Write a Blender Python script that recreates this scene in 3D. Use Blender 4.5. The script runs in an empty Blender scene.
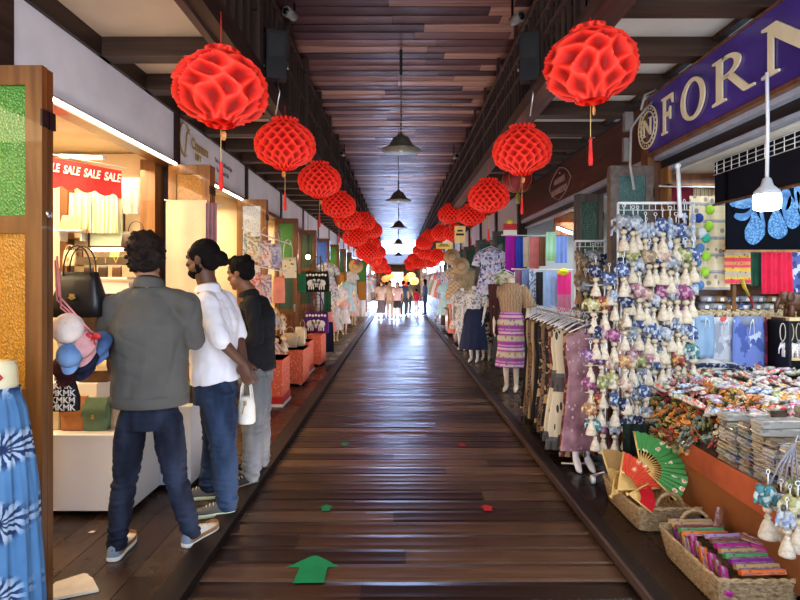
import bpy, math, random
from mathutils import Vector, Matrix, noise, Euler
PI = math.pi
R = math.radians
random.seed(7)
F, CX, CY, CH = 560.0, 398.0, 281.0, 1.55
COL = bpy.context.scene.collection

def P(px, py, Y):                      # a photo pixel at distance Y -> world point
    return Vector(((px-CX)*Y/F, Y, CH-(py-CY)*Y/F))
def lerp(a, b, t): return a+(b-a)*t

# ------------------------------------------------------------------ materials
MATS = {}
def _mat(name):
    m = bpy.data.materials.new(name); m.use_nodes = True
    nt = m.node_tree; b = nt.nodes['Principled BSDF']
    return m, nt, b
def rgba(c): return (c[0], c[1], c[2], 1.0)
def N(nt, t, **kw):
    n = nt.nodes.new(t)
    for k, v in kw.items():
        if k.startswith('i_'):
            key = k[2:]
            n.inputs[int(key) if key.isdigit() else key.replace('_', ' ')].default_value = v
        else: setattr(n, k, v)
    return n
def ramp(nt, fac, stops, interp='LINEAR'):
    r = nt.nodes.new('ShaderNodeValToRGB'); r.color_ramp.interpolation = interp
    e = r.color_ramp.elements
    while len(e) > 1: e.remove(e[-1])
    e[0].position = stops[0][0]; e[0].color = rgba(stops[0][1])
    for p, c in stops[1:]:
        x = e.new(p); x.color = rgba(c)
    nt.links.new(fac, r.inputs[0]); return r.outputs[0]
def add_bump(nt, b, h, s, d=0.01):
    bp = N(nt, 'ShaderNodeBump', i_Strength=s, i_Distance=d)
    nt.links.new(h, bp.inputs['Height']); nt.links.new(bp.outputs[0], b.inputs['Normal'])
def plain(name, c, rough=.6, metal=0, var=.12, scale=9, bump=0, bscale=60, sss=0, trans=0, emit=None, es=0, coat=0, spec=.5, alpha=1):
    if name in MATS: return MATS[name]
    m, nt, b = _mat(name)
    tc = N(nt, 'ShaderNodeTexCoord')
    n1 = N(nt, 'ShaderNodeTexNoise', i_Scale=scale, i_Detail=3.0)
    nt.links.new(tc.outputs['Object'], n1.inputs['Vector'])
    lo = tuple(x*(1-var) for x in c); hi = tuple(min(1, x*(1+var)) for x in c)
    nt.links.new(ramp(nt, n1.outputs[0], [(.3, lo), (.7, hi)]), b.inputs['Base Color'])
    b.inputs['Roughness'].default_value = rough; b.inputs['Metallic'].default_value = metal
    b.inputs['Coat Weight'].default_value = coat
    b.inputs['Specular IOR Level'].default_value = spec
    b.inputs['Transmission Weight'].default_value = trans
    if alpha < 1: b.inputs['Alpha'].default_value = alpha
    if sss: b.inputs['Subsurface Weight'].default_value = sss; b.inputs['Subsurface Radius'].default_value = (.02, .01, .006)
    if emit: b.inputs['Emission Color'].default_value = rgba(emit); b.inputs['Emission Strength'].default_value = es
    if bump:
        n2 = N(nt, 'ShaderNodeTexNoise', i_Scale=bscale, i_Detail=4.0)
        nt.links.new(tc.outputs['Object'], n2.inputs['Vector']); add_bump(nt, b, n2.outputs[0], bump)
    MATS[name] = m; return m
def wood(name, c1, c2, axis='Z', rough=.5, scale=1.0, bump=.15, coat=0):
    if name in MATS: return MATS[name]
    m, nt, b = _mat(name)
    tc = N(nt, 'ShaderNodeTexCoord'); mp = N(nt, 'ShaderNodeMapping')
    s = {'X': (1.2, 18, 18), 'Y': (18, 1.2, 18), 'Z': (18, 18, 1.2)}[axis]
    mp.inputs['Scale'].default_value = tuple(v*scale for v in s)
    nt.links.new(tc.outputs['Object'], mp.inputs[0])
    n1 = N(nt, 'ShaderNodeTexNoise', i_Scale=1.0, i_Detail=5.0, i_Distortion=.6)
    nt.links.new(mp.outputs[0], n1.inputs['Vector'])
    nt.links.new(ramp(nt, n1.outputs[0], [(.28, c1), (.72, c2)]), b.inputs['Base Color'])
    b.inputs['Roughness'].default_value = rough; b.inputs['Coat Weight'].default_value = coat
    add_bump(nt, b, n1.outputs[0], bump)
    MATS[name] = m; return m
def patt(name, tex, scale, stops, interp='CONSTANT', rough=.85, stretch=(1, 1, 1), distort=0, rot=(0, 0, 0), bump=0, metal=0, tex2=None, coat=0, trans=0, alpha=1):
    """tex: noise | voro (cell colours) | vedge | wave | z | x | magic | dots"""
    if name in MATS: return MATS[name]
    m, nt, b = _mat(name)
    tc = N(nt, 'ShaderNodeTexCoord'); mp = N(nt, 'ShaderNodeMapping')
    mp.inputs['Scale'].default_value = tuple(v*scale for v in stretch); mp.inputs['Rotation'].default_value = rot
    nt.links.new(tc.outputs['Object'], mp.inputs[0]); v = mp.outputs[0]
    if distort:
        nd = N(nt, 'ShaderNodeTexNoise', i_Scale=2.0, i_Detail=2.0); nt.links.new(v, nd.inputs['Vector'])
        ad = N(nt, 'ShaderNodeVectorMath', operation='MULTIPLY_ADD'); nt.links.new(nd.outputs[1], ad.inputs[0])
        ad.inputs[1].default_value = (distort,)*3; nt.links.new(v, ad.inputs[2]); v = ad.outputs[0]
    if tex == 'noise':
        t = N(nt, 'ShaderNodeTexNoise', i_Scale=1.0, i_Detail=3.0); nt.links.new(v, t.inputs['Vector']); f = t.outputs[0]
    elif tex == 'voro':
        t = N(nt, 'ShaderNodeTexVoronoi', i_Scale=1.0); nt.links.new(v, t.inputs['Vector'])
        s = N(nt, 'ShaderNodeSeparateColor'); nt.links.new(t.outputs['Color'], s.inputs[0]); f = s.outputs[0]
    elif tex == 'dots':
        t = N(nt, 'ShaderNodeTexVoronoi', i_Scale=1.0); nt.links.new(v, t.inputs['Vector']); f = t.outputs['Distance']
    elif tex == 'vedge':
        t = N(nt, 'ShaderNodeTexVoronoi', feature='DISTANCE_TO_EDGE', i_Scale=1.0); nt.links.new(v, t.inputs['Vector']); f = t.outputs['Distance']
    elif tex == 'wave':
        t = N(nt, 'ShaderNodeTexWave', i_Scale=1.0, i_Distortion=2.0, i_Detail=2.0); nt.links.new(v, t.inputs['Vector']); f = t.outputs[1]
    elif tex == 'magic':
        t = N(nt, 'ShaderNodeTexMagic', turbulence_depth=3); nt.links.new(v, t.inputs['Vector']); f = t.outputs[1]
    elif tex == 'check':
        t = N(nt, 'ShaderNodeTexChecker', i_Scale=1.0); nt.links.new(v, t.inputs['Vector']); f = t.outputs[1]
    else:
        s = N(nt, 'ShaderNodeSeparateXYZ'); nt.links.new(v, s.inputs[0])
        f = s.outputs['XYZ'.index(tex.upper())]
        fr = N(nt, 'ShaderNodeMath', operation='FRACT'); nt.links.new(f, fr.inputs[0]); f = fr.outputs[0]
    c = ramp(nt, f, stops, interp)
    if tex2:                                  # second layer: (tex scale, threshold, colour, stretch)
        sc, th, cc, st = tex2
        m2 = N(nt, 'ShaderNodeMapping'); m2.inputs['Scale'].default_value = tuple(q*sc for q in st)
        nt.links.new(tc.outputs['Object'], m2.inputs[0])
        t2 = N(nt, 'ShaderNodeTexVoronoi', i_Scale=1.0); nt.links.new(m2.outputs[0], t2.inputs['Vector'])
        lt = N(nt, 'ShaderNodeMath', operation='LESS_THAN'); nt.links.new(t2.outputs['Distance'], lt.inputs[0]); lt.inputs[1].default_value = th
        mx = N(nt, 'ShaderNodeMix', data_type='RGBA'); nt.links.new(lt.outputs[0], mx.inputs[0])
        nt.links.new(c, mx.inputs[6]); mx.inputs[7].default_value = rgba(cc); c = mx.outputs[2]
    nt.links.new(c, b.inputs['Base Color'])
    b.inputs['Roughness'].default_value = rough; b.inputs['Metallic'].default_value = metal; b.inputs['Coat Weight'].default_value = coat
    if bump: add_bump(nt, b, f, bump)
    if alpha < 1: b.inputs['Alpha'].default_value = alpha
    MATS[name] = m; return m
def boards_mat(name, stops, rough=(.2, .45), axis='X', bump=.25, grain=(1.5, 26, 26), spec=.5):
    """planks with a random tone per board kept in the colour attribute 'tone'"""
    m, nt, b = _mat(name)
    at = N(nt, 'ShaderNodeAttribute', attribute_name='tone'); s = N(nt, 'ShaderNodeSeparateColor')
    nt.links.new(at.outputs['Color'], s.inputs[0])
    tc = N(nt, 'ShaderNodeTexCoord'); mp = N(nt, 'ShaderNodeMapping'); mp.inputs['Scale'].default_value = grain
    nt.links.new(tc.outputs['Object'], mp.inputs[0])
    n1 = N(nt, 'ShaderNodeTexNoise', i_Scale=1.0, i_Detail=5.0, i_Distortion=.4); nt.links.new(mp.outputs[0], n1.inputs['Vector'])
    a = N(nt, 'ShaderNodeMath', operation='MULTIPLY_ADD'); nt.links.new(n1.outputs[0], a.inputs[0]); a.inputs[1].default_value = .5
    sb = N(nt, 'ShaderNodeMath', operation='MULTIPLY_ADD'); nt.links.new(s.outputs[0], sb.inputs[0]); sb.inputs[1].default_value = .75; sb.inputs[2].default_value = -.12
    nt.links.new(sb.outputs[0], a.inputs[2])
    nt.links.new(ramp(nt, a.outputs[0], stops), b.inputs['Base Color'])
    n2 = N(nt, 'ShaderNodeTexNoise', i_Scale=3.0, i_Detail=4.0); nt.links.new(tc.outputs['Object'], n2.inputs['Vector'])
    mr = N(nt, 'ShaderNodeMapRange'); nt.links.new(n2.outputs[0], mr.inputs[0])
    mr.inputs['From Min'].default_value = .3; mr.inputs['From Max'].default_value = .7
    mr.inputs['To Min'].default_value = rough[0]; mr.inputs['To Max'].default_value = rough[1]
    nt.links.new(mr.outputs[0], b.inputs['Roughness'])
    add_bump(nt, b, n1.outputs[0], bump, .004)
    b.inputs['Specular IOR Level'].default_value = spec
    MATS[name] = m; return m
def glow(name, c, s):
    if name in MATS: return MATS[name]
    m, nt, b = _mat(name)
    b.inputs['Base Color'].default_value = rgba(c); b.inputs['Emission Color'].default_value = rgba(c); b.inputs['Emission Strength'].default_value = s
    MATS[name] = m; return m

# ------------------------------------------------------------------ mesh builder
class MB:
    def __init__(s): s.v = []; s.f = []; s.m = []; s.t = []; s.tone = .5; s.sm = []
    def add(s, vs, fs, mi=0, smooth=True):
        o = len(s.v); s.v += [tuple(x) for x in vs]
        for f in fs: s.f.append(tuple(i+o for i in f)); s.m.append(mi); s.t.append(s.tone); s.sm.append(smooth)
        return s
    def box(s, c, d, rz=0, mi=0, rot=None, taper=1.0):
        x, y, z = d[0]/2, d[1]/2, d[2]/2; k = taper
        vs = [(-x, -y, -z), (x, -y, -z), (x, y, -z), (-x, y, -z), (-x*k, -y*k, z), (x*k, -y*k, z), (x*k, y*k, z), (-x*k, y*k, z)]
        M = (rot if rot is not None else Matrix.Rotation(rz, 3, 'Z'))
        vs = [M @ Vector(q)+Vector(c) for q in vs]
        return s.add(vs, [(0, 3, 2, 1), (4, 5, 6, 7), (0, 1, 5, 4), (1, 2, 6, 5), (2, 3, 7, 6), (3, 0, 4, 7)], mi, False)
    def box2(s, a, b, mi=0):
        return s.box([(a[i]+b[i])/2 for i in range(3)], [abs(b[i]-a[i]) for i in range(3)], mi=mi)
    def rings(s, rs, mi=0, cap=True, closed=False, smooth=True):
        n = len(rs[0]); vs = [p for r in rs for p in r]; fs = []
        L = len(rs)
        for i in range(L if closed else L-1):
            for j in range(n):
                a = i*n+j; b2 = i*n+(j+1) % n; i2 = (i+1) % L
                fs.append((a, b2, i2*n+(j+1) % n, i2*n+j))
        if cap and not closed: fs += [tuple(range(n))[::-1], tuple((L-1)*n+j for j in range(n))]
        return s.add(vs, fs, mi, smooth)
    def tube(s, pts, r, n=8, mi=0, flat=1.0, closed=False, up=None):
        pts = [Vector(p) for p in pts]; L = len(pts); rs = []
        prev = None
        for i, p in enumerate(pts):
            if closed: d = pts[(i+1) % L]-pts[i-1]
            else: d = pts[min(i+1, L-1)]-pts[max(i-1, 0)]
            d = d.normalized() if d.length > 1e-9 else Vector((0, 0, 1))
            if prev is None:
                u = Vector(up) if up else (Vector((0, 0, 1)) if abs(d.z) < .9 else Vector((1, 0, 0)))
            else: u = prev
            w = d.cross(u).normalized(); u = w.cross(d).normalized(); prev = u
            rr = r[i] if isinstance(r, (list, tuple)) else r
            a, b2 = rr if isinstance(rr, (list, tuple)) else (rr, rr*flat)
            rs.append([p+w*(math.cos(2*PI*k/n)*a)+u*(math.sin(2*PI*k/n)*b2) for k in range(n)])
        return s.rings(rs, mi, cap=True, closed=closed)
    def lathe(s, prof, c=(0, 0, 0), n=16, mi=0, sx=1, sy=1, cap=True, wob=None):
        rs = []
        for r, z in prof:
            ring = []
            for k in range(n):
                a = 2*PI*k/n; q = r*(1+(wob(a, z) if wob else 0))
                ring.append((c[0]+math.cos(a)*q*sx, c[1]+math.sin(a)*q*sy, c[2]+z))
            rs.append(ring)
        return s.rings(rs, mi, cap)
    def ball(s, c, r, mi=0, n=12, rot=None):
        if not isinstance(r, (tuple, list)): r = (r, r, r)
        rs = []; m = max(5, n*2//3)
        for i in range(m+1):
            t = PI*i/m; q = max(math.sin(t), .02)
            ring = []
            for k in range(n):
                a = 2*PI*k/n; v = Vector((r[0]*q*math.cos(a), r[1]*q*math.sin(a), -r[2]*math.cos(t)))
                if rot is not None: v = rot @ v
                ring.append(v+Vector(c))
            rs.append(ring)
        return s.rings(rs, mi)
    def sheet(s, fn, nu, nv, mi=0, smooth=True):
        vs = [fn(i/nu, j/nv) for j in range(nv+1) for i in range(nu+1)]
        fs = [(j*(nu+1)+i, j*(nu+1)+i+1, (j+1)*(nu+1)+i+1, (j+1)*(nu+1)+i) for j in range(nv) for i in range(nu)]
        return s.add(vs, fs, mi, smooth)
    def prism(s, pts, o, u, v, th, mi=0):
        """flat outline pts (2D, any simple polygon) on axes u,v from origin o, thickness th along u x v"""
        o, u, v = Vector(o), Vector(u).normalized(), Vector(v).normalized(); w = u.cross(v)*th
        n = len(pts); a = [o+u*p[0]+v*p[1] for p in pts]; b = [q+w for q in a]
        return s.add(a+b, [tuple(range(n))[::-1], tuple(range(n, 2*n))]+[(i, (i+1) % n, n+(i+1) % n, n+i) for i in range(n)], mi, False)
    def xf(s, M):
        s.v = [tuple(M @ Vector(q)) for q in s.v]; return s
    def build(s, name, mats, parent=None, loc=(0, 0, 0), rz=0, tone=False, sharp=40):
        me = bpy.data.meshes.new(name); me.from_pydata(s.v, [], s.f)
        for m in (mats if isinstance(mats, (list, tuple)) else [mats]): me.materials.append(m)
        me.polygons.foreach_set('material_index', s.m)
        me.polygons.foreach_set('use_smooth', s.sm)
        if tone:
            ca = me.color_attributes.new('tone', 'FLOAT_COLOR', 'CORNER'); d = []
            for p, t in zip(me.polygons, s.t): d += [t, t, t, 1.0]*p.loop_total
            ca.data.foreach_set('color', d)
        me.update()
        o = bpy.data.objects.new(name, me); COL.objects.link(o)
        o.location = loc; o.rotation_euler = (0, 0, rz)
        if parent is not None: o.parent = parent
        return o

def tag(o, label, cat, group=None, kind=None):
    o['label'] = label; o['category'] = cat
    if group: o['group'] = group
    if kind: o['kind'] = kind
    return o
def structure(o): o['kind'] = 'structure'; return o
def empty(name, loc, label=None, cat=None, rz=0, group=None):
    o = bpy.data.objects.new(name, None); COL.objects.link(o); o.empty_display_size = .1
    o.location = loc; o.rotation_euler = (0, 0, rz)
    if label: tag(o, label, cat, group)
    return o
KIDS = {}
def copy_tree(o, loc=None, rz=None, label=None, group=None, scale=None, mats=None, parent=None):
    c = o.copy(); COL.objects.link(c)
    if parent is not None: c.parent = parent
    for ch in [x for x in o.children]:
        copy_tree(ch, parent=c, mats=mats)
    if mats and c.type == 'MESH':
        c.data = c.data.copy() if False else c.data
        for i, sl in enumerate(c.material_slots):
            if sl.material and sl.material.name in mats:
                sl.link = 'OBJECT'; sl.material = mats[sl.material.name] if False else MATS[mats[c.data.materials[i].name]]
    if loc is not None: c.location = loc
    if rz is not None: c.rotation_euler[2] = rz
    if label: c['label'] = label
    if group: c['group'] = group
    if scale is not None: c.scale = (scale,)*3 if not isinstance(scale, tuple) else scale
    return c
def remesh(mb, name, mats, parent, vox=.012, smooth=6, wr=None, loc=(0, 0, 0), keepmat=False):
    """bake lofted volumes into one continuous surface"""
    o = mb.build(name, mats, None)
    m = o.modifiers.new('r', 'REMESH'); m.mode = 'VOXEL'; m.voxel_size = vox; m.use_smooth_shade = True
    if smooth:
        m2 = o.modifiers.new('s', 'SMOOTH'); m2.iterations = smooth; m2.factor = .5
    dg = bpy.context.evaluated_depsgraph_get(); dg.update()
    me = bpy.data.meshes.new_from_object(o.evaluated_get(dg)); old = o.data
    o.modifiers.clear(); o.data = me; bpy.data.meshes.remove(old)
    me.name = name
    if wr:
        ns = [v.normal.copy() for v in me.vertices]
        for v, nn in zip(me.vertices, ns): v.co += nn*wr(v.co)
    for p in me.polygons: p.use_smooth = True; p.material_index = 0
    me.materials.clear()
    for q in (mats if isinstance(mats, (list, tuple)) else [mats]): me.materials.append(q)
    o.name = name; o.location = loc
    if parent is not None: o.parent = parent
    return o
def text_obj(name, s, size, mat, parent, loc, rot, ext=.002, align='CENTER', sx=1.0, bold=0):
    cu = bpy.data.curves.new(name, 'FONT'); cu.body = s; cu.size = size; cu.extrude = ext; cu.offset = bold
    cu.align_x = align; cu.align_y = 'CENTER'
    t = bpy.data.objects.new(name, cu); COL.objects.link(t)
    dg = bpy.context.evaluated_depsgraph_get(); dg.update()
    me = bpy.data.meshes.new_from_object(t.evaluated_get(dg)); bpy.data.objects.remove(t); bpy.data.curves.remove(cu)
    o = bpy.data.objects.new(name, me); COL.objects.link(o); me.materials.clear(); me.materials.append(mat)
    o.location = loc; o.rotation_euler = rot; o.scale = (sx, 1, 1)
    if parent is not None: o.parent = parent
    return o
# ------------------------------------------------------------------ common materials
M_dark = wood('dark_brown_beam', (.022, .012, .009), (.06, .034, .026), 'Y', .45)
M_darkx = wood('dark_brown_joist', (.04, .022, .015), (.10, .058, .038), 'X', .5)
M_brown = wood('mid_brown_wood', (.10, .042, .018), (.22, .10, .045), 'Z', .4, coat=.2)
M_door = wood('door_wood', (.15, .062, .016), (.36, .17, .05), 'Z', .4, coat=.25)
M_door2 = wood('dark_door_wood', (.07, .032, .016), (.15, .075, .036), 'Z', .45)
M_rail = wood('rail_wood', (.06, .036, .03), (.14, .09, .07), 'Y', .5)
M_bal = wood('baluster_wood', (.03, .018, .014), (.075, .045, .032), 'Z', .5)
M_cream = plain('cream_ceiling_board', (.62, .50, .36), .8, var=.08, scale=2)
M_creamc = plain('pale_ceiling_board', (.66, .66, .60), .8, var=.08, scale=2)
M_white = plain('white_wall_panel', (.76, .79, .84), .7, var=.06, scale=3)
M_whitec = plain('white_counter_paint', (.74, .72, .69), .5, var=.04, scale=2)
M_wall = plain('shop_cream_wall', (.78, .66, .46), .8, var=.06, scale=2)
M_wallc = plain('shop_cool_wall', (.60, .66, .70), .8, var=.06, scale=2)
M_metal = plain('brushed_metal', (.55, .57, .6), .3, metal=1, var=.05)
M_black = plain('black_plastic', (.012, .012, .014), .4)
M_wire = plain('white_wire', (.75, .77, .78), .4, var=.03)
M_gold = plain('gold_paint', (.55, .36, .12), .4, metal=.3)

# ------------------------------------------------------------------ walkway (boards laid across) and side decks (boards laid lengthwise)
boards = boards_mat('walkway_planks', [(.0, (.016, .008, .005)), (.4, (.048, .023, .013)), (.72, (.11, .058, .032)), (1.0, (.20, .12, .07))], (.29, .37), grain=(3.0, 30, 30), bump=.3)
def make_walkway():
    mb = MB(); y = -1.6; x0, x1 = -1.05, 1.21; w = .182
    while y < 62:
        cuts = [x0]+sorted(random.uniform(x0+.3, x1-.3) for _ in range(random.choice((0, 1, 1, 2))))+[x1]
        for a, b in zip(cuts[:-1], cuts[1:]):
            mb.tone = random.random(); t = random.uniform(-.002, .002); dz = random.uniform(-.001, .001)
            prof = [(0.003, -.012), (.006, -.001+t), (w*.25, -.0042), (w*.5, -.006), (w*.75, -.0042), (w-.006, -.001-t), (w-.003, -.012)]
            vs = []; 
            for py, pz in prof: vs += [(a+.001, y+py, -.03+pz+dz), (b-.001, y+py, -.03+pz+dz)]
            mb.add(vs, [(2*i, 2*i+1, 2*i+3, 2*i+2) for i in range(len(prof)-1)], 0, True)
        y += w
    mb.tone = 0; mb.box2((x0, -1.6, -.2), (x1, 62, -.043))
    o = mb.build('floor', boards, tone=True); structure(o); return o
make_walkway()
deckm = boards_mat('deck_planks', [(.0, (.009, .005, .004)), (.4, (.024, .013, .009)), (.8, (.055, .03, .019)), (1.0, (.09, .05, .03))], (.16, .4), grain=(30, 2.0, 30), bump=.3)
def make_deck(x0, x1):
    mb = MB(); x = x0; w = .2
    while x < x1-.02:
        ww = min(w, x1-x); y = -1.6
        while y < 62:
            L = random.uniform(2, 4.2); e = min(62, y+L); mb.tone = random.random()
            mb.box2((x+.002, y+.001, -.05), (x+ww-.002, e-.001, random.uniform(-.0015, .0)))
            y = e
        x += ww
    structure(mb.build('floor', deckm, tone=True))
make_deck(-4.6, -1.19); make_deck(1.32, 6.6)
for s, (a, b), t in ((-1, (-1.19, -1.05), .02), (1, (1.21, 1.32), .015)):
    mb = MB(); mb.box2((a, -1.6, -.2), (b, 62, t)); 
    if s == 1: mb.box2((1.205, -1.6, -.02), (1.225, 62, t+.012), 1)
    structure(mb.build('trim_1' if s < 0 else 'trim_2', [wood('kerb_wood', (.010, .006, .005), (.028, .016, .012), 'Y', .5), M_rail]))
# stop line of green and red floor arrows
def arrow(name, px, py, w, mat, label, hd=.5):
    Y = (CH+.03)*F/(py-CY); c = P(px, py, Y); c.z = -.0285
    k = w/2
    pts = [(-k*.55, -k*1.05), (k*.6, -k*1.0), (k*.6, k*.12), (k*1.0, k*.2), (0.05*k, k*1.05), (-k*.15, k*1.03), (-k, k*.12), (-k*.5, k*.12)]
    mb = MB(); mb.prism(pts, c, (1, 0, 0), (0, 1, 0), .0015)
    tag(mb.build(name, mat), label, 'floor marker')
gm = plain('green_floor_paint', (.01, .26, .09), .5); rm = plain('red_floor_paint', (.5, .03, .03), .5)
arrow('floor_arrow', 312, 569, .28, gm, 'largest green arrow sticker on the wooden walkway, nearest the front')
arrow('floor_arrow', 326, 508, .1, gm, 'small green arrow sticker on the walkway boards beyond the largest arrow')
arrow('floor_arrow', 487, 508, .1, rm, 'small red arrow sticker on the right half of the walkway')
arrow('floor_arrow', 345, 444, .09, gm, 'tiny distant green arrow sticker left of the walkway centre')
arrow('floor_arrow', 462, 445, .09, rm, 'tiny distant red arrow sticker right of the walkway centre')

# ------------------------------------------------------------------ high plank ceiling over the walkway
ceilm = boards_mat('ceiling_planks', [(.0, (.035, .018, .022)), (.3, (.10, .048, .05)), (.6, (.20, .10, .085)), (.95, (.56, .33, .24))], (.40, .55), grain=(1.5, 30, 30), bump=.3, spec=.12)
def make_ceiling():
    mb = MB(); y = -1.6; w = .19
    while y < 38.4:
        cuts = [-1.35]; 
        while cuts[-1] < 2.4: cuts.append(cuts[-1]+random.uniform(.9, 2.6))
        cuts[-1] = 2.4
        for a, b in zip(cuts[:-1], cuts[1:]):
            mb.tone = random.random()**1.3; h = random.uniform(0, .006)
            vs = [(a+.002, y+.002, 4.30-h), (b-.002, y+.002, 4.30-h), (b-.002, y+w, 4.307-h), (a+.002, y+w, 4.307-h), (a+.002, y+.002, 4.34), (b-.002, y+.002, 4.34)]
            mb.add(vs, [(0, 3, 2, 1), (0, 1, 5, 4)], 0, False)
        y += w
    mb.tone = 0; mb.box2((-1.6, -1.6, 4.335), (2.6, 38.4, 4.5))
    structure(mb.build('ceiling', ceilm, tone=True))
make_ceiling()
# lower ceilings over the two side decks
for s, x0, x1, mt in ((-1, -2.35, -1.2, M_cream), (1, 1.36, 3.0, M_creamc)):
    mb = MB(); mb.box2((x0, -1.6, 3.34), (x1, 38.4, 3.40)); structure(mb.build('ceiling', mt))
n = 3
y = .45
while y < 38:
    for s, x0, x1 in ((-1, -2.2, -1.22), (1, 1.4, 2.9)):
        if s < 0 and y < 4: continue
        if y > 22 and int(y/.73) % 2: continue
        mb = MB(); mb.box2((x0, y, 3.20), (x1, y+.15, 3.339)); structure(mb.build('trim_%d' % n, M_darkx)); n += 1
    y += .73
# eaves beams, posts and balcony railings
mb = MB(); mb.box2((-2.34, -1.6, 3.20), (-2.17, 38.4, 3.345)); structure(mb.build('trim_%d' % n, M_dark)); n += 1
mb = MB(); mb.box2((-1.24, -1.6, 3.16), (-1.12, 38.4, 3.33)); mb.box2((-1.27, -1.6, 3.14), (-1.22, 38.4, 3.2), 1); structure(mb.build('trim_%d' % n, [M_dark, M_rail])); n += 1
mb = MB(); mb.box2((1.2, -1.6, 3.17), (1.38, 38.4, 3.3)); structure(mb.build('trim_%d' % n, M_rail)); n += 1
mb = MB(); mb.box2((2.26, -1.6, 3.12), (2.36, 38.4, 3.19)); structure(mb.build('trim_%d' % n, M_dark)); n += 1
# left gallery: boarded truss
mb = MB(); mb.box2((-1.33, -1.6, 3.3), (-1.28, 38.4, 4.335)); structure(mb.build('wall_left', M_darkx))
root = empty('gallery_railing', (-1.16, 0, 3.3), 'dark timber gallery railing with boarded back above the left row of lanterns', 'railing')
mb = MB(); 
for z in (.42, .80): mb.box2((-.02, -1.6, z), (.03, 38.4, z+.05))
mb.build('rail', M_bal, root)
mb = MB(); y = -1.5; k = 0
while y < 38.3:
    w = .05 if k % 6 else .1
    mb.box2((-.02, y, .03), (.02+(.03 if w > .06 else 0), y+w, 1.03 if w > .06 else .82)); y += .2; k += 1
b = mb.build('baluster', M_bal, root); b['kind'] = 'stuff'
root = empty('gallery_railing', (1.24, 0, 3.3), 'open timber gallery railing with thin uprights above the right row of lanterns', 'railing')
mb = MB()
for z, t in ((.30, .03), (.50, .03), (.72, .05)): mb.box2((-.02, -1.6, z), (.02, 38.4, z+t))
mb.build('rail', M_rail, root)
mb = MB(); y = -1.5; k = 0
while y < 38.3:
    w = .022 if k % 7 else .07
    mb.box2((-.015, y, 0), (.015, y+w, .74 if w < .05 else 1.03)); y += .15; k += 1
b = mb.build('baluster', M_bal, root); b['kind'] = 'stuff'
mb = MB(); mb.box2((2.3, -1.6, 3.3), (2.36, 38.4, 4.335)); structure(mb.build('wall_right', M_darkx))

# ------------------------------------------------------------------ left facade: white panels, posts
LP = [-1.6, .75, 3.12, 5.55, 8.1, 10.5, 12.95, 15.4, 17.8, 20.2, 22.6, 25.0, 27.5, 30.0]   # post lines
for i, (a, b) in enumerate(zip(LP[:-1], LP[1:])):
    mb = MB(); mb.box2((-2.26, a+.06, 2.72), (-2.2, b-.06, 3.2)); structure(mb.build('wall_left', M_white))
    mb = MB(); mb.box2((-2.30, a-.06, 0), (-2.18, a+.06, 3.2)); structure(mb.build('trim_%d' % n, M_dark)); n += 1
    mb = MB(); mb.box2((-2.29, a+.06, 2.66), (-2.16, b-.06, 2.715)); structure(mb.build('trim_%d' % n, M_brown)); n += 1
    # partition and ceiling of each shop
    mb = MB(); mb.box2((-4.4, b-.04, 0), (-2.3, b+.04, 2.8)); structure(mb.build('wall_left', M_wall))
mb = MB(); mb.box2((-4.45, -1.6, 0), (-4.38, 38.4, 3.3)); structure(mb.build('wall_left', M_wall))
mb = MB(); mb.box2((-4.4, -1.6, 2.82), (-2.27, 38.4, 2.9)); structure(mb.build('ceiling', M_wall))
# right facade
M_fasc = wood('right_brown_fascia', (.05, .022, .018), (.11, .05, .04), 'Y', .35)
M_fascw = plain('right_pale_fascia', (.45, .43, .46), .6, var=.07, scale=2)
RP = [-1.6, 5.0, 10.3, 12.7, 15.1, 17.5, 19.9, 22.3, 24.7, 27.1, 30.0]
for i, (a, b) in enumerate(zip(RP[:-1], RP[1:])):
    mb = MB(); mb.box2((2.25, a+.06, 2.66), (2.31, b-.06, 3.16)); structure(mb.build('wall_right', M_fasc if i < 2 else M_fascw))
    mb = MB(); mb.box2((2.2, a-.07, 0), (2.36, a+.07, 3.16)); structure(mb.build('trim_%d' % n, M_brown if a == 5.0 else M_dark)); n += 1
    if i: mb = MB(); mb.box2((2.36, a-.04, 0), (6.4, a+.04, 2.8)); structure(mb.build('wall_right', M_wallc))
mb = MB(); mb.box2((6.4, -1.6, 0), (6.46, 38.4, 3.3)); structure(mb.build('wall_right', M_wallc))
mb = MB(); mb.box2((2.32, -1.6, 2.78), (6.4, 38.4, 2.86)); structure(mb.build('ceiling', M_creamc))
# metal shutter rails under the right fascia
for (a, b) in ((-1.6, 4.9), (5.1, 10.2)):
    mb = MB(); mb.box2((2.24, a, 2.60), (2.30, b, 2.655)); mb.box2((2.31, a, 2.50), (2.37, b, 2.56)); mb.box2((2.3, a, 2.53), (2.36, b, 2.63), 1)
    structure(mb.build('trim_%d' % n, [plain('blue_grey_rail_paint', (.34, .38, .46), .3), M_black])); n += 1

mb = MB(); mb.box2((2.40, -1.6, 2.49), (3.7, 4.9, 2.51)); structure(mb.build('ceiling', M_creamc))
# ------------------------------------------------------------------ far end: low roof, bright exit, screen walls
mb = MB()
for k in range(40): mb.box2((-3.2, 45.5+k*.5, 3.25), (3.4, 45.98+k*.5, 3.3+.02*(k % 2)))
structure(mb.build('ceiling', M_darkx))
mb = MB(); mb.box2((-3.2, 45.3, 2.95), (3.4, 45.5, 3.75)); structure(mb.build('wall_far', plain('far_grey_gable', (.30, .32, .36), .7)))
for s in (-1, 1):
    mb = MB(); mb.box2((s*2.3-.05, 30, 0), (s*2.3+.05, 66, 3.2)); structure(mb.build('wall_left' if s < 0 else 'wall_right', plain('far_shop_front', (.42, .33, .28), .7, var=.4, scale=2)))

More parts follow.
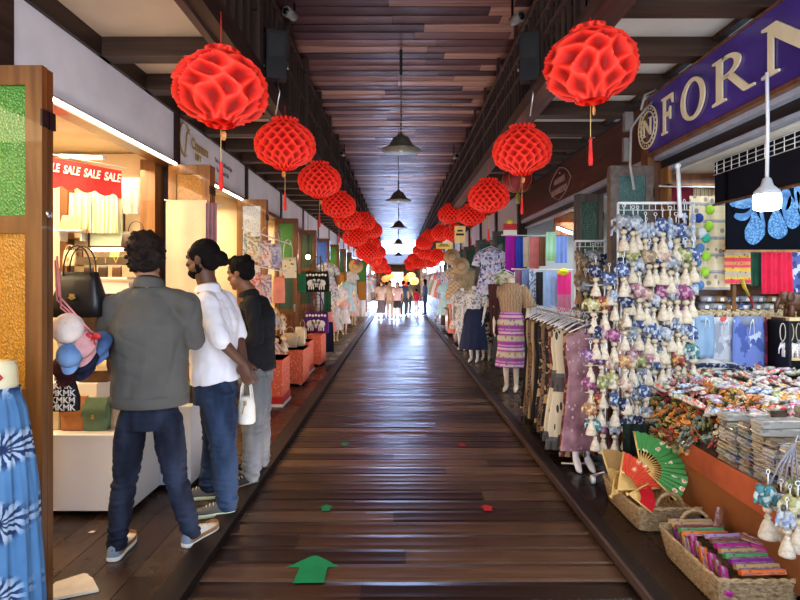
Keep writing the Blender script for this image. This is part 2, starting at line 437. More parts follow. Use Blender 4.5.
M_far = patt('far_stall_clutter', 'voro', 2.6, [(0, (.30, .20, .15)), (.3, (.52, .42, .34)), (.5, (.20, .16, .18)), (.7, (.60, .50, .42)), (.88, (.62, .38, .16))], 'LINEAR', distort=.6)
for a, b, c, d in ((-3.2, -.95, 0, 3.25), (.55, 3.3, 0, 3.25), (-.95, .55, 2.5, 3.25)):
    mb = MB(); mb.box2((a, 60, c), (b, 60.1, d)); structure(mb.build('wall_far', M_far))
# ------------------------------------------------------------------ camera, world, lamps
cam = bpy.data.cameras.new('camera'); co = bpy.data.objects.new('camera', cam); COL.objects.link(co)
co.location = (0, 0, CH); co.rotation_euler = (R(90), 0, 0)
cam.sensor_width = 36; cam.lens = 36*F/800; cam.shift_x = (400-CX)/800; cam.shift_y = -(300-CY)/800; cam.clip_end = 300
bpy.context.scene.camera = co
w = bpy.data.worlds.new('sky'); bpy.context.scene.world = w; w.use_nodes = True
nt = w.node_tree; bg = nt.nodes['Background']
tc = N(nt, 'ShaderNodeTexCoord'); sp = N(nt, 'ShaderNodeSeparateXYZ'); nt.links.new(tc.outputs['Generated'], sp.inputs[0])
nt.links.new(ramp(nt, sp.outputs[2], [(.0, (.75, .82, .95)), (.5, (.45, .62, 1.0))]), bg.inputs[0]); bg.inputs[1].default_value = 3.2
sc = bpy.context.scene
sc.view_settings.view_transform = 'Standard'; 
try: sc.view_settings.look = 'Medium High Contrast'
except Exception: pass
sc.view_settings.exposure = 0.08; sc.view_settings.gamma = 1.0
def area(name, loc, size, power, col, rot=(0, 0, 0), spread=180):
    l = bpy.data.lights.new(name, 'AREA'); l.shape = 'RECTANGLE'; l.size, l.size_y = size; l.energy = power; l.color = col
    l.spread = R(spread)
    o = bpy.data.objects.new(name, l); COL.objects.link(o); o.location = loc; o.rotation_euler = rot; return o
WARM, COOL = (1, .76, .47), (.86, .94, 1.0)
for i, (a, b) in enumerate(zip(LP[1:-1], LP[2:])):
    area('shop_light', (-3.0, (a+b)/2, 2.6), (1.2, b-a-.4), 75 if i == 1 else 55, WARM)
for i, (a, b) in enumerate(zip(RP[:-1], RP[1:])):
    area('shop_light', (3.3, (max(a, .5)+b)/2, 2.45), (1.6, min(b-a, 4.5)-.4), 62 if i < 2 else 50, COOL)
# added fill: soft lamp behind the camera, up-facing lamps standing in for bounce
area('aisle_fill', (0, -1.2, 2.6), (2.6, 2.4), 75, (.95, .97, 1), (R(65), 0, 0))
for y, e in ((5, 50), (11, 60), (17, 85), (24, 110), (32, 120)): area('bounce_fill', (0, y, .03), (2.2, 5.6), e, (1, .88, .88), (R(180), 0, 0))
area('far_hall_fill', (0, 52, 3.1), (3, 10), 260, (1, .9, .8))  # added lamp, keeps the roofed far hall from going dark
area('exit_daylight', (0, 43.5, 2.6), (4.4, 5.0), 950, (.42, .60, 1), (R(-90), 0, 0), 120)
# ------------------------------------------------------------------ red tissue lanterns
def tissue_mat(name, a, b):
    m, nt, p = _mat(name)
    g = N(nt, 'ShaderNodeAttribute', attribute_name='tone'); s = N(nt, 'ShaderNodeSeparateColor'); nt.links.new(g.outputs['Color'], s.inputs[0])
    c = ramp(nt, s.outputs[0], [(.0, tuple(x*.42 for x in a)), (.55, a), (1.0, b)])  # shade painted in: cell hollows darker, wall edges lighter
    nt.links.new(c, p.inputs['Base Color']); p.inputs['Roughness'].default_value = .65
    nt.links.new(c, p.inputs['Emission Color']); p.inputs['Emission Strength'].default_value = .20  # slight self-glow brightens the paper, no lamp inside
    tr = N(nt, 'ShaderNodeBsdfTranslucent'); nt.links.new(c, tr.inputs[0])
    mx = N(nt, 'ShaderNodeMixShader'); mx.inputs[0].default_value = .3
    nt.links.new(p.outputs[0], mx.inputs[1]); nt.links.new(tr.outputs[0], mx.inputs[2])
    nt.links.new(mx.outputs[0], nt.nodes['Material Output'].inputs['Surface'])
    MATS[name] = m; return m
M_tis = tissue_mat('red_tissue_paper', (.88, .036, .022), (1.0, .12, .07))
M_redt = plain('red_tassel_thread', (.7, .04, .03), .8)
M_disc = plain('gold_red_medallion', (.85, .32, .10), .5, var=.5, scale=60)
M_cordm = plain('gold_cord', (.62, .50, .22), .7)
PROF = [(-1, .36), (-.93, .40), (-.84, .44), (-.76, .66), (-.55, .88), (-.25, .985), (.0, 1.0), (.3, .95), (.55, .80), (.76, .56), (.85, .42), (.93, .38), (1, .42)]
def prof_r(z):
    for (z0, r0), (z1, r1) in zip(PROF[:-1], PROF[1:]):
        if z <= z1: return lerp(r0, r1, (z-z0)/(z1-z0))
    return PROF[-1][1]
def honeycomb(N_, M_, depth, seed, jit, sq=.82):
    """paper ball whose sheets are glued in a diamond lattice: deep cells between thin walls"""
    nu, nv = N_*10, 72
    vs = []; tn = []
    for j in range(nv+1):
        v = j/nv; z = -math.cos(PI*v*.94+PI*.03)/math.cos(PI*.03); z = max(-1, min(1, z))
        for i in range(nu):
            th = 2*PI*i/nu
            w1 = noise.noise((math.cos(th)*1.3+seed, math.sin(th)*1.3, z*1.2)); w2 = noise.noise((math.cos(th)*1.3, seed+math.sin(th)*1.3, z*1.2+5))
            uu = th/(2*PI)*N_+jit*.5*w1; vv = (z+1)/2*M_+jit*.35*w2
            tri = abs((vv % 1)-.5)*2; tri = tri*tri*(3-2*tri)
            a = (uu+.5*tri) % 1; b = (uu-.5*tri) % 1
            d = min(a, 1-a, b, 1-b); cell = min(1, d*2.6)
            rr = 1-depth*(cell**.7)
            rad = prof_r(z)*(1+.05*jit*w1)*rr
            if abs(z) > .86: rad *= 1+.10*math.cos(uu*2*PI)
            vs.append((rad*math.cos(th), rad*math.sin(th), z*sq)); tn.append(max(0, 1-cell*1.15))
    fs = [(j*nu+i, j*nu+(i+1) % nu, (j+1)*nu+(i+1) % nu, (j+1)*nu+i) for j in range(nv) for i in range(nu)]
    me = bpy.data.meshes.new('tissue_ball'); me.from_pydata(vs, [], fs); me.materials.append(M_tis)
    me.polygons.foreach_set('use_smooth', [True]*len(fs))
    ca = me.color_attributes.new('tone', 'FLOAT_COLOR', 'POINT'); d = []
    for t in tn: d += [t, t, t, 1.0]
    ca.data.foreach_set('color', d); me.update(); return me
BALLS = [honeycomb(10, 3.0, .20, 3, 1.1, .77), honeycomb(16, 4.5, .20, 9, .5, .79), honeycomb(16, 4.5, .2, 14, .8, .75)]
def pend_parts(parent, r, big):
    mb = MB(); mb.lathe([(.003, 0), (.022, .006), (.022, .014), (.003, .02)], n=12); mb.xf(Matrix.Rotation(PI/2, 4, 'X')); 
    mb.xf(Matrix.Diagonal((1, 1, 1.35, 1))); mb.xf(Matrix.Translation((0, -.01, -r-.05)))
    mb.build('medallion', M_disc, parent)
    mb = MB(); mb.tube([(0, 0, -r-.02), (0, 0, -r-.27)], .003, 5); mb.build('cord', M_cordm, parent)
    mb = MB(); mb.lathe([(.004, 0), (.012, -.015), (.009, -.03), (.015, -.13), (.012, -.17)][::-1], n=8); mb.xf(Matrix.Translation((0, 0, -r-.21))); mb.build('tassel', M_redt, parent)
def lantern(px, py, wpx, label, v=1, h=None, tilt=0, ztop=3.16, D=.58, sq=None):
    Y = D*F/wpx; c = P(px, py, Y); r = D/2
    t = empty('paper_lantern', c, label, 'lantern', rz=random.uniform(0, 6), group='red paper lanterns strung along both sides of the walkway')
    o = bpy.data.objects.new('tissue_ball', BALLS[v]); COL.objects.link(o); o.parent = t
    o.scale = (r, r, r*(sq or 1)); o.rotation_euler = (tilt, tilt*.6, 0)
    rz = r*.8*(sq or 1)
    if wpx > 12: pend_parts(t, rz, wpx > 40)
    top = min(ztop-c.z, 1.2)
    mb = MB(); mb.tube([(0, 0, rz*.9), (0, 0, max(top, rz+.03))], .003, 5); mb.build('hanging_string', M_redt, t)
    return t
L = lantern
L(221, 88, 97, 'largest red tissue lantern on the left, nearest the camera', 0, tilt=.08)
L(285, 144, 63, 'second red honeycomb lantern from the front in the left row', 1)
L(319.5, 180, 45, 'third red honeycomb lantern from the front in the left row', 1)
L(339, 205, 36, 'fourth red lantern from the front in the left row', 2)
ORD = ['fifth', 'sixth', 'seventh', 'eighth', 'ninth', 'tenth', 'eleventh', 'twelfth', 'thirteenth', 'fourteenth', 'fifteenth', 'sixteenth', 'seventeenth', 'eighteenth']
for k, (a, b, c) in enumerate([(348, 219, 29), (363, 222, 26), (372, 230, 22), (355, 237, 26), (371, 243, 20), (368, 252, 25), (377, 252, 19), (374, 259, 18.5), (380, 262, 15.5), (379, 268, 14), (385, 268, 12), (388, 272, 8)]):
    L(a, b, c, '%s red lantern in the left row, counted from the front' % ORD[k], 1+k % 2)
L(590.5, 65, 95, 'largest red tissue lantern on the right, nearest the camera', 0, tilt=-.06, sq=1.0)
L(522, 150, 61, 'second red honeycomb lantern from the front in the right row', 1)
L(488.5, 196, 43, 'third red honeycomb lantern from the front in the right row', 1)
L(471, 215, 29, 'fourth red lantern from the front in the right row', 2)
for k, (a, b, c) in enumerate([(450, 214, 25.5), (454, 233, 23), (441, 233, 21), (430, 236, 18), (437, 256, 18), (426, 254, 17), (424, 243, 18), (419, 250, 14), (419, 263, 15.5), (413, 258, 12.5), (411, 266, 12), (430, 262, 15), (408, 262, 9)]):
    L(a, b, c, '%s red lantern in the right row, counted from the front' % ORD[k], 1+k % 2)
# the one wire-framed lantern of another kind
c = P(518, 180, 8.6); t = empty('round_lantern', c, 'translucent round red lantern with gold frame and yellow tassel behind the second right lantern', 'lantern')
mb = MB(); mb.lathe([(.07, -.19), (.16, -.15), (.23, -.05), (.24, .02), (.2, .12), (.12, .18), (.07, .2)], n=24); mb.build('shade', plain('wine_gauze', (.32, .04, .04), .5, var=.3, scale=12), t)
mb = MB()
for k in range(8):
    a = k*PI/4; mb.tube([(q*math.cos(a), q*math.sin(a), z) for q, z in ((.07, -.19), (.165, -.15), (.235, -.05), (.245, .02), (.205, .12), (.125, .18), (.07, .2))], .004, 5)
mb.build('wire_frame', M_gold, t)
mb = MB(); mb.lathe([(.04, -.36), (.045, -.25), (.02, -.2), (.02, -.19)], n=10); mb.build('tassel', plain('olive_gold_fringe', (.36, .33, .08), .8), t)

# ------------------------------------------------------------------ pendant lamps on the centre line
M_lamp = plain('weathered_lamp_metal', (.16, .16, .12), .55, metal=.4, var=.3, bump=.2)
for k, (py, Y, lab) in enumerate([(147, 6.6, 'nearest grey metal bell pendant lamp hanging from the plank ceiling on a chain'), (197, 10.4, 'second metal bell pendant lamp from the front, smaller in view, over the walkway'), (224, 15.4, 'third dark bell pendant lamp from the front over the walkway'), (240, 21, 'fourth bell pendant lamp from the front, near the bright roof gap'), (252, 29, 'farthest small bell pendant lamp seen against the bright roof gap')]):
    c = P(401 if k == 0 else 398.5, py+4, Y)
    t = empty('pendant_lamp', c, lab, 'lamp', group='bell lamps over the walkway')
    mb = MB(); mb.lathe([(.23, 0), (.235, .012), (.2, .03), (.15, .05), (.12, .11), (.085, .16), (.04, .175), (.03, .2), (.005, .2)], n=28)
    mb.lathe([(.005, .17), (.08, .15), (.11, .105), (.14, .045), (.22, .003)], n=28, cap=False); mb.build('shade', M_lamp, t)
    mb = MB(); mb.ball((0, 0, .05), (.045, .045, .06), n=12); mb.build('bulb', plain('unlit_milk_bulb', (.7, .7, .62), .3), t)
    mb = MB(); top = 4.3-c.z; mb.tube([(0, 0, .19), (0, 0, top)], .006, 6); mb.box((0, 0, top-.18), (.035, .035, .3))
    for q in range(6): mb.lathe([(.004, 0), (.014, .012), (.004, .024)], c=(0, 0, .2+q*.05), n=8)
    mb.build('chain', M_black, t)

# ------------------------------------------------------------------ folded door leaves (door_n), with coloured ribbed glass
def glass(name, c, e=.25, s=95):
    if name in MATS: return MATS[name]
    m = patt(name, 'dots', s, [(0, tuple(x*1.35 for x in c)), (.45, c), (1, tuple(x*.65 for x in c))], 'LINEAR', rough=.15, bump=.5, stretch=(1, 1, .8), rot=(0, .78, 0))
    b = m.node_tree.nodes['Principled BSDF']; nt = m.node_tree
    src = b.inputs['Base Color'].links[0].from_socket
    nt.links.new(src, b.inputs['Emission Color']); b.inputs['Emission Strength'].default_value = e  # self-glow added so the panes look lit through
    b.inputs['Coat Weight'].default_value = .5
    return m
G_green = glass('green_ribbed_glass', (.045, .20, .03), .10); G_amber = glass('amber_ribbed_glass', (.36, .16, .012), .14); G_teal = glass('teal_ribbed_glass', (.04, .11, .10), .06)
G_blue = glass('blue_ribbed_glass', (.04, .14, .5), .2); G_pale = glass('clear_frosted_glass', (.50, .53, .55), .15); G_dark = glass('dark_green_glass', (.03, .08, .05), .05)
dn = [1]
def door(x0, x1, Y, top, g1, g2, wood_m, leaves=3, h2=None):
    """door folded out square to the facade; x0 hinge, x1 free edge"""
    root = empty('door_%d' % dn[0], ((x0+x1)/2, Y, 0)); dn[0] += 1; root['kind'] = 'structure'
    w = abs(x1-x0); st = w*.19
    for k in range(leaves):
        mb = MB(); y = k*.055; th = .04
        off = (random.uniform(-.008, .008) if k else 0)
        def bx(a, z0, b, z1, dd=0, mi=0): mb.box2((a+off, y+dd, z0), (b+off, y+th-dd, z1), mi)
        bx(-w/2, .03, -w/2+st, top); bx(w/2-st, .03, w/2, top)
        zs = [.03, .18, .95, 1.10, 1.80, 1.87, top-.10, top]
        zs = [.03, .18, .93, 1.05, 1.77, 1.85, top-.09, top]
        for q in (0, 2, 4, 6): bx(-w/2+st, zs[q], w/2-st, zs[q+1])
        bx(-w/2+st, .18, w/2-st, .93, .012)
        for sx in (-1, 1): mb.box2((sx*(w/2-st)-.006+off, y-.006, .2), (sx*(w/2-st)+.006+off, y, .91))
        mb.box2((sx*w/2-.006, y-.003, top-.28), (sx*w/2+.004, y+.043, top-.2), 1)
        lf = mb.build('door_leaf', [wood_m, M_black], root)
        for nm, a, b, g in (('glass_pane', 1.05, 1.77, g2), ('glass_pane', 1.85, top-.09, g1)):
            if g is None: continue
            m2 = MB(); m2.box2((-w/2+st+off, y+.014, a), (w/2-st+off, y+.026, b)); m2.build(nm, g, lf)
        if k == 0 and Y < 2.7:
            m2 = MB(); m2.lathe([(.004, 0), (.018, .004), (.018, .012), (.004, .016)], n=12); m2.xf(Matrix.Translation((w/2+.012, .02, 1.86)) @ Matrix.Rotation(PI/2, 4, 'Y')); m2.build('door_knob', M_metal, lf)
        elif k == 0:
            m2 = MB(); m2.box2((w/2-st*.75, y-.012, 1.0), (w/2-st*.35, y, 1.14)); m2.tube([(w/2-st*.55, y-.012, 1.09), (w/2-st*.55, y-.045, 1.09), (w/2-st*.9, y-.045, 1.09)], .007, 6)
            m2.build('door_handle', M_metal, lf)
    return root
door(-2.05, -1.64, 2.58, 2.545, G_green, G_amber, wood('near_door_wood_dimmed', (.095, .036, .009), (.24, .11, .034), 'Z', .4, coat=.25), 2)  # door wood copied darker, for the dim light on this door
DY = [(5.36, G_amber, G_amber), (7.64, G_pale, G_pale), (9.98, G_green, G_dark), (12.3, G_dark, G_dark), (14.7, G_blue, G_pale), (17.1, G_green, G_dark), (19.5, G_dark, G_amber), (21.9, G_dark, G_green)]
for Y, a, b in DY: door(-2.2, -1.8, Y, 2.665, a, b, M_door if Y < 8 else M_brown)
door(2.24, 1.86, 4.9, 2.56, G_teal, G_teal, plain('greyed_door_paint', (.15, .12, .10), .5, var=.3, scale=20), 2)
M_gd = wood('grey_weathered_door', (.07, .06, .05), (.15, .13, .11), 'Z', .5)
door(2.24, 1.95, 6.1, 2.50, G_dark, G_dark, M_gd, 2)
for k, Y in enumerate((10.7, 13.0, 15.5, 18)): door(2.22, 1.82, Y, 2.5, G_dark if k % 2 == 0 else G_teal, G_dark, M_gd, 2)

# ------------------------------------------------------------------ light strips
def tube_light(name, a, b, label, r=.012, s=12, col=(1, .86, .66), cat='light'):
    a, b = Vector(a), Vector(b); c = (a+b)/2
    t = empty(name, c, label, cat)
    mb = MB(); mb.tube([a-c, b-c], r, 8); mb.build('light_tube', glow('tube_glow_%s' % name, col, s) if name else None, t)
    d = (b-a).normalized(); mb = MB(); up = Vector((0, 0, r*1.3))
    mb.tube([a-c+up, b-c+up], [(r*1.1, r*.5)]*2, 6); mb.build('batten', M_wire, t)
    for q in (a-c, b-c):
        mb = MB(); mb.tube([q-d*.01, q+d*.01], r*1.15, 8); mb.build('end_cap', M_wire, t)
    return t
tube_light('warm_tube_light', (-2.13, 3.3, 2.67), (-2.13, 5.38, 2.67), 'long warm light tube under the first white panel above the handbag shop')
tube_light('warm_tube_light', (-2.13, 6.3, 2.66), (-2.13, 7.85, 2.66), 'shorter warm light tube under the second white panel on the left')
tube_light('warm_tube_light', P(92, 250, 5.1), P(124, 250, 5.1), 'small shelf light strip behind the head of the man in the grey jacket', r=.014, s=10)
tube_light('warm_tube_light', P(59, 156, 4.9), P(104, 158, 4.9), 'white light strip inside the handbag shop above the red sale banner', r=.014, s=8)

# ------------------------------------------------------------------ signs
serif = {  # outlines drawn by hand in a unit box (x across, y up)
 'F': [[(.05, 0), (.42, 0), (.42, .05), (.31, .08), (.31, .46), (.55, .46), (.60, .34), (.66, .34), (.66, .68), (.60, .68), (.55, .56), (.31, .56), (.31, .90), (.66, .90), (.76, .74), (.82, .74), (.80, 1.0), (.05, 1.0), (.05, .95), (.16, .92), (.16, .08), (.05, .05)]],
 'N': [[(.0, 0), (.30, 0), (.30, .05), (.20, .09), (.20, .74), (.80, -.02), (.90, -.02), (.90, .91), (1.0, .95), (1.0, 1.0), (.70, 1.0), (.70, .95), (.80, .91), (.80, .30), (.26, 1.0), (.0, 1.0), (.0, .95), (.11, .90), (.11, .09), (.0, .05)]],
}
def ringpoly(cx, cy, rx, ry, ix, iy, n=28):
    out = [(cx+rx*math.cos(2*PI*k/n), cy+ry*math.sin(2*PI*k/n)) for k in range(n)]
    inn = [(cx+ix*math.cos(2*PI*k/n), cy+iy*math.sin(2*PI*k/n)) for k in range(n)]
    return out, inn
M_purple = plain('glossy_purple_sign', (.075, .045, .26), .25, var=.25, scale=2, coat=.4)
M_letter = plain('cream_sign_lettering', (.74, .66, .46), .4, var=.05)
def letter(parent, ch, o, h, w, nm='letter', mt=None):
    """letters stand on the plane facing -X: text runs toward the camera (u = -Y)"""
    u, v = (0, -1, 0), (0, 0, 1); mb = MB()
    def pr(pts): mb.prism([(x*w, y*h) for x, y in pts], o, u, v, .012)
    def ring(a, b, y0=0, x0=0):
        n = len(a)
        for k in range(n):
            pr([a[k], a[(k+1) % n], b[(k+1) % n], b[k]])
    if ch in serif:
        for p in serif[ch]: pr(p)
    elif ch == 'O': ring(*ringpoly(.5, .5, .5, .52, .33, .43))
    elif ch == 'R':
        pr([(.02, 0), (.36, 0), (.36, .05), (.27, .08), (.27, .92), (.36, 1), (.02, 1), (.02, .95), (.12, .92), (.12, .08), (.02, .05)])
        a, b = ringpoly(.34, .75, .36, .25, .22, .17, 20)
        for k in range(-5, 5): pr([a[k], a[k+1], b[k+1], b[k]])
        pr([(.27, 1), (.35, 1), (.35, .92), (.27, .92)]); pr([(.27, .58), (.35, .58), (.35, .50), (.27, .50)])
        pr([(.36, .53), (.52, .53), (.88, .06), (1.0, .05), (1.0, 0), (.76, 0)])
    return mb.build(nm, mt or M_letter, parent)
sg = empty('shop_sign', (2.2, 3.9, 2.9), 'glossy purple sign with large cream serif letters FORN and a round monogram', 'sign')
mb = MB(); mb.box2((0, -2.9, -.235), (.045, 1.02, .255)); mb.build('sign_board', M_purple, sg)
mb = MB(); mb.box2((-.012, -2.9, -.262), (.05, 1.03, -.235)); mb.box2((-.012, -2.9, .25), (.05, 1.03, .265)); mb.build('sign_edge', M_brown, sg)
# letter positions from the photo on plane X = 2.2
def yat(px, X=2.19): return X*F/(px-CX)
for ch, p0, p1 in (('F', 661, 676), ('O', 681, 705), ('R', 712, 755), ('N', 762, 828)):
    ya, yb = yat(p0), yat(p1); w = ya-yb
    letter(sg, ch, (-.004, ya-3.9, -.145), .30, w)
cy0 = (yat(638)+yat(657))/2-3.9
mb = MB(); rr = (yat(638)-yat(657))/2
for r0, r1 in ((1.0, .93), (.74, .68)):
    a, b = ringpoly(0, 0, r0*rr, r0*.19, r1*rr, r1*.19, 36)
    for k in range(36): mb.prism([a[k], a[(k+1) % 36], b[(k+1) % 36], b[k]], (-.004, cy0, .0), (0, -1, 0), (0, 0, 1), .008)
for k in range(22):
    a = 2*PI*k/22; mb.box((-.008, cy0+rr*.84*math.cos(a), .19*.84*math.sin(a)), (.006, .012, .014))
mb.build('emblem_ring', M_letter, sg)
letter(sg, 'N', (-.004, cy0+.09, -.075), .15, .18, 'emblem_letter'); letter(sg, 'F', (-.006, cy0+.14, -.05), .12, .12, 'emblem_letter')
# brown sign with the pale scroll frame
sg = empty('shop_sign', (2.24, 7.4, 2.9), 'dark brown fascia sign with a pale scalloped frame and small script', 'sign')
yb0, yb1 = yat(549, 2.23)-7.4, yat(570, 2.23)-7.4
cyy = (yb0+yb1)/2; rr = (yb0-yb1)/2
mb = MB(); n_ = 40
pts = []
for k in range(n_):
    a = 2*PI*k/n_; q = 1+.10*abs(math.sin(2*a))*(-1)+.06*(math.cos(4*a) > .9)
    pts.append((math.cos(a)*rr*q, math.sin(a)*.22*q))
for k in range(n_):
    a, b = pts[k], pts[(k+1) % n_]; mb.prism([a, b, (b[0]*.95, b[1]*.95), (a[0]*.95, a[1]*.95)], (0, cyy, 0), (0, -1, 0), (0, 0, 1), .006)
M_pinky = plain('pale_pink_script', (.42, .28, .26), .5)
mb.build('scroll_frame', M_pinky, sg)
mb = MB(); rnd = random.Random(4)
for z0, wd in ((.045, .22), (-.095, .36)):     # two lines of looped script characters
    x = -wd
    while x < wd:
        s = rnd.uniform(.05, .075)
        loop = [(0, cyy-(x+s*.4*math.cos(t)), z0+s*.55*math.sin(t)) for t in [q*.7 for q in range(8)]]
        mb.tube([(-.004, p[1], p[2]) for p in loop], .006, 4); mb.tube([(-.004, cyy-(x+s*.42), z0-.035), (-.004, cyy-(x+s*.42), z0+.05)], .006, 4); x += s*1.05
mb.tube([(-.004, cyy, .13), (-.004, cyy-.02, .15), (-.004, cyy-.05, .135)], .007, 4)
mb.build('script_lettering', M_pinky, sg)
# gilt lettering on the second white panel
sg = empty('panel_lettering', (-2.185, 6.4, 2.98), 'gold ornate initial with gold name and grey lines painted on second white panel', 'sign')
mb = MB(); mb.tube([(0, -.66+.09*math.cos(t)*1.6, .02+.17*math.sin(t)) for t in [.5+q*.42 for q in range(12)]], .009, 5)
mb.tube([(0, -.66, -.16), (0, -.60, .1), (0, -.52, .16)], .008, 5)
mb.build('ornate_initial', M_gold, sg)
text_obj('gold_name', 'Ctnnurs', .16, M_gold, sg, (.002, -.22, .03), (PI/2, 0, PI/2), bold=.003)
text_obj('gold_name', 'GIFT', .09, M_gold, sg, (.002, -.28, -.09), (PI/2, 0, PI/2), bold=.003)
M_greyt = plain('grey_painted_lettering', (.20, .21, .24), .6)
text_obj('painted_line', 'Thai and Traditional Style', .075, M_greyt, sg, (.002, .62, .02), (PI/2, 0, PI/2), sx=.9)
text_obj('painted_line', 'The Oriental Gift', .075, M_greyt, sg, (.002, .58, -.09), (PI/2, 0, PI/2), sx=.9)

# ------------------------------------------------------------------ floodlights, speakers and cameras on the rails
def floodlight(loc, label, rz):
    t = empty('floodlight', loc, label, 'floodlight', rz=rz)
    mb = MB(); mb.box((0, 0, 0), (.17, .10, .42)); 
    for k in range(5): mb.box((0, .065, -.16+k*.08), (.15, .03, .018))
    mb.build('housing', M_black, t)
    mb = MB(); mb.box((0, -.055, .08), (.14, .012, .2)); mb.build('lens', plain('grey_glass', (.04, .045, .045), .2), t)
    mb = MB(); mb.tube([(-.1, 0, -.1), (-.11, .09, -.02), (.11, .09, -.02), (.1, 0, -.1)], .012, 6); mb.tube([(0, 0, -.2), (.03, -.03, -.32), (0, .03, -.5)], .008, 5); mb.build('bracket', M_metal, t)
floodlight(P(276, 56, 4.85), 'black floodlight unit fixed to the left gallery railing', .3)
floodlight(P(530, 58, 4.9), 'black floodlight unit with grey pane fixed to the right gallery railing', -.3)
def spot(loc, label, rz):
    t = empty('security_camera', loc, label, 'camera', rz=rz)
    mb = MB(); mb.tube([(0, -.09, 0), (0, -.085, 0), (0, .06, .01)], [.04, .052, .045], 12); mb.build('housing', plain('dusty_white_plastic', (.20, .19, .17), .6), t)
    mb = MB(); mb.tube([(0, -.093, 0), (0, -.086, 0)], .035, 12); mb.build('lens', M_black, t)
    mb = MB(); mb.tube([(0, .04, 0), (0, .06, .04), (0, .06, 4.302-loc.z)], .012, 6); mb.build('bracket', M_black, t)
spot(P(291, 15, 5.5), 'small round pale camera on the left gallery rail near the top', -.4)
spot(P(516, 20, 5.3), 'small round pale camera on the right gallery rail near the top', .4)
spot(P(455, 157, 11.3), 'distant small pale camera on the right gallery railing above the lanterns', .3)
spot(P(343, 154, 11.2), 'distant small pale camera on the left gallery railing above the lanterns', -.3)

for k, (px, py, Y, c) in enumerate(((386, 279, 46, 'orange'), (390, 276, 50, 'yellow'), (408, 279, 46, 'orange'), (411, 276, 44, 'yellow'), (405, 283, 52, 'red'), (414, 281, 42, 'yellow'))):
    t = empty('glowing_lantern', P(px, py, Y), 'small glowing %s lantern %s in the far hall' % (c, ['lowest on the left', 'left of the bright opening', 'right of the opening', 'highest on the right', 'nearest the opening', 'farthest right'][k]), 'lantern')
    mb = MB(); mb.lathe([(.1, -.28), (.28, -.2), (.36, 0), (.28, .2), (.1, .28)], n=16, wob=lambda a, z: .06*math.cos(8*a)); mb.build('shade', glow('far_lantern_'+c, {'orange': (1, .35, .08), 'yellow': (1, .65, .15), 'red': (.9, .06, .03)}[c], 1.0), t)
    mb = MB(); mb.tube([(0, 0, .27), (0, 0, .9)], .01, 5); mb.tube([(0, 0, -.28), (0, 0, -.6)], .03, 6); mb.build('cord', M_redt, t)
# ------------------------------------------------------------------ figures
def V(*a): return Vector(a if len(a) > 1 else a[0])
def skin_mat(name, c): return plain(name, c, .5, var=.08, scale=14, sss=.12, bump=.04, bscale=90)
def cloth_mat(name, c, var=.14, rough=.85, bump=.12, bs=220, sc=6): return plain(name, c, rough, var=var, scale=sc, bump=bump, bscale=bs)
def denim(name, a, b):
    m = patt(name, 'noise', 6, [(.38, a), (.52, tuple((x+y)/2 for x, y in zip(a, b))), (.72, b)], 'LINEAR', .85, stretch=(1, 1, .35)); return m
def limb(mb, pts, rad, up, caps=(1, 1)):
    """smooth taper through joints"""
    P_, R_ = [], []
    n = len(pts)
    for i in range(n-1):
        for k in range(4):
            t = k/4; P_.append(V(pts[i]).lerp(V(pts[i+1]), t)); R_.append((lerp(rad[i][0], rad[i+1][0], t), lerp(rad[i][1], rad[i+1][1], t)))
    P_.append(V(pts[-1])); R_.append(rad[-1])
    mb.tube(P_, R_, 16, up=up)
    for q in (0, -1):
        if not caps[q]: continue
        mb.ball(P_[q], (R_[q][0]*.98, R_[q][0]*.98, R_[q][1]*.98) if abs((V(pts[1])-V(pts[0])).normalized().z) < .5 else (R_[q][0], R_[q][0], R_[q][0]), n=12)
def hand(mb, w, d, nrm, th, curl=.5, s=1.0):
    """w wrist, d direction of the palm, nrm the way the palm faces, th the side of the thumb"""
    d, nrm, th = V(d).normalized(), V(nrm).normalized(), V(th).normalized(); w = V(w)
    mb.tube([w-d*.02*s, w+d*.03*s, w+d*.085*s], [(.026*s, .02*s), (.036*s, .016*s), (.040*s, .013*s)], 12, up=nrm)
    for k, (o, L) in enumerate(((.030, .075), (.010, .085), (-.010, .078), (-.029, .06))):
        p = w+d*.08*s+th*o*s; c = curl*(.8+.12*k); pts = [p]; a = 0
        for q in range(3):
            a += c*(.7+.2*q); p = p+(d*math.cos(a)+nrm*math.sin(a)+th*o*1.2)*(L/3*s); pts.append(p)
        mb.tube(pts, [.0095*s, .009*s, .0085*s, .007*s], 8); mb.ball(pts[-1], .007*s, n=8)
    p = w+d*.02*s+th*.026*s; q = p+(th*.6+d*.8)*.035*s+nrm*.008; r = q+(th*.15+d+nrm*.35)*.028*s
    mb.tube([p, q, r], [.013*s, .011*s, .008*s], 8); mb.ball(r, .008*s, n=8)
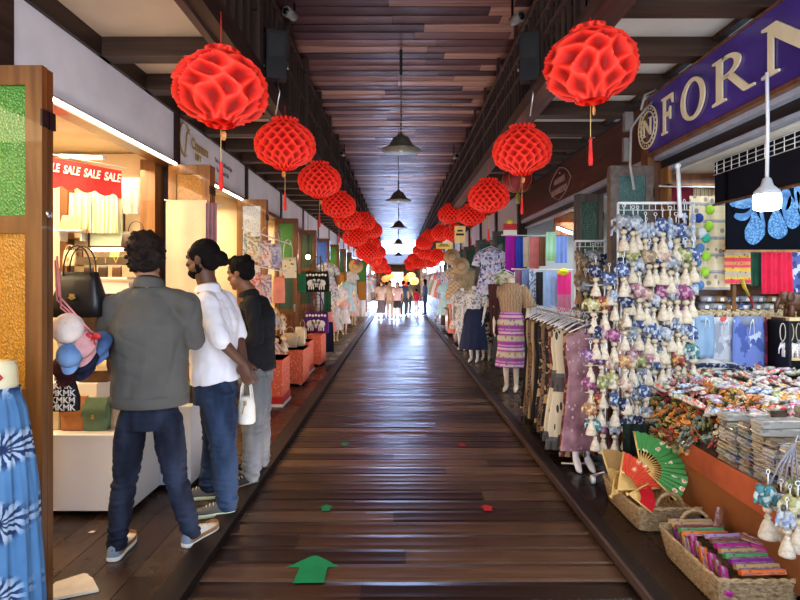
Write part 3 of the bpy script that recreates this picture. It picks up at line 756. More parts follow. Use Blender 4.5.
def figure(name_label, base, facing, H, J, cols, hair='short', vox=.009, skirt=False, beard=False, sleeves='long', look=None, hemz=None, far=False, shoes=True, wide=1.0, fit=1.0, group=None, jacket=False, legw=1.0, curlh=.5, handdir=None):
    """base: ground point; facing: unit xy; H height; J: joints (local to base) overriding the standing pose"""
    f = V(facing[0], facing[1], 0).normalized(); r = V(f.y, -f.x, 0); k = H/1.75; up = V(0, 0, 1)
    D = dict(hipc=up*.93*k, waist=up*1.08*k, chest=up*1.30*k, neck=up*1.49*k, head=up*1.635*k+f*.02)
    for s, q in ((-1, 'L'), (1, 'R')):
        D['sh'+q] = up*1.43*k+r*(s*.185*k*wide); D['el'+q] = up*1.13*k+r*(s*.25*k)-f*.02; D['wr'+q] = up*.90*k+r*(s*.24*k)+f*.08
        D['hip'+q] = up*.90*k+r*(s*.095*k); D['kn'+q] = up*.49*k+r*(s*.10*k)+f*.02; D['an'+q] = up*.08*k+r*(s*.10*k)-f*.02
        D['toe'+q] = f
    D.update({a: V(b) for a, b in J.items()})
    mb = MB(); sk = cols['skin']
    # torso, neck
    limb(mb, [D['hipc'], D['waist'], D['chest'], D['neck']-up*.045], [(.135*k, .09*k), (.12*k, .082*k), (.15*k, .09*k), (.07*k, .055*k)], f, (0, 0))
    limb(mb, [D['neck']-up*.07, D['neck']+up*.01, D['head']-up*.07*k-f*.005], [(.068*k, .068*k), (.060*k, .062*k), (.058*k, .062*k)], f)
    for q in 'LR':
        limb(mb, [D['sh'+q], D['el'+q], D['wr'+q]], [(.048*k, .05*k), (.039*k, .039*k), (.026*k, .026*k)], f)
        limb(mb, [D['hip'+q], D['kn'+q], D['an'+q]], [(.07*k, .075*k), (.048*k, .05*k), (.036*k, .038*k)], f)
        fd = V(D['toe'+q]).normalized()
        mb.tube([D['an'+q]-up*.03, D['an'+q]-up*.045+fd*.1], [(.033, .025), (.03, .02)], 8)
        d = (D['wr'+q]-D['el'+q]).normalized()
        s = -1 if q == 'L' else 1
        hd, hn, ht = (d, -r*s if abs(d.z) > .6 else -up*.4-r*s, f if abs(d.z) > .6 else up)
        if handdir and q in handdir: hd, hn, ht = handdir[q]
        hand(mb, D['wr'+q], hd, hn, ht, curlh, k)
    # head
    lk = V(look if look else facing).normalized(); lk = V(lk.x, lk.y, lk.z if len(lk) > 2 else 0); lr = lk.cross(up).normalized(); lu = lr.cross(lk)
    M = Matrix((lr, lk, lu)).transposed(); hc = D['head']
    def h(x, y, z): return hc+M @ (V(x, y, z)*k)
    def b(c, rr): mb.ball(h(*c), tuple(x*k for x in rr), n=20, rot=M)
    b((0, -.012, .035), (.076, .096, .090)); b((0, .026, -.02), (.062, .064, .085)); b((0, .060, .045), (.056, .038, .046)); b((0, .062, -.004), (.054, .030, .04)); b((0, .058, -.055), (.042, .042, .036)); b((0, .070, -.096), (.026, .024, .020)); b((0, .086, .024), (.046, .014, .010))
    for s in (-1, 1):
        b((s*.052, .022, -.055), (.02, .045, .035)); b((s*.04, .072, -.02), (.024, .02, .02)); b((s*.078, -.01, -.005), (.010, .020, .032)); b((s*.03, .088, .020), (.022, .012, .007))
    mb.tube([h(0, .09, .015), h(0, .107, -.01), h(0, .118, -.028)], [.009*k, .012*k, .014*k], 8); b((0, .108, -.032), (.018, .012, .009))
    b((0, .092, -.057), (.024, .012, .006)); b((0, .09, -.069), (.021, .011, .007))
    root = remesh(mb, 'person', sk, None, vox*.8 if not far else .014, 3)
    root.location = base; tag(root, name_label, 'person', group)
    for s in (-1, 1):
        m2 = MB(); m2.ball(h(s*.031, .081, .004), .0105*k, n=10); m2.ball(h(s*.031, .0895, .004), .005*k, 1, n=8)
        m2.build('eye', [plain('eye_white', (.7, .66, .6), .3), M_black], root)
    # hair
    m3 = MB(); hm = cols.get('hair', MATS['black_hair'])
    def hb(c, rr): m3.ball(h(*c), tuple(x*k for x in rr), n=20, rot=M)
    if hair == 'curly':
        hb((0, -.024, .058), (.095, .106, .088)); hb((0, -.055, -.005), (.090, .072, .092)); hb((0, .05, .105), (.072, .052, .036)); hb((0, -.070, -.055), (.074, .046, .050)); hb((.04, .02, .11), (.052, .052, .03))
        for s in (-1, 1): hb((s*.074, -.005, .02), (.020, .045, .055))
        for q in range(90):
            a = random.uniform(0, 2*PI); z = random.uniform(-.09, .135); rad = math.sqrt(max(0, 1-((z-.02)/.135)**2))
            x, y = math.cos(a)*.092*rad, -.028+math.sin(a)*.107*rad
            if y > .045 and z < .09: continue
            t_ = random.uniform(0, 3); m3.tube([h(x+.016*math.cos(t_+w_), y+.012*math.sin(t_+w_), z+.012-.006*w_) for w_ in range(5)], [.006*k, .009*k, .009*k, .008*k, .003*k], 6)
        wr = lambda p: .004*noise.noise(p*50)
    elif hair == 'bun':
        hb((0, -.018, .045), (.081, .101, .092)); hb((0, -.055, .0), (.074, .056, .075))
        for s in (-1, 1): hb((s*.07, .006, .035), (.012, .05, .045))
        hb((0, -.125, .0), (.05, .046, .05)); hb((0, -.15, -.02), (.03, .03, .03)); hb((0, -.10, .005), (.026, .03, .026))
        wr = lambda p: .003*noise.noise(p*60)
    elif hair == 'long':
        hb((0, -.02, .045), (.085, .102, .09)); hb((0, -.06, -.06), (.085, .05, .16))
        for s in (-1, 1): hb((s*.072, -.01, -.05), (.02, .05, .12))
        wr = lambda p: .004*noise.noise(p*30)
    else:
        hb((0, -.016, .055), (.084, .102, .086)); hb((0, -.05, .01), (.078, .062, .07)); hb((0, .055, .108), (.06, .04, .026))
        for s in (-1, 1): hb((s*.073, .004, .035), (.011, .04, .04))
        for q in range(26):
            a = random.uniform(0, 2*PI); z = random.uniform(.06, .135); rad = math.sqrt(max(0, 1-((z-.05)/.095)**2))
            hb((math.cos(a)*.08*rad, -.015+math.sin(a)*.10*rad, z), (.016, .016, .016))
        wr = lambda p: .004*noise.noise(p*60)+.002*noise.noise(p*120)
    remesh(m3, 'hair', hm, root, .006 if not far else .014, 1, wr)
    if beard:
        m4 = MB()
        for c, rr in (((0, .058, -.088), (.040, .040, .032)), ((.053, .02, -.062), (.016, .048, .03)), ((-.053, .02, -.062), (.016, .048, .03)), ((.03, .06, -.082), (.026, .03, .026)), ((-.03, .06, -.082), (.026, .03, .026)), ((0, .098, -.048), (.026, .009, .005)), ((.069, .0, -.03), (.008, .014, .04)), ((-.069, .0, -.03), (.008, .014, .04)), ((.045, .042, -.078), (.022, .03, .02)), ((-.045, .042, -.078), (.022, .03, .02))):
            m4.ball(h(*c), tuple(x*k for x in rr), n=14, rot=M)
        remesh(m4, 'beard', hm, root, .006, 1, lambda p: .002*noise.noise(p*90))
    for s in (-1, 1):
        m5 = MB(); m5.tube([h(s*.015, .099, .026), h(s*.032, .097, .032), h(s*.05, .086, .027)], [.003, .0042, .003], 6); m5.build('eyebrow', hm, root)
    # top
    hz = hemz if hemz else .86*k
    m6 = MB(); q_ = fit
    g = .022*q_
    pel = V(D['hipc'])
    hem = V(lerp(pel.x, D['waist'].x, .0), pel.y, hz)
    limb(m6, [hem, D['waist'], D['chest'], D['chest'].lerp(D['neck'], .55), D['neck']-up*.03*k], [(.175*k*q_, .135*k*q_), (.165*k*q_, .125*k*q_), (.178*k*q_, .128*k*q_), (.15*k, .10*k), (.07*k, .068*k)], f, (0, 0))
    sl = {'long': 1.0, 'elbow': .0, 'short': -.5}[sleeves]
    for q in 'LR':
        sh, el, wr_ = D['sh'+q], D['el'+q], D['wr'+q]
        a = .062*k*(q_**.5); nk = D['neck']-up*.055*k
        m6.tube([nk.lerp(sh, .25), nk.lerp(sh, .7), sh+up*.0], [(.06*k, .058*k), (.066*k, .06*k), (a, a)], 14, up=f); m6.ball(sh, a*1.04, n=14)
        if sl == 1.0: limb(m6, [sh, el, el.lerp(wr_, .92)], [(a, a*1.05), (a*.82, a*.85), (a*.62, a*.62)], f)
        elif sl == 0: limb(m6, [sh, sh.lerp(el, .6), sh.lerp(el, .98)], [(a, a*1.05), (a*.95, a*.97), (a*.98, a*.98)], f)
        else: limb(m6, [sh, sh.lerp(el, .3), sh.lerp(el, .6)], [(a, a*1.05), (a*.95, a*.97), (a*.95, a*.95)], f)
    def wz(p):
        a_ = abs(noise.noise(V(p.x*9+3, p.y*9, p.z*3.2)))      # long vertical folds
        b_ = abs(noise.noise(V(p.x*6+p.z*5, p.y*6, p.z*10)))   # drag lines
        return -.007*(1-min(1, a_*3.5))-.005*(1-min(1, b_*4))+.009*noise.noise(V(p.x*6, p.y*6, p.z*8))+.004
    if far: wz = None
    top = remesh(m6, 'jacket' if jacket else 'shirt', cols['top'], root, vox if not far else .018, 5, wz)
    # collar
    m7 = MB(); nk = D['neck']-up*.012*k
    n_ = 20; prof = []
    for i in range(n_+1 if not jacket else n_+1):
        a = -2.6+5.2*i/n_; e = V(r*math.sin(a)*.066*k-f*math.cos(a)*.064*k)
        prof.append((nk+e*1.0-up*.02+up*.012*math.cos(a), nk+e*.9+up*(.032+.014*math.cos(a))*k, nk+e*1.16+up*(.018+.010*math.cos(a))*k, nk+e*1.3-up*(.02)*k))
    m7.add([p for t in prof for p in t], [(i*4+j, (i+1)*4+j, (i+1)*4+j+1, i*4+j+1) for i in range(n_) for j in range(3)])
    m7.build('collar', cols.get('collar', cols['top']), top)
    if jacket:
        m8 = MB()     # hem band
        n_ = 28; rs = []
        for dz, ex in ((-.055, .96), (-.05, .985), (0, 1.0), (.012, .96)):
            rs.append([hem+up*dz+r*math.cos(a)*.176*k*q_*ex+f*math.sin(a)*.136*k*q_*ex for a in [2*PI*i/n_ for i in range(n_)]])
        m8.rings(rs); m8.build('hem_band', cols['top'], top)
    # trousers or skirt
    m9 = MB()
    if skirt:
        limb(m9, [D['waist']-up*.02, D['hipc'], V(0, 0, skirt+.2)+D['hipc']*0, V(0, 0, skirt)], [(.13*k, .1*k), (.16*k, .12*k), (.19*k, .16*k), (.21*k, .18*k)], f, (0, 0))
        remesh(m9, 'skirt', cols['legs'], root, .018 if far else .012, 3)
    else:
        hb_ = (D['hipL']+D['hipR'])/2; limb(m9, [D['hipc']+up*.10*k, D['hipc'], hb_-up*.02*k], [(.13*k, .09*k), (.155*k, .112*k), (.165*k, .105*k)], f, (0, 0))
        for q in 'LR':
            th = D['hip'+q]; kn = D['kn'+q]; an = D['an'+q]; mid = th.lerp(kn, .35)-f*.01
            limb(m9, [th+up*.02, mid, kn, kn.lerp(an, .4)-f*.006, an+up*.0], [(.088*k*legw, .10*k*legw), (.092*k*legw, .10*k*legw), (.072*k*legw, .076*k*legw), (.070*k*legw, .074*k*legw), (.058*k*legw, .063*k*legw)], f)
        kz = [D['knL'].z, D['anL'].z]
        def wt(p):
            w_ = math.exp(-((p.z-kz[0])/.10)**2)*1.2+math.exp(-((p.z-kz[1]-.05)/.11)**2)*2.0+.5+math.exp(-((p.z-.82)/.08)**2)*.4
            return w_*(.006*noise.noise(V(p.x*8, p.y*8, p.z*42))+.003*noise.noise(V(p.x*20, p.y*20, p.z*60)))
        remesh(m9, 'trousers', cols['legs'], root, vox if not far else .018, 4, None if far else wt)
    if shoes:
        for q in 'LR':
            make_shoe(root, D['an'+q], V(D['toe'+q]), cols.get('shoe', ('shoe_dark', 'shoe_sole')), k, far)
    return root, D, M, hc
def make_shoe(root, an, fd, mats, k, far=False):
    fd = V(fd.x, fd.y, 0).normalized(); rr = V(fd.y, -fd.x, 0); up = V(0, 0, 1); o = V(an.x, an.y, 0)-fd*.055
    L = .268*k
    def wd(t): return .034+.018*math.sin(PI*min(1, t*1.05))+.008*math.sin(PI*max(0, t-.35)/.65) if t < .97 else .03
    ts = [0, .04, .12, .25, .4, .55, .7, .82, .92, .98, 1.0]; ws = [.018, .032, .038, .040, .040, .046, .050, .049, .042, .028, .012]
    rs = []
    def outline(ex, z0, toeup):
        left = [o+fd*(L*t)+rr*(w*k*ex)+up*(z0+(toeup*max(0, t-.75)**2*4)) for t, w in zip(ts, ws)]
        right = [o+fd*(L*t)-rr*(w*k*ex)+up*(z0+(toeup*max(0, t-.75)**2*4)) for t, w in zip(ts, ws)][::-1]
        return left+right
    so = MB(); so.rings([outline(.96, .001, .05), outline(1.06, .006, .05), outline(1.08, .022, .05), outline(1.02, .032, .05)])
    upm = MB(); hs = [.07, .088, .093, .095, .09, .075, .062, .054, .044, .034, .028]
    secs = []
    for t, w, hh in zip(ts, ws, hs):
        c = o+fd*(L*t); secs.append([c+rr*(w*k*1.0*math.cos(a))+up*(.026+(hh-.026)*max(0, math.sin(a))) for a in [PI*i/10 for i in range(11)]])
    upm.add([p for s in secs for p in s], [(i*11+j, (i+1)*11+j, (i+1)*11+j+1, i*11+j+1) for i in range(len(ts)-1) for j in range(10)]+[tuple(range(11))])
    u = upm.build('shoe', MATS[mats[0]], root); so.build('sole', MATS[mats[1]], u)
    if not far:
        hp = MB(); c = o; 
        secs = []
        for t, w, hh in zip(ts[:4], ws[:4], (.082, .098, .098, .080)):
            cc = o+fd*(L*t-.002); secs.append([cc+rr*(w*k*1.05*math.cos(a))+up*(.026+(hh-.026)*max(0, math.sin(a))) for a in [PI*i/10 for i in range(11)]])
        hp.add([p for s in secs for p in s], [(i*11+j, (i+1)*11+j, (i+1)*11+j+1, i*11+j+1) for i in range(3) for j in range(10)]+[tuple(range(11))])
        hp.build('heel_patch', MATS[mats[3] if len(mats) > 3 else mats[0]], u)
        hb2 = MB(); hb2.rings([outline(1.03, .026, .05), outline(1.05, .03, .05), outline(1.04, .046, .05), outline(.99, .05, .05)], cap=False); hb2.build('side_band', MATS[mats[2] if len(mats) > 2 else mats[0]], u)
        la = MB()
        for q in range(4):
            t = .42+q*.08; z = .092-q*.008; la.tube([o+fd*(L*t)+rr*.022+up*(z-.012), o+fd*(L*t)+up*(z+.002), o+fd*(L*t)-rr*.022+up*(z-.012)], .003, 5)
        la.build('laces', MATS['shoe_sole'], u)
plain('black_hair', (.008, .006, .006), .8, spec=.2, var=.3, scale=40, bump=.5, bscale=120)
plain('brown_hair', (.020, .012, .009), .75, spec=.25, var=.4, scale=30, bump=.5, bscale=90)
plain('shoe_dark', (.03, .03, .032), .6); plain('shoe_sole', (.75, .72, .64), .5)
plain('shoe_cream', (.70, .66, .57), .6); plain('shoe_tan', (.30, .15, .06), .7); plain('shoe_grey', (.13, .12, .115), .8, bump=.3)
plain('sole_lime', (.70, .74, .48), .5); plain('sole_tan', (.50, .34, .20), .6); plain('shoe_blue_grey', (.20, .24, .29), .8)
S_tan = skin_mat('tan_skin', (.40, .22, .14)); S_dark = skin_mat('dark_skin', (.13, .062, .038)); S_mid = skin_mat('brown_skin', (.22, .105, .06)); S_light = skin_mat('fair_skin', (.58, .38, .28))

def J_(base, **k): return {a: P(*b)-V(base) for a, b in k.items()}
# 1 — man in the grey jacket, back to us
b1 = (-1.40, 3.2, 0)
j = J_(b1, head=(146, 258, 3.20), neck=(149, 281, 3.17), chest=(150, 325, 3.16), waist=(150, 372, 3.17), hipc=(150, 408, 3.18),
       shL=(113, 308, 3.16), shR=(187, 305, 3.16), elL=(101, 353, 3.20), elR=(195, 340, 3.24), wrL=(122, 338, 3.46), wrR=(180, 335, 3.48),
       hipL=(132, 424, 3.18), hipR=(168, 424, 3.18), knL=(125, 480, 3.16), knR=(176, 478, 3.23), anL=(116, 546, 3.14), anR=(191, 531, 3.30))
j['toeL'] = (-.10, 1, 0); j['toeR'] = (.36, .93, 0)
figure('man in grey-green jacket and dark blue jeans, seen from behind, browsing handbags', b1, (-.12, 1), 1.78, j,
       dict(skin=S_tan, hair=MATS['brown_hair'], top=cloth_mat('grey_green_jacket', (.105, .100, .088), .10), legs=denim('indigo_denim', (.003, .006, .018), (.036, .052, .092)), shoe=('shoe_cream', 'shoe_sole', 'shoe_tan', 'shoe_blue_grey')),
       hair='curly', look=(-.35, .9, -.28), hemz=.905, wide=1.0, fit=1.20, jacket=True, legw=.90)
# 2 — man in the white shirt
b2 = (-1.21, 3.72, 0)
j = J_(b2, head=(203, 260, 3.74), neck=(208, 287, 3.74), chest=(214, 322, 3.74), waist=(214, 358, 3.74), hipc=(216, 383, 3.74),
       shL=(208, 305, 3.58), shR=(227, 301, 3.88), elL=(221, 341, 3.50), elR=(238, 334, 3.88), wrL=(242, 363, 3.66), wrR=(244, 362, 3.78),
       hipL=(217, 398, 3.66), hipR=(216, 398, 3.82), knL=(223, 445, 3.66), knR=(216, 440, 3.90), anL=(227, 503, 3.73), anR=(209, 484, 4.00))
j['toeL'] = (-.95, -.28, 0); j['toeR'] = (-.98, -.15, 0)
figure('man in white rolled-sleeve shirt with tied bun, hands clasped behind his back', b2, (-.86, .5), 1.84, j,
       dict(skin=S_dark, top=cloth_mat('white_cotton_shirt', (.74, .74, .77), .05), legs=denim('blue_denim', (.008, .020, .050), (.045, .085, .16)), shoe=('shoe_grey', 'sole_lime', 'shoe_grey', 'shoe_dark')),
       hair='bun', beard=True, sleeves='elbow', look=(-.97, .25, -.06), hemz=.88, fit=1.02, legw=1.12,
       handdir={'L': ((.25, .1, -.95), (.1, .9, .1), (-.9, .1, 0)), 'R': ((.45, -.3, -.8), (-.1, .7, 0), (.8, .3, .1))}, curlh=.3)
# 3 — man in black
b3 = (-1.14, 4.35, 0)
j = J_(b3, head=(241, 274, 4.35), neck=(249, 293, 4.36), chest=(256, 318, 4.38), waist=(256, 348, 4.38), hipc=(256, 372, 4.38),
       shL=(252, 305, 4.22), shR=(262, 303, 4.54), elL=(257, 340, 4.15), elR=(264, 335, 4.6), wrL=(236, 340, 4.25), wrR=(240, 338, 4.5),
       hipL=(255, 380, 4.30), hipR=(256, 380, 4.46), knL=(253, 422, 4.30), knR=(260, 418, 4.52), anL=(251, 476, 4.27), anR=(261, 461, 4.62))
j['toeL'] = (-.75, -.65, 0); j['toeR'] = (-.8, -.5, 0)
figure('man in black shirt and grey trousers standing behind the white-shirted man', b3, (-.88, .47), 1.76, j,
       dict(skin=S_mid, top=cloth_mat('black_cotton_shirt', (.006, .006, .008), .2), legs=denim('grey_denim', (.13, .14, .15), (.27, .28, .28)), shoe=('shoe_dark', 'sole_tan')),
       hair='short', beard=False, look=(-.95, .3, -.15), hemz=.86, fit=1.0, legw=1.1)
# distant shoppers
def far_person(px, feet, lab, top, legs, face, H=1.6, skirt=False, hair='short', sleeves='short', J=None):
    Y = CH*F/(feet-CY); X = (px-CX)*Y/F
    figure(lab, (X, Y, 0), face, H, J or {}, dict(skin=S_light, top=cloth_mat('far_'+top[0], top[1]), legs=cloth_mat('far_'+legs[0], legs[1])), hair=hair, far=True, skirt=skirt, sleeves=sleeves)
far_person(381, 319, 'woman in cream blouse and long grey skirt, leftmost of the distant shoppers', ('cream', (.72, .58, .50)), ('grey_skirt', (.16, .14, .15)), (.3, -1), 1.55, .25, 'long')
far_person(390, 318.5, 'distant shopper in beige top and knee-length shorts, second from left', ('beige', (.66, .52, .42)), ('tan', (.50, .40, .32)), (0, -1), 1.56, False)
far_person(397.5, 319, 'woman in pale pink top and dark skirt in the middle of distant walkway', ('pink', (.75, .56, .54)), ('charcoal', (.05, .045, .055)), (-.2, -1), 1.5, .45, 'long')
far_person(403.5, 315, 'distant shopper in navy top standing behind the woman in dark skirt', ('navy', (.06, .08, .16)), ('dark_trousers', (.05, .05, .06)), (.2, 1), 1.55)
far_person(408.5, 313.5, 'distant shopper in olive top with dark trousers near the exit', ('olive', (.22, .24, .18)), ('dark_trousers', (.05, .05, .06)), (.6, 1), 1.5)
far_person(416.5, 313, 'small distant child in bright red shirt', ('red', (.75, .03, .08)), ('white', (.7, .65, .65)), (0, 1), 1.15)
far_person(425, 315, 'woman in blue denim jacket and trousers, rightmost of distant shoppers', ('denim', (.06, .10, .22)), ('blue', (.04, .06, .14)), (-1, .1), 1.62, False, 'long', 'long')
far_person(386.5, 313, 'distant shopper in mauve top behind the woman in cream blouse', ('mauve', (.5, .25, .28)), ('dark_trousers', (.05, .05, .06)), (.1, 1), 1.5)

# white handbag hanging from the hands
c = P(246.5, 424, 3.80); t = empty('handbag', c, 'small white leather handbag held behind the back of the man in white', 'handbag')
mb = MB(); mb.tube([(0, 0, .004), (0, 0, .02), (0, 0, .12), (0, 0, .18), (0, 0, .19)], [(.05, .035), (.062, .042), (.06, .04), (.05, .03), (.03, .018)], 14, up=(0, 1, 0)); mb.build('bag_body', plain('white_leather', (.74, .71, .62), .45), t)
for s in (-1, 1):
    mb = MB(); mb.tube([(-.035, s*.025, .17), (-.03, s*.02, .25), (-.01, s*.01, .315), (.012, s*.01, .315), (.03, s*.02, .25), (.038, s*.025, .17)], .006, 6); mb.build('bag_handle', MATS['white_leather'], t)
mb = MB(); mb.box((.0, -.042, .15), (.02, .008, .03)); mb.tube([(.0, -.045, .15), (-.015, -.055, .08)], .004, 5); mb.build('clasp', M_gold, t)
# ------------------------------------------------------------------ generic goods
def fold_sheet(w, h, folds=4, amp=.02, taper=1.0, seed=0, nz=14, scallop=None, drop=0):
    """cloth hanging from its top edge at the origin, width along x"""
    rnd = random.Random(seed); ph = rnd.uniform(0, 6); mb = MB(); nu = max(16, folds*6)
    def fn(u, v):
        x = (u-.5)*w*lerp(1, taper, v); a = amp*(.35+.65*v)
        y = a*math.sin(u*folds*2*PI+ph+.5*math.sin(v*3))+a*.5*math.sin(u*folds*3.3+ph*2)
        z = -h*v-(drop*(4*(u-.5)**2-1) if drop else 0)
        if scallop and v > .99: z -= scallop*abs(math.sin(u*PI*4.5))
        return (x, y, z)
    mb.sheet(fn, nu, nz)
    return mb
def cloth_at(name, px0, px1, py0, py1, Y, mat, label, cat, folds=4, taper=1.0, group=None, rod=None, seed=0, amp=None, rz=0):
    a, b = P(px0, py0, Y), P(px1, py1, Y); w = abs(b.x-a.x); h = abs(a.z-b.z); c = Vector(((a.x+b.x)/2, Y, a.z))
    mb = fold_sheet(w, h, folds, amp or w*.06, taper, seed)
    o = mb.build(name, mat, None, c, rz); tag(o, label, cat, group); return o
def bag(loc, w, h, d, mats, label, cat='handbag', handle=.6, taper=.85, rz=0, flap=False, clasp=True, group=None, name='handbag', deco=None, soft=0):
    """bag standing on its base at loc; mats = (body, handle, trim)"""
    t = empty(name, loc, label, cat, rz, group)
    mb = MB(); rs = []
    for z, k in ((.0, .90), (.02, .98), (.35, 1.0), (.8, lerp(1, taper, .75)), (1.0, taper)):
        ring = []
        for i in range(24):
            a = 2*PI*i/24; cx, sx = math.cos(a), math.sin(a); e = .35
            x = math.copysign(abs(cx)**e, cx)*w/2*k; y = math.copysign(abs(sx)**e, sx)*d/2*(k if z < .8 else k*(.45 if z == 1 else .75))
            zz = h*z-(soft*h*.15*(1-abs(cx)) if z == 1 else 0)
            ring.append((x, y, zz))
        rs.append(ring)
    mb.rings(rs); mb.build('bag_body', mats[0], t)
    if handle:
        for s in ((-1, 1) if handle > 0 else (0,)):
            hh = abs(handle)*h; pts = [(w*.28*math.cos(PI*k/10)*-1, s*d*.22, h*.93+hh*math.sin(PI*k/10)**.8) for k in range(11)]
            m2 = MB(); m2.tube(pts, max(.004, w*.018), 6, flat=.7); m2.build('bag_handle', mats[1], t)
    if flap:
        m3 = MB(); m3.sheet(lambda u, v: ((u-.5)*w*.98*lerp(taper, 1, v), -d*.5*lerp(.4, 1.06, min(1, v*1.6))-.004, h*(1.01-.55*v)+(-.02*h*math.sin(u*PI) if v > .9 else 0)), 10, 8); m3.build('bag_flap', mats[2], t)
    if clasp:
        m4 = MB(); m4.box((0, -d*.5-.010, h*.48), (w*.10, .012, h*.08)); m4.tube([(-w*.07, -d*.5-.012, h*.44), (0, -d*.5-.016, h*.40), (w*.07, -d*.5-.012, h*.44)], .004, 5); m4.build('clasp', M_gold, t)
    if deco: deco(t, w, h, d)
    return t
def rod(a, b, label, r=.008, mat=None, name='hanging_rail', cat='rail', group=None):
    a, b = Vector(a), Vector(b); c = (a+b)/2; t = empty(name, c, label, cat, group=group)
    mb = MB(); mb.tube([a-c, b-c], r, 8); mb.build('bar', mat or M_wire, t)
    for q in (a-c, b-c): mb = MB(); mb.ball(q, r*1.5, n=8); mb.build('end_cap', mat or M_wire, t)
    return t
leather = lambda n, c, rough=.42: plain(n, c, rough, var=.15, scale=12, bump=.08, bscale=150, coat=.1)
L_black = leather('black_leather', (.012, .012, .013)); L_brown = leather('brown_leather', (.10, .045, .02)); L_tan = leather('orange_tan_leather', (.42, .17, .055))
L_green = leather('sage_green_leather', (.12, .20, .12)); L_cream = leather('cream_leather', (.70, .58, .38)); L_beige = leather('beige_leather', (.55, .43, .30)); L_dk = leather('dark_brown_leather', (.04, .02, .012))

# ------------------------------------------------------------------ batik skirt on a waist form at the very left
batik = None
def batik_mat():
    m, nt, b = _mat('blue_tie_dye')
    tc = N(nt, 'ShaderNodeTexCoord'); sp = N(nt, 'ShaderNodeSeparateXYZ'); nt.links.new(tc.outputs['Object'], sp.inputs[0])
    def mth(op, a, bb=None, c=None):
        n = N(nt, 'ShaderNodeMath', operation=op)
        for i, q in enumerate((a, bb, c)):
            if q is None: continue
            if isinstance(q, (int, float)): n.inputs[i].default_value = q
            else: nt.links.new(q, n.inputs[i])
        return n.outputs[0]
    zf = mth('SUBTRACT', mth('FRACT', mth('MULTIPLY_ADD', sp.outputs[2], 3.55, .36)), .5)      # one burst every 0.28 m
    zf = mth('MULTIPLY', zf, .28); x = mth('ADD', sp.outputs[0], -.10)
    r = mth('SQRT', mth('ADD', mth('MULTIPLY', zf, zf), mth('MULTIPLY', x, x)))
    an = mth('ARCTAN2', zf, x)
    nz = N(nt, 'ShaderNodeTexNoise', i_Scale=26, i_Detail=4.0); nt.links.new(tc.outputs['Object'], nz.inputs['Vector'])
    sp_ = mth('SINE', mth('ADD', mth('MULTIPLY', an, 12), mth('MULTIPLY', nz.outputs[0], 7)))
    streak = ramp(nt, mth('MULTIPLY_ADD', sp_, .5, .5), [(.3, (.018, .04, .12)), (.62, (.36, .45, .54))])
    inn = ramp(nt, mth('MULTIPLY_ADD', nz.outputs[0], .03, r), [(.030, (0, 0, 0)), (.044, (1, 1, 1))]); out = ramp(nt, mth('MULTIPLY_ADD', nz.outputs[0], .035, r), [(.075, (1, 1, 1)), (.105, (0, 0, 0))])
    mA = N(nt, 'ShaderNodeMix', data_type='RGBA'); nt.links.new(inn, mA.inputs[0]); mA.inputs[6].default_value = (.012, .028, .09, 1); nt.links.new(streak, mA.inputs[7])
    mB_ = N(nt, 'ShaderNodeMix', data_type='RGBA'); nt.links.new(out, mB_.inputs[0]); mB_.inputs[6].default_value = (.085, .20, .36, 1); nt.links.new(mA.outputs[2], mB_.inputs[7]); ring = mB_.outputs[2]
    ad = N(nt, 'ShaderNodeMix', data_type='RGBA', blend_type='MULTIPLY'); ad.inputs[0].default_value = .5
    n2 = N(nt, 'ShaderNodeTexNoise', i_Scale=7.0); nt.links.new(tc.outputs['Object'], n2.inputs['Vector'])
    nt.links.new(ring, ad.inputs[6]); nt.links.new(ramp(nt, n2.outputs[0], [(.3, (.7, .7, .75)), (.7, (1.2, 1.2, 1.15))]), ad.inputs[7])
    nt.links.new(ad.outputs[2], b.inputs['Base Color']); b.inputs['Roughness'].default_value = .85
    MATS['blue_tie_dye'] = m; return m
t = empty('mannequin', (-1.655, 2.28, 0), 'cream waist form wearing a long blue tie-dye skirt at the left edge', 'mannequin')
M_form = plain('cream_form', (.68, .60, .38), .6, var=.06)
mb = MB(); mb.lathe([(.10, 1.05), (.103, 1.10), (.098, 1.16), (.096, 1.205), (.09, 1.222), (.02, 1.228)], n=28, sy=.72); mb.build('torso', M_form, t)
mb = MB(); mb.box((.065, -.056, 1.165), (.028, .006, .028), rot=Matrix.Rotation(.78, 3, 'Y')); mb.build('heart_patch', rm, t)
mb = MB(); mb.lathe([(.15, 0.0), (.15, .02), (.02, .03), (.014, .05), (.014, 1.06)], n=18); mb.build('stand', M_metal, t)
mb = MB(); prof = [(.200, .10), (.196, .14), (.184, .4), (.166, .7), (.142, .92), (.128, 1.03), (.112, 1.075), (.107, 1.095), (.108, 1.12)]
prof = [(lerp(*q) if 0 else q[0], q[1]) for q in prof]
full = []
for (r0, z0), (r1, z1) in zip(prof[:-1], prof[1:]):
    for k in range(5): full.append((lerp(r0, r1, k/5), lerp(z0, z1, k/5)))
full.append(prof[-1])
mb.lathe(full, n=120, sy=.75, cap=False, wob=lambda a, z: (.055*math.sin(a*14+math.sin(z*5))+.03*math.sin(a*31+z*3))*min(1, (1.12-z)*3.2+.12))
mb.build('skirt', batik_mat(), t)

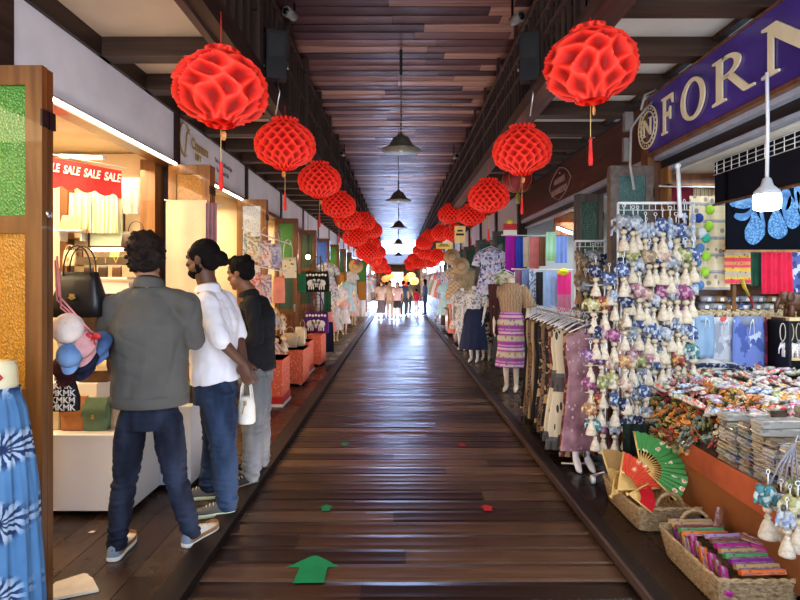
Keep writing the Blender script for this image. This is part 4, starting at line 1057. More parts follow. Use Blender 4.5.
# ------------------------------------------------------------------ counters of the handbag shop
def counter(loc, dx, dy, h, mat, label, name='display_counter', skirt=.035, shelf=True):
    t = empty(name, loc, label, 'counter')
    mb = MB(); mb.box2((-dx/2, -dy/2, skirt), (dx/2, dy/2, h-.02)); mb.build('cabinet', mat, t)
    mb = MB(); mb.box2((-dx/2-.008, -dy/2-.008, h-.02), (dx/2+.008, dy/2+.008, h)); mb.build('counter_top', mat, t)
    for sx in (-1, 1):
        for sy in (-1, 1):
            mb = MB(); c = (sx*(dx/2-.06), sy*(dy/2-.06), .03); mb.tube([(c[0]-.012, c[1], .031), (c[0]+.012, c[1], .031)], .03, 12); mb.box((c[0], c[1], .072), (.05, .03, .03)); mb.build('caster', M_metal, t)
    return t
counter((-2.32, 3.92, 0), 1.10, .46, .535, M_whitec, 'low white display counter nearest the camera, behind the man in grey jacket')
counter((-1.88, 4.42, 0), .68, .52, .62, plain('pale_grey_counter', (.60, .61, .63), .5, var=.04, scale=2), 'second white counter in front of the man in white shirt')
mb = MB(); mb.box2((-2.9, 4.2, .10), (-2.26, 4.6, .78)); tag(mb.build('display_shelf', M_whitec), 'cream raised display step behind the nearest low white counter', 'shelf')
def quilt(t, w, h, d):
    m = MB()
    for k in range(-3, 4):
        m.tube([(k*w*.13-w*.08, -d*.5-.006, h*.05), (k*w*.13+w*.08, -d*.5-.006, h*.5)], .003, 4)
    m.build('stitching', L_dk if False else M_gold if False else MATS['sage_green_leather'], t)
Yb = 3.80
def onfloor(px, Y, z): return Vector(((px-CX)*Y/F, Y, z))
bag(onfloor(76, 3.84, .535), .17, .225, .10, (L_tan, L_tan, L_tan), 'tan orange leather box bag on the low white counter', flap=True, handle=0, taper=.95, clasp=False)
bag(onfloor(98, 3.84, .535), .17, .215, .11, (L_green, L_green, L_green), 'sage green leather box bag beside the tan bag on white counter', flap=True, handle=0, taper=.95, clasp=True)
bag(onfloor(58, 3.86, .535), .07, .17, .10, (L_cream, L_cream, L_cream), 'narrow cream bag left of the tan bag on the white counter', flap=False, handle=0, clasp=False)
bag(onfloor(113, 3.90, .535), .08, .20, .10, (L_beige, L_beige, L_beige), 'beige bag right of the green bag, half behind the man in grey', handle=0, clasp=False)
bag(onfloor(96, 4.3, .78), .24, .20, .10, (L_brown, L_brown, L_cream), 'dark brown shoulder bag with cream front on the raised step', flap=True, handle=-.25, taper=.8)
for k, (px, m_, lab) in enumerate([(197, L_dk, 'dark pouch at the right end of second white counter'), (186, L_green, 'small green bag on the second white counter behind grey jacket'), (178, L_beige, 'small beige bag on the second white counter')]):
    bag(onfloor(px, 4.3, .62), .13, .16, .08, (m_, m_, m_), lab, handle=0, clasp=(k == 0))
# things hanging behind the door edge
bag(onfloor(80, 3.12, 1.35), .27, .25, .13, (L_black, L_black, L_black), 'large black leather tote hanging beside the folded door', handle=.65, taper=.72)
t = bag(onfloor(66, 2.98, .86), .14, .205, .05, (patt('monogram_cloth', 'dots', 60, [(0, (.012, .012, .014)), (1, (.012, .012, .014))], 'CONSTANT'), L_black, L_black), 'black pouch covered with white monogram letters hanging below the caps', handle=0, taper=.55, clasp=False, name='monogram_pouch')
M_print = plain('white_print', (.78, .77, .72), .7, var=.03)
for r_ in range(5):
    text_obj('printed_letters', ['MKMK', 'KMKM'][r_ % 2][:4 if r_ < 3 else 3], .046, M_print, t, (0, -.029+.0035*max(0, r_-3), .022+r_*.038), (PI/2, 0, 0), .001, bold=.0012)
def cap(px, py, Y, r, mats, label, rz=0, tilt=0, name='cap'):
    t = empty(name, P(px, py, Y), label, 'cap', rz); t.rotation_euler = (tilt, 0, rz)
    mb = MB(); mb.lathe([(r, 0), (r*1.02, r*.25), (r*.92, r*.62), (r*.6, r*.92), (r*.02, r*1.02)], n=24, sy=1.08); mb.build('crown', mats[0], t)
    mb = MB(); vs = []
    mb.sheet(lambda u, v: ((u-.5)*2*r*(.92-.2*v*abs(u-.5)*2), -r*(.75*(1-(2*u-1)**2)**.5+v*.85*(1-.55*(2*u-1)**2)), -.02*v-.25*r*(2*u-1)**2*v+.004), 14, 6); mb.build('visor', mats[-1], t)
    mb = MB(); mb.ball((0, 0, r*1.03), r*.08, n=8); mb.build('button', mats[0], t)
    return t
felt = lambda n, c: plain(n, c, .95, var=.12, scale=20, bump=.35, bscale=160)
cap(69, 330, 2.86, .075, (felt('fluffy_white', (.72, .62, .55)),), 'fluffy off-white cap hanging at top of the cap bunch', .3, 1.0)
cap(85, 345, 2.90, .072, (felt('dusty_pink', (.60, .33, .32)),), 'dusty pink cap hanging under the fluffy white one', -.2, 1.1)
cap(70, 356, 2.84, .060, (denim('light_denim', (.10, .20, .38), (.22, .36, .58)),), 'light blue denim cap low in the bunch by the door', .3, 1.0)
cap(101, 347, 3.02, .075, (denim('mid_denim', (.05, .10, .22), (.12, .20, .38)),), 'mid blue denim cap with small white badge, rightmost of the caps', -.5, .9)
cap(86, 361, 2.95, .07, (felt('navy_felt', (.012, .016, .045)),), 'navy cap at the bottom of the cap bunch', -.2, .9)
cap(67, 368, 2.98, .068, (felt('wine_felt', (.06, .012, .015)),), 'dark wine cap beneath the light denim cap', .3, .8)
t = empty('ribbon_bow', P(93, 336, 2.86), 'red ribbon bow with long pink straps hanging over the caps', 'ribbon')
for s in (-1, 1):
    mb = MB(); mb.ball((s*.02, 0, 0), (.022, .01, .018), n=10); mb.tube([(0, 0, 0), (s*.012, -.004, -.045)], [(.006, .002), (.009, .002)], 6); mb.build('bow_loop', rm, t)
mb = MB(); M_pstrap = plain('pink_strap', (.70, .30, .33), .6)
a = P(93, 336, 2.86)
for q in ((59, 296), (61, 308), (57, 300)): mb.tube([Vector((0, 0, .01)), P(q[0], q[1], 2.86)-a, P(q[0]-2, q[1]-40, 2.86)-a], .005, 5)
mb.build('strap', M_pstrap, t)
# sale banner
t = empty('sale_banner', P(90, 166, 4.3), 'red scalloped banner reading SALE SALE SALE hung in the shop opening', 'banner')
mb = MB(); W_ = .60
def bf(u, v):
    x = (u-.5)*W_-.06; sag = -.015*(4*(u-.5)**2-1)*-1; top = .085-.12*u+sag*.3
    z = lerp(top, -.13-.09*u-.028*abs(math.sin(u*PI*4.5))+.0, v)
    return (x, .012*math.sin(u*9), z)
mb.sheet(bf, 60, 6); mb.build('banner_cloth', plain('sale_red', (.75, .015, .02), .7, var=.05), t)
for k, wv in enumerate(('SALE', 'SALE', 'SALE', 'SALE')):
    u = .04+.26*k; text_obj('banner_lettering', wv, .088, M_print, t, ((u-.5)*W_-.06+.05, -.016, -.01-.10*u), (PI/2, .15, 0), .001, sx=.68, bold=.002)
rod(P(40, 152, 4.3), P(126, 168, 4.3), 'thin line from which the red sale banner hangs', r=.004)
# things on the side wall of the handbag shop (faces us)
YW = 5.42
M_frng = patt('straw_fringe', 'x', 55, [(0, (.50, .36, .19)), (.35, (.86, .72, .46)), (.7, (.95, .84, .62)), (1, (.50, .36, .19))], 'LINEAR')
cloth_at('fringed_shawl', 88, 117, 190, 233, 5.30, M_frng, 'long cream fringed shawl hanging under the sale banner', 'shawl', 9, 1.1, amp=.02)
cloth_at('fringed_shawl', 69, 90, 193, 229, 5.25, M_frng, 'shorter cream fringed shawl left of the long one', 'shawl', 8, 1.05, amp=.02, seed=4)
t = empty('framed_picture', P(107, 245, 5.37), 'pale teal picture panel behind the fringed shawls', 'picture')
mb = MB(); mb.box((0, 0, .22), (.32, .02, .46)); mb.build('panel', patt('teal_wash', 'noise', 3, [(.3, (.30, .48, .42)), (.7, (.72, .66, .42))], 'LINEAR', .4), t)
mb = MB(); mb.box((-.165, -.005, .22), (.012, .03, .48)); mb.box((.165, -.005, .22), (.012, .03, .48)); mb.box((0, -.005, -.015), (.34, .03, .012)); mb.box((0, -.005, .455), (.34, .03, .012)); mb.build('frame', L_dk, t)
t = empty('wall_shelf', P(72, 231, 5.3), 'small white wall shelf under the short fringed shawl', 'shelf')
mb = MB(); mb.box((0, 0, 0), (.26, .2, .02)); mb.build('board', M_whitec, t)
for s in (-1, 1): mb = MB(); mb.box((s*.1, .03, -.05), (.015, .12, .09)); mb.build('bracket', M_whitec, t)
bag(P(72, 229.5, 5.27), .20, .13, .09, (patt('woven_straw', 'wave', 30, [(.2, (.42, .27, .12)), (.8, (.72, .54, .30))], 'LINEAR', bump=.4), L_cream, L_cream), 'woven straw bag on the small white wall shelf', handle=0, clasp=False)
t = bag(P(136, 250, 5.15), .25, .17, .10, (L_dk, L_dk, L_dk), 'dark brown handbag with round handle and pale buckle above the shelf lamp', handle=-.62, taper=.9, clasp=False)
mb = MB(); mb.box((0, -.056, .115), (.05, .01, .06)); mb.box((0, -.062, .115), (.022, .01, .032), mi=1); mb.build('buckle', [L_cream, L_dk], t)
cloth_at('tee_shirt', 120, 149, 178, 214, 5.34, plain('sheer_grey_cloth', (.42, .40, .36), .8), 'sheer grey top pinned on the wall above the dark brown handbag', 'shirt', 3, .7)
t = empty('display_rack', P(107, 275, 5.2), 'dark shelf rack with gilt letters and pale boards behind the man in grey jacket', 'shelf')
mb = MB(); mb.box((0, 0, .13), (.50, .12, .07)); mb.build('letter_board', plain('dark_olive_board', (.10, .075, .045), .5), t)
mb = MB(); mb.box((0, -.02, -.03), (.50, .22, .02)); mb.box((0, .0, -.12), (.50, .2, .10)); mb.build('board', M_whitec, t)
mb = MB(); mb.box((0, .02, -.5), (.48, .14, .76)); mb.build('base', M_dark, t)
text_obj('gilt_letters', 'Y   I   V', .075, M_gold, t, (.02, -.065, .13), (PI/2, 0, 0), .002)
for k, px in enumerate((89, 103, 117)): bag(P(px, 277, 5.12)+Vector((0, 0, 0)), .085, .10, .03, (L_dk if k < 2 else L_brown,)*3, ['leftmost small dark wallet standing on the rack', 'middle small dark wallet standing on the rack', 'brown wallet standing right on the rack, nearly hidden'][k], cat='wallet', name='wallet', handle=0, clasp=False, taper=.95)
bag(P(115, 262, 5.26), .10, .09, .04, (plain('yellow_leather', (.75, .55, .10), .5),)*3, 'small yellow bag under the shelf light strip', handle=-.6, clasp=False)
bag(P(70, 266, 5.3), .12, .15, .06, (L_cream,)*3, 'cream bag low on the wall behind the black tote handles', handle=.4)
bag(P(79, 266, 5.34), .08, .16, .04, (L_brown,)*3, 'brown flat bag beside the low cream bag on wall', handle=0, clasp=False)
mb = MB(); mb.box2((-3.2, 5.42, 1.95), (-2.3, 5.505, 1.97)); mb.box2((-2.44, 5.30, 0), (-2.3, 5.5, 2.7)); structure(mb.build('trim_900', M_door))
mb = MB(); mb.box2((-3.25, 5.38, 0), (-3.18, 5.5, 2.7)); structure(mb.build('trim_901', M_brown))
# cloths on the second and third doors
t = cloth_at('cream_cloth', 166, 207, 200, 318, 5.26, plain('cream_canvas', (.76, .62, .42), .9, var=.08, scale=4, bump=.3, bscale=20), 'plain cream cloth hung over the second folded door', 'cloth', 2, 1.0, amp=.008)
cloth_at('purple_scarf', 206, 217, 203, 246, 5.2, plain('mauve_scarf_cloth', (.20, .12, .16), .9), 'dark mauve scarf hanging beside the cream cloth', 'scarf', 3)
rod(P(165, 200, 5.24), P(222, 204, 5.6), 'thin metal rail over the second door holding the cream cloth', .006)
for k, (a, b, m_) in enumerate(((218, 228, 'pale_teal'), (228, 236, 'ivory'))):
    pass
# bags at the third door
fl = lambda n, bgc, cs, s=38: patt(n, 'voro', s, [(0, bgc)]+[(.42+.58*i/len(cs), c) for i, c in enumerate(cs)], 'CONSTANT', distort=.8)
F1 = fl('pink_floral', (.72, .58, .50), [(.65, .25, .22), (.30, .25, .35), (.7, .66, .6)]); F2 = fl('coral_floral', (.75, .42, .33), [(.75, .6, .5), (.55, .16, .12), (.35, .38, .5)])
F3 = fl('blue_grey_floral', (.50, .50, .56), [(.25, .28, .42), (.70, .66, .64), (.55, .35, .35)]); F4 = patt('daisy_print', 'dots', 17, [(0, (.12, .07, .02)), (.17, (.75, .50, .10)), (.24, (.78, .70, .46)), (1, (.78, .70, .46))], 'CONSTANT')
F5 = fl('cream_floral', (.76, .68, .52), [(.60, .40, .18), (.35, .34, .22), (.7, .6, .5)])
def tote(px, py0, py1, wpx, Y, mat, label, hmat=None, name='tote_bag', rz=0, handle=.55, **k):
    b_ = P(px, py1, Y); h = (py1-py0)*Y/F; w = wpx*Y/F
    return bag(b_, w, h, w*.32, (mat, hmat or mat, mat), label, cat='bag', handle=handle, taper=.9, name=name, rz=rz, clasp=False, group=None, soft=1, **k)
tote(254, 236, 262, 13, 7.2, F5, 'cream floral tote at the left of upper bag row on third door', rz=.3)
tote(265, 240, 266, 14, 7.25, F1, 'pink floral tote in the middle of the upper bag row', rz=.2)
tote(276, 243, 268, 12, 7.4, F3, 'grey blue floral tote right in the upper bag row', rz=.3)
tote(288, 257, 278, 17, 7.55, F4, 'cream daisy print tote with long handle by the green glass door', L_cream, handle=.9)
tote(256, 272, 300, 11, 7.15, F2, 'coral floral tote at the left of lower bag row', rz=.3)
tote(266, 274, 303, 12, 7.25, F1, 'pink floral tote in the middle of the lower bag row', rz=.2)
tote(279, 276, 303, 12, 7.4, plain('coral_cloth', (.80, .30, .20), .8), 'plain coral tote right in the lower bag row')
tote(247, 232, 258, 8, 7.2, fl('teal_floral', (.60, .66, .62), [(.25, .38, .42), (.66, .5, .4)]), 'narrow pale teal tote beside the cream floral tote', rz=.4)
rod(P(243, 228, 7.1), P(290, 244, 7.5), 'white cord rail holding the upper row of floral totes', .009)
rod(P(247, 264, 7.1), P(286, 272, 7.4), 'white rail holding the lower row of totes', .009)
# rag dolls
def doll(px, py, Y, h, dress, label, skin_=(.72, .55, .40)):
    t = empty('rag_doll', P(px, py, Y), label, 'doll')
    sk_ = plain('doll_cloth_%d' % int(skin_[0]*100), skin_, .9)
    mb = MB(); mb.ball((0, 0, h*.80), h*.13, n=12); mb.tube([(0, 0, h*.66), (0, 0, h*.72)], h*.05, 8)
    for s in (-1, 1): mb.tube([(s*h*.1, 0, h*.62), (s*h*.2, 0, h*.40)], h*.04, 8); mb.tube([(s*h*.06, 0, h*.28), (s*h*.07, 0, 0)], h*.045, 8)
    mb.build('doll_body', sk_, t)
    mb = MB(); mb.lathe([(h*.20, h*.20), (h*.18, h*.3), (h*.11, h*.48), (h*.10, h*.66), (h*.04, h*.69)], n=16, sy=.7, wob=lambda a, z: .08*math.sin(6*a)*(1 if z < h*.4 else 0)); mb.build('dress', dress, t)
    mb = MB(); mb.ball((0, h*.02, h*.85), (h*.14, h*.13, h*.12), n=12)
    for s in (-1, 1): mb.tube([(s*h*.12, 0, h*.86), (s*h*.17, 0, h*.74), (s*h*.16, 0, h*.62)], h*.04, 6)
    mb.build('hair', MATS['brown_hair'] if h > .3 else plain('straw_hair', (.55, .36, .15), .9), t)
for k, (px, py, h, m_) in enumerate(((268, 335, .30, F1), (275, 330, .30, F3), (282, 334, .28, F5), (268, 358, .30, F3), (276, 360, .34, F1), (284, 356, .30, F5), (273, 345, .26, F2))):
    doll(px, py, 7.3+.05*k, h, m_, 'rag doll in patterned dress, %s of the dolls stacked beneath the totes' % ['upper left', 'upper middle', 'upper right', 'lower left', 'lower middle', 'lower right', 'centre'][k])
# cloth covered boxes
coral = patt('coral_lattice_cloth', 'dots', 40, [(0, (.78, .50, .34)), (.25, (.62, .13, .07)), (1, (.62, .13, .07))], 'CONSTANT', rot=(0, 0, .78))
def covered_box(px0, px1, py0, py1, dep, label, border=False):
    Y = CH*F/(py1-CY); x0, x1 = (px0-CX)*Y/F, (px1-CX)*Y/F; zt = CH-(py0-CY)*Y/F
    t = empty('cloth_box', ((x0+x1)/2, Y+dep/2, 0), label, 'display box'); w = x1-x0
    mb = MB(); mb.box2((-w/2, -dep/2, .03), (w/2, dep/2, zt)); mb.build('cover', coral, t)
    mb = MB(); mb.box2((-w/2-.012, -dep/2-.012, zt-.012), (w/2+.012, dep/2+.012, zt)); mb.build('top_cloth', coral, t)
    if border:
        mb = MB(); mb.box2((-w/2-.01, -dep/2-.01, .02), (w/2+.01, dep/2+.01, .12)); mb.build('hem', rm, t)
        mb = MB(); mb.box2((-w/2-.015, -dep/2-.015, .0), (w/2+.015, dep/2+.015, .035)); mb.build('fringe', M_print, t)
    else:
        for sx in (-1, 1):
            for sy in (-1, 1): mb = MB(); mb.lathe([(.02, 0), (.02, .03)], c=(sx*(w/2-.04), sy*(dep/2-.04), 0), n=8); mb.build('foot', M_metal, t)
    return t
covered_box(262, 282, 360, 407, .5, 'coral cloth box with red hem, nearest the men', True)
covered_box(281, 303, 350, 386, .6, 'coral lattice cloth box under beige handbags')
covered_box(301, 309, 342, 374, .5, 'narrow coral cloth box between two larger ones', True)
covered_box(308, 321, 335, 366, .7, 'farthest coral cloth box below the purple tote')
def zbox(py0, py1): Y = CH*F/(py1-CY); return Y, CH-(py0-CY)*Y/F
Y_, z_ = zbox(350, 386)
bag(Vector(((290-CX)*8.6/F, 8.6, z_)), .24, .22, .14, (L_beige, L_beige, L_brown), 'beige handbag on the coral box, left one', handle=.5)
bag(Vector(((300-CX)*8.8/F, 8.8, z_)), .16, .30, .12, (L_cream, L_brown, L_brown), 'tall cream and brown bag on the coral box, right one', handle=.4)
# elephant totes with a grid panel
def eleph(t, w, h, d, cream=True):
    m = MB(); y = -d*.5-.004
    def ell(cx, cz, rx, rz, n=14): m.prism([(cx+rx*math.cos(2*PI*k/n), cz+rz*math.sin(2*PI*k/n)) for k in range(n)], (0, y, 0), (1, 0, 0), (0, 0, 1), -.003)
    for s in (-1, 1):
        ell(s*w*.22, h*.42, w*.15, h*.17); ell(s*w*.09, h*.50, w*.08, h*.13); ell(s*w*.03, h*.38, w*.025, h*.16)
        for q in (.12, .20, .30): ell(s*w*q, h*.22, w*.03, h*.12)
    for q in range(7): ell(-w*.36+q*w*.12, h*.80+(.02*h if q % 2 else 0), w*.05, h*.06)
    m.build('elephant_print', M_print, t)
tote(317, 271, 292, 25, 10.7, plain('black_cotton', (.012, .012, .014), .9), 'black tote with white elephant print hanging on grid panel', L_brown, handle=.75, deco=eleph)
tote(316.5, 311, 333, 25, 10.7, plain('purple_cotton', (.10, .02, .16), .9), 'purple tote with white elephant print below the black one', plain('purple_strap', (.12, .03, .2), .8), handle=.85, deco=eleph)
tote(302, 273, 292, 8, 10.3, plain('green_cotton', (.03, .22, .10), .9), 'green and white pouch left of the black elephant tote', handle=0)
tote(302.5, 328, 345, 9, 9.9, L_beige, 'tan handbag under the grid panel left of purple tote')
t = empty('wire_grid', P(309, 300, 10.95), 'dark wire grid panel holding the elephant totes', 'grid panel')
mb = MB()
for k in range(8): mb.tube([(-.22+k*.063, 0, -.55), (-.22+k*.063, 0, .85)], .004, 4)
for k in range(22): mb.tube([(-.22, 0, -.55+k*.066), (.22, 0, -.55+k*.066)], .003, 4)
mb.build('wire_mesh', M_black, t)
for s in (-1, 1): mb = MB(); mb.tube([(s*.23, 0, P(309, 300, 10.95).z*-1), (s*.23, 0, .87)], .01, 6); mb.build('post', M_black, t)
t = empty('bare_bulb', P(308, 257, 10.5), 'glowing warm bulb above the wire grid panel', 'lamp')
mb = MB(); mb.ball((0, 0, 0), .045, n=12); mb.build('bulb', glow('warm_bulb', (1, .8, .4), 14), t)
mb = MB(); mb.lathe([(.02, .04), (.022, .09), (.006, .1), (.004, .9)], n=10); mb.build('socket', M_black, t)
cloth_at('folded_skirt', 322, 333, 322, 352, 11.2, plain('navy_cloth', (.012, .02, .05), .9), 'navy skirt hanging right of the purple tote', 'skirt', 4, 1.2)
cloth_at('green_cloth', 324, 331, 291, 312, 11.4, plain('bottle_green', (.02, .10, .05), .9), 'dark green cloth above the navy skirt', 'cloth', 3)

# ------------------------------------------------------------------ mannequins and dresses
M_mann = plain('mannequin_ivory', (.76, .66, .54), .45, var=.04)
M_mannw = plain('mannequin_white', (.80, .76, .74), .35, var=.03)
def mann_body(H, mat, headless=True, arms=True, vox=.014):
    k = H/1.6; mb = MB(); up = Vector((0, 0, 1)); f = Vector((0, -1, 0))
    limb(mb, [up*.86*k, up*.98*k, up*1.20*k, up*1.34*k], [(.145*k, .10*k), (.105*k, .08*k), (.15*k, .10*k), (.09*k, .06*k)], f, (0, 0))
    limb(mb, [up*1.30*k, up*1.44*k], [(.05*k, .05*k), (.045*k, .045*k)], f, (0, 0))
    for s in (-1, 1):
        if arms: limb(mb, [(s*.155*k, 0, 1.31*k), (s*.22*k, .02, 1.06*k), (s*.20*k, -.08, .84*k)], [(.042*k,)*2, (.034*k,)*2, (.022*k,)*2], f); hand(mb, (s*.20*k, -.08, .84*k), (0, -.2, -1), (-s, 0, 0), (0, -1, 0), .2, k)
        limb(mb, [(s*.075*k, 0, .84*k), (s*.07*k, -.01, .46*k), (s*.06*k, .03, .09*k)], [(.075*k,)*2, (.048*k,)*2, (.03*k,)*2], f)
        mb.tube([(s*.06*k, .05, .06*k), (s*.065*k, -.04, .04*k), (s*.07*k, -.12*k, .02)], [(.028*k, .035*k), (.035*k, .025*k), (.022*k, .014*k)], 10, up=(0, 0, 1)); mb.ball((s*.07*k, -.13*k, .018), (.024*k, .03*k, .014*k), n=10)
    if not headless:
        mb.ball((0, -.01, 1.53*k), (.07*k, .09*k, .11*k), n=16)
    o = remesh(mb, 'body', mat, None, vox*k, 3); return o
MB_FULL = mann_body(1.6, M_mann); MB_CHILD = mann_body(1.6, M_mann, False)
BODY = MB_FULL.data; BODYC = MB_CHILD.data; bpy.data.objects.remove(MB_FULL); bpy.data.objects.remove(MB_CHILD)
def frock(zs, n=48, folds=9, amp=.07, sy=.72, seed=0, cap=False):
    """dress surface from (radius, z) profile, folds growing downwards"""
    mb = MB(); full = []
    for (r0, z0), (r1, z1) in zip(zs[:-1], zs[1:]):
        for k in range(4): full.append((lerp(r0, r1, k/4), lerp(z0, z1, k/4)))
    full.append(zs[-1]); zt, zb = zs[-1][1], zs[0][1]
    mb.lathe(full, n=n, sy=sy, cap=cap, wob=lambda a, z: amp*min(1, max(.1, (zt-z)/(zt-zb)*1.3-.2))*(math.sin(a*folds+seed)+.4*math.sin(a*folds*2.3+seed*2)))
    return mb
def mannequin(x, y, H, rz, label, top, bottom=None, hem=.5, sleeve=True, body_mat=None, child=False, group=None, flare=.26, topmat2=None, arms=None):
    k = H/1.6; t = empty('mannequin', (x, y, 0), label, 'mannequin', rz, group)
    o = bpy.data.objects.new('body', BODYC if child else BODY); COL.objects.link(o); o.parent = t; o.scale = (k,)*3
    if body_mat: o.material_slots[0].link = 'OBJECT'; o.material_slots[0].material = body_mat
    bt = bottom or top
    frock([(.165*k, .88*k), (.13*k, 1.0*k), (.165*k, 1.16*k), (.175*k, 1.27*k), (.11*k, 1.355*k), (.075*k, 1.37*k)], folds=6, amp=.03, seed=len(label)).build('top', top, t)
    frock([(flare*k, hem*k), (flare*.86*k, lerp(hem, .9, .45)*k), (.185*k, .88*k), (.13*k, 1.01*k)], folds=11, amp=.09, seed=len(label)*1.3).build('skirt', bt, t)
    if sleeve:
        for s in (-1, 1):
            mb = MB(); mb.tube([(s*.13*k, 0, 1.32*k), (s*.19*k, .005, 1.22*k), (s*.225*k, .015, 1.10*k), (s*.23*k, .015, 1.06*k)], [.058*k, .066*k, .075*k, .085*k], 14); mb.build('sleeve', top, t)
    return t
def hung_dress(x, y, ztop, L, w, mat, label, rz=0, sleeves=True, flare=1.5, name='hanging_dress', cat='dress', group=None, hanger=True, sy=.35, neck=True):
    t = empty(name, (x, y, ztop), label, cat, rz, group)
    h = w/2; mb = frock([(h*flare, -L), (h*flare*.85, -L*.7), (h*.82, -L*.36), (h*.95, -L*.2), (h*.92, -.07), (h*.35, -.02), (h*.2, -.0)], folds=8, amp=.08, sy=sy, seed=x*7+y*3)
    mb.build('cloth', mat, t)
    if sleeves:
        for s in (-1, 1):
            m2 = MB(); m2.tube([(s*h*.75, 0, -.06), (s*h*1.15, 0, -.15), (s*h*1.32, 0, -.30)], [(.05, .035), (.06, .04), (.07, .045)], 10, up=(0, 1, 0)); m2.build('sleeve', mat, t)
    if hanger:
        m3 = MB(); m3.tube([(-h*.8, 0, -.035), (0, 0, .03), (h*.8, 0, -.035)], .007, 6); m3.tube([(0, 0, .03), (0, 0, .07), (.02, 0, .09), (.0, 0, .11), (-.02, 0, .095)], .003, 5); m3.build('hanger', M_wire, t)
    return t
W_tul = plain('white_tulle', (.70, .70, .72), .9, var=.10, scale=30); W_lace = patt('white_lace', 'voro', 45, [(0, (.74, .74, .76)), (.6, (.55, .56, .60)), (.8, (.80, .80, .80))], 'CONSTANT', distort=.5)
W_sil = patt('silver_floral', 'voro', 30, [(0, (.62, .64, .68)), (.45, (.30, .34, .40)), (.65, (.76, .74, .74)), (.85, (.45, .40, .42))], 'CONSTANT', distort=.8)
CoralD = plain('coral_dress_cloth', (.75, .28, .24), .9); TealP = plain('pale_teal_cloth', (.42, .62, .66), .9); PinkP = plain('blush_cloth', (.70, .48, .46), .9, var=.15, scale=20)
mannequin(-1.80, 13.6, 1.62, .4, 'mannequin in silver floral dress on the left beyond the navy skirt', W_sil, W_sil, .40)
mannequin(-1.60, 14.4, 1.05, .3, 'child mannequin in white lace frock, front one on the left', W_lace, W_tul, .45, child=True, sleeve=True)
hung_dress(-1.62, 12.7, .95, .55, .30, CoralD, 'small coral dress hanging at knee height beyond the navy skirt', .3, False)
hung_dress(-1.95, 12.6, 1.85, .8, .36, W_tul, 'white tulle dress hanging high beside the blue glass door', .3)
hung_dress(-1.75, 12.9, 1.30, .6, .30, W_lace, 'small white lace dress under the hanging white tulle one', .3)
hung_dress(-1.80, 14.2, 2.0, .9, .42, W_sil, 'silver floral dress hanging high behind the child mannequin', .3)
mannequin(-1.55, 16.2, 1.15, .4, 'child mannequin in blush frock behind the white lace one', PinkP, W_tul, .45, child=True)
mannequin(-1.75, 16.8, 1.6, .4, 'tall mannequin in white tulle dress in middle of left row', W_tul, W_tul, .35)
hung_dress(-1.65, 18.3, 1.55, 1.0, .34, TealP, 'pale teal dress hanging midway along the left row', .3)
mannequin(-1.55, 19.6, 1.2, .4, 'child mannequin in pale pink dress further along the left', PinkP, PinkP, .45, child=True)
mannequin(-1.5, 22.5, 1.75, .3, 'tall white lace gown mannequin far along the left row', W_lace, W_lace, .12)
hung_dress(-1.75, 20.8, 1.9, 1.3, .40, W_lace, 'long white gown hanging above the far left row', .3)
mannequin(-1.6, 25.0, 1.6, .3, 'farthest left mannequin in blush gown', PinkP, PinkP, .2)
hung_dress(-1.6, 27.5, 1.7, 1.2, .4, W_tul, 'farthest white dress hanging on the left', .3)
# amber and green glass panel and small sign in the left distance
t = empty('glass_screen', P(362, 312, 21.2), 'narrow hanging panel of green and amber glass in left distance', 'panel')
mb = MB(); mb.box((0, 0, 1.55), (.28, .03, .8)); mb.build('green_pane', G_green, t)
mb = MB(); mb.box((0, 0, .8), (.28, .03, .7)); mb.build('amber_pane', G_amber, t)
mb = MB(); 
for s in (-1, 1): mb.box((s*.16, 0, .96), (.04, .05, 1.94))
mb.build('frame', M_brown, t)
t = empty('straw_hat', P(356, 266, 17), 'round straw hat hanging in the left distance', 'hat')
mb = MB(); mb.lathe([(.22, 0), (.22, .01), (.1, .02), (.09, .09), (.05, .11), (.01, .11)], n=20); mb.xf(Matrix.Rotation(PI/2, 4, 'X')); mb.build('brim', MATS['woven_straw'], t)
mb = MB(); mb.tube([(math.cos(q*PI/8)*.1, -.03, math.sin(q*PI/8)*.1) for q in range(16)], .008, 5, closed=True); mb.build('hat_band', L_dk, t)
# white card on the floor by the door
t = P(75, 590, 2.81); mb = MB(); mb.prism([(-.10, -.12), (.13, -.02), (.04, .09), (-.03, .14), (-.13, .05)], (t.x, t.y, .001), (1, 0, 0), (0, 1, 0), .012); tag(mb.build('paper_card', plain('card_paper', (.62, .55, .45), .8)), 'pale paper card lying on dark boards by the first door', 'card')
for k, (px, py) in enumerate(((92, 532), (84, 575), (104, 487))):
    if k == 2: continue
    Y = CH*F/(py-CY); mb = MB(); x = (px-CX)*Y/F; mb.prism([(-.02, -.01), (.015, -.015), (.022, .006), (-.005, .014)], (x, Y, .001), (1, 0, 0), (0, 1, 0), .002); tag(mb.build('paper_scrap', MATS['card_paper']), ['torn pale paper scrap on the deck below the low counter', 'tiny paper scrap on deck beside the pale card'][k], 'scrap')
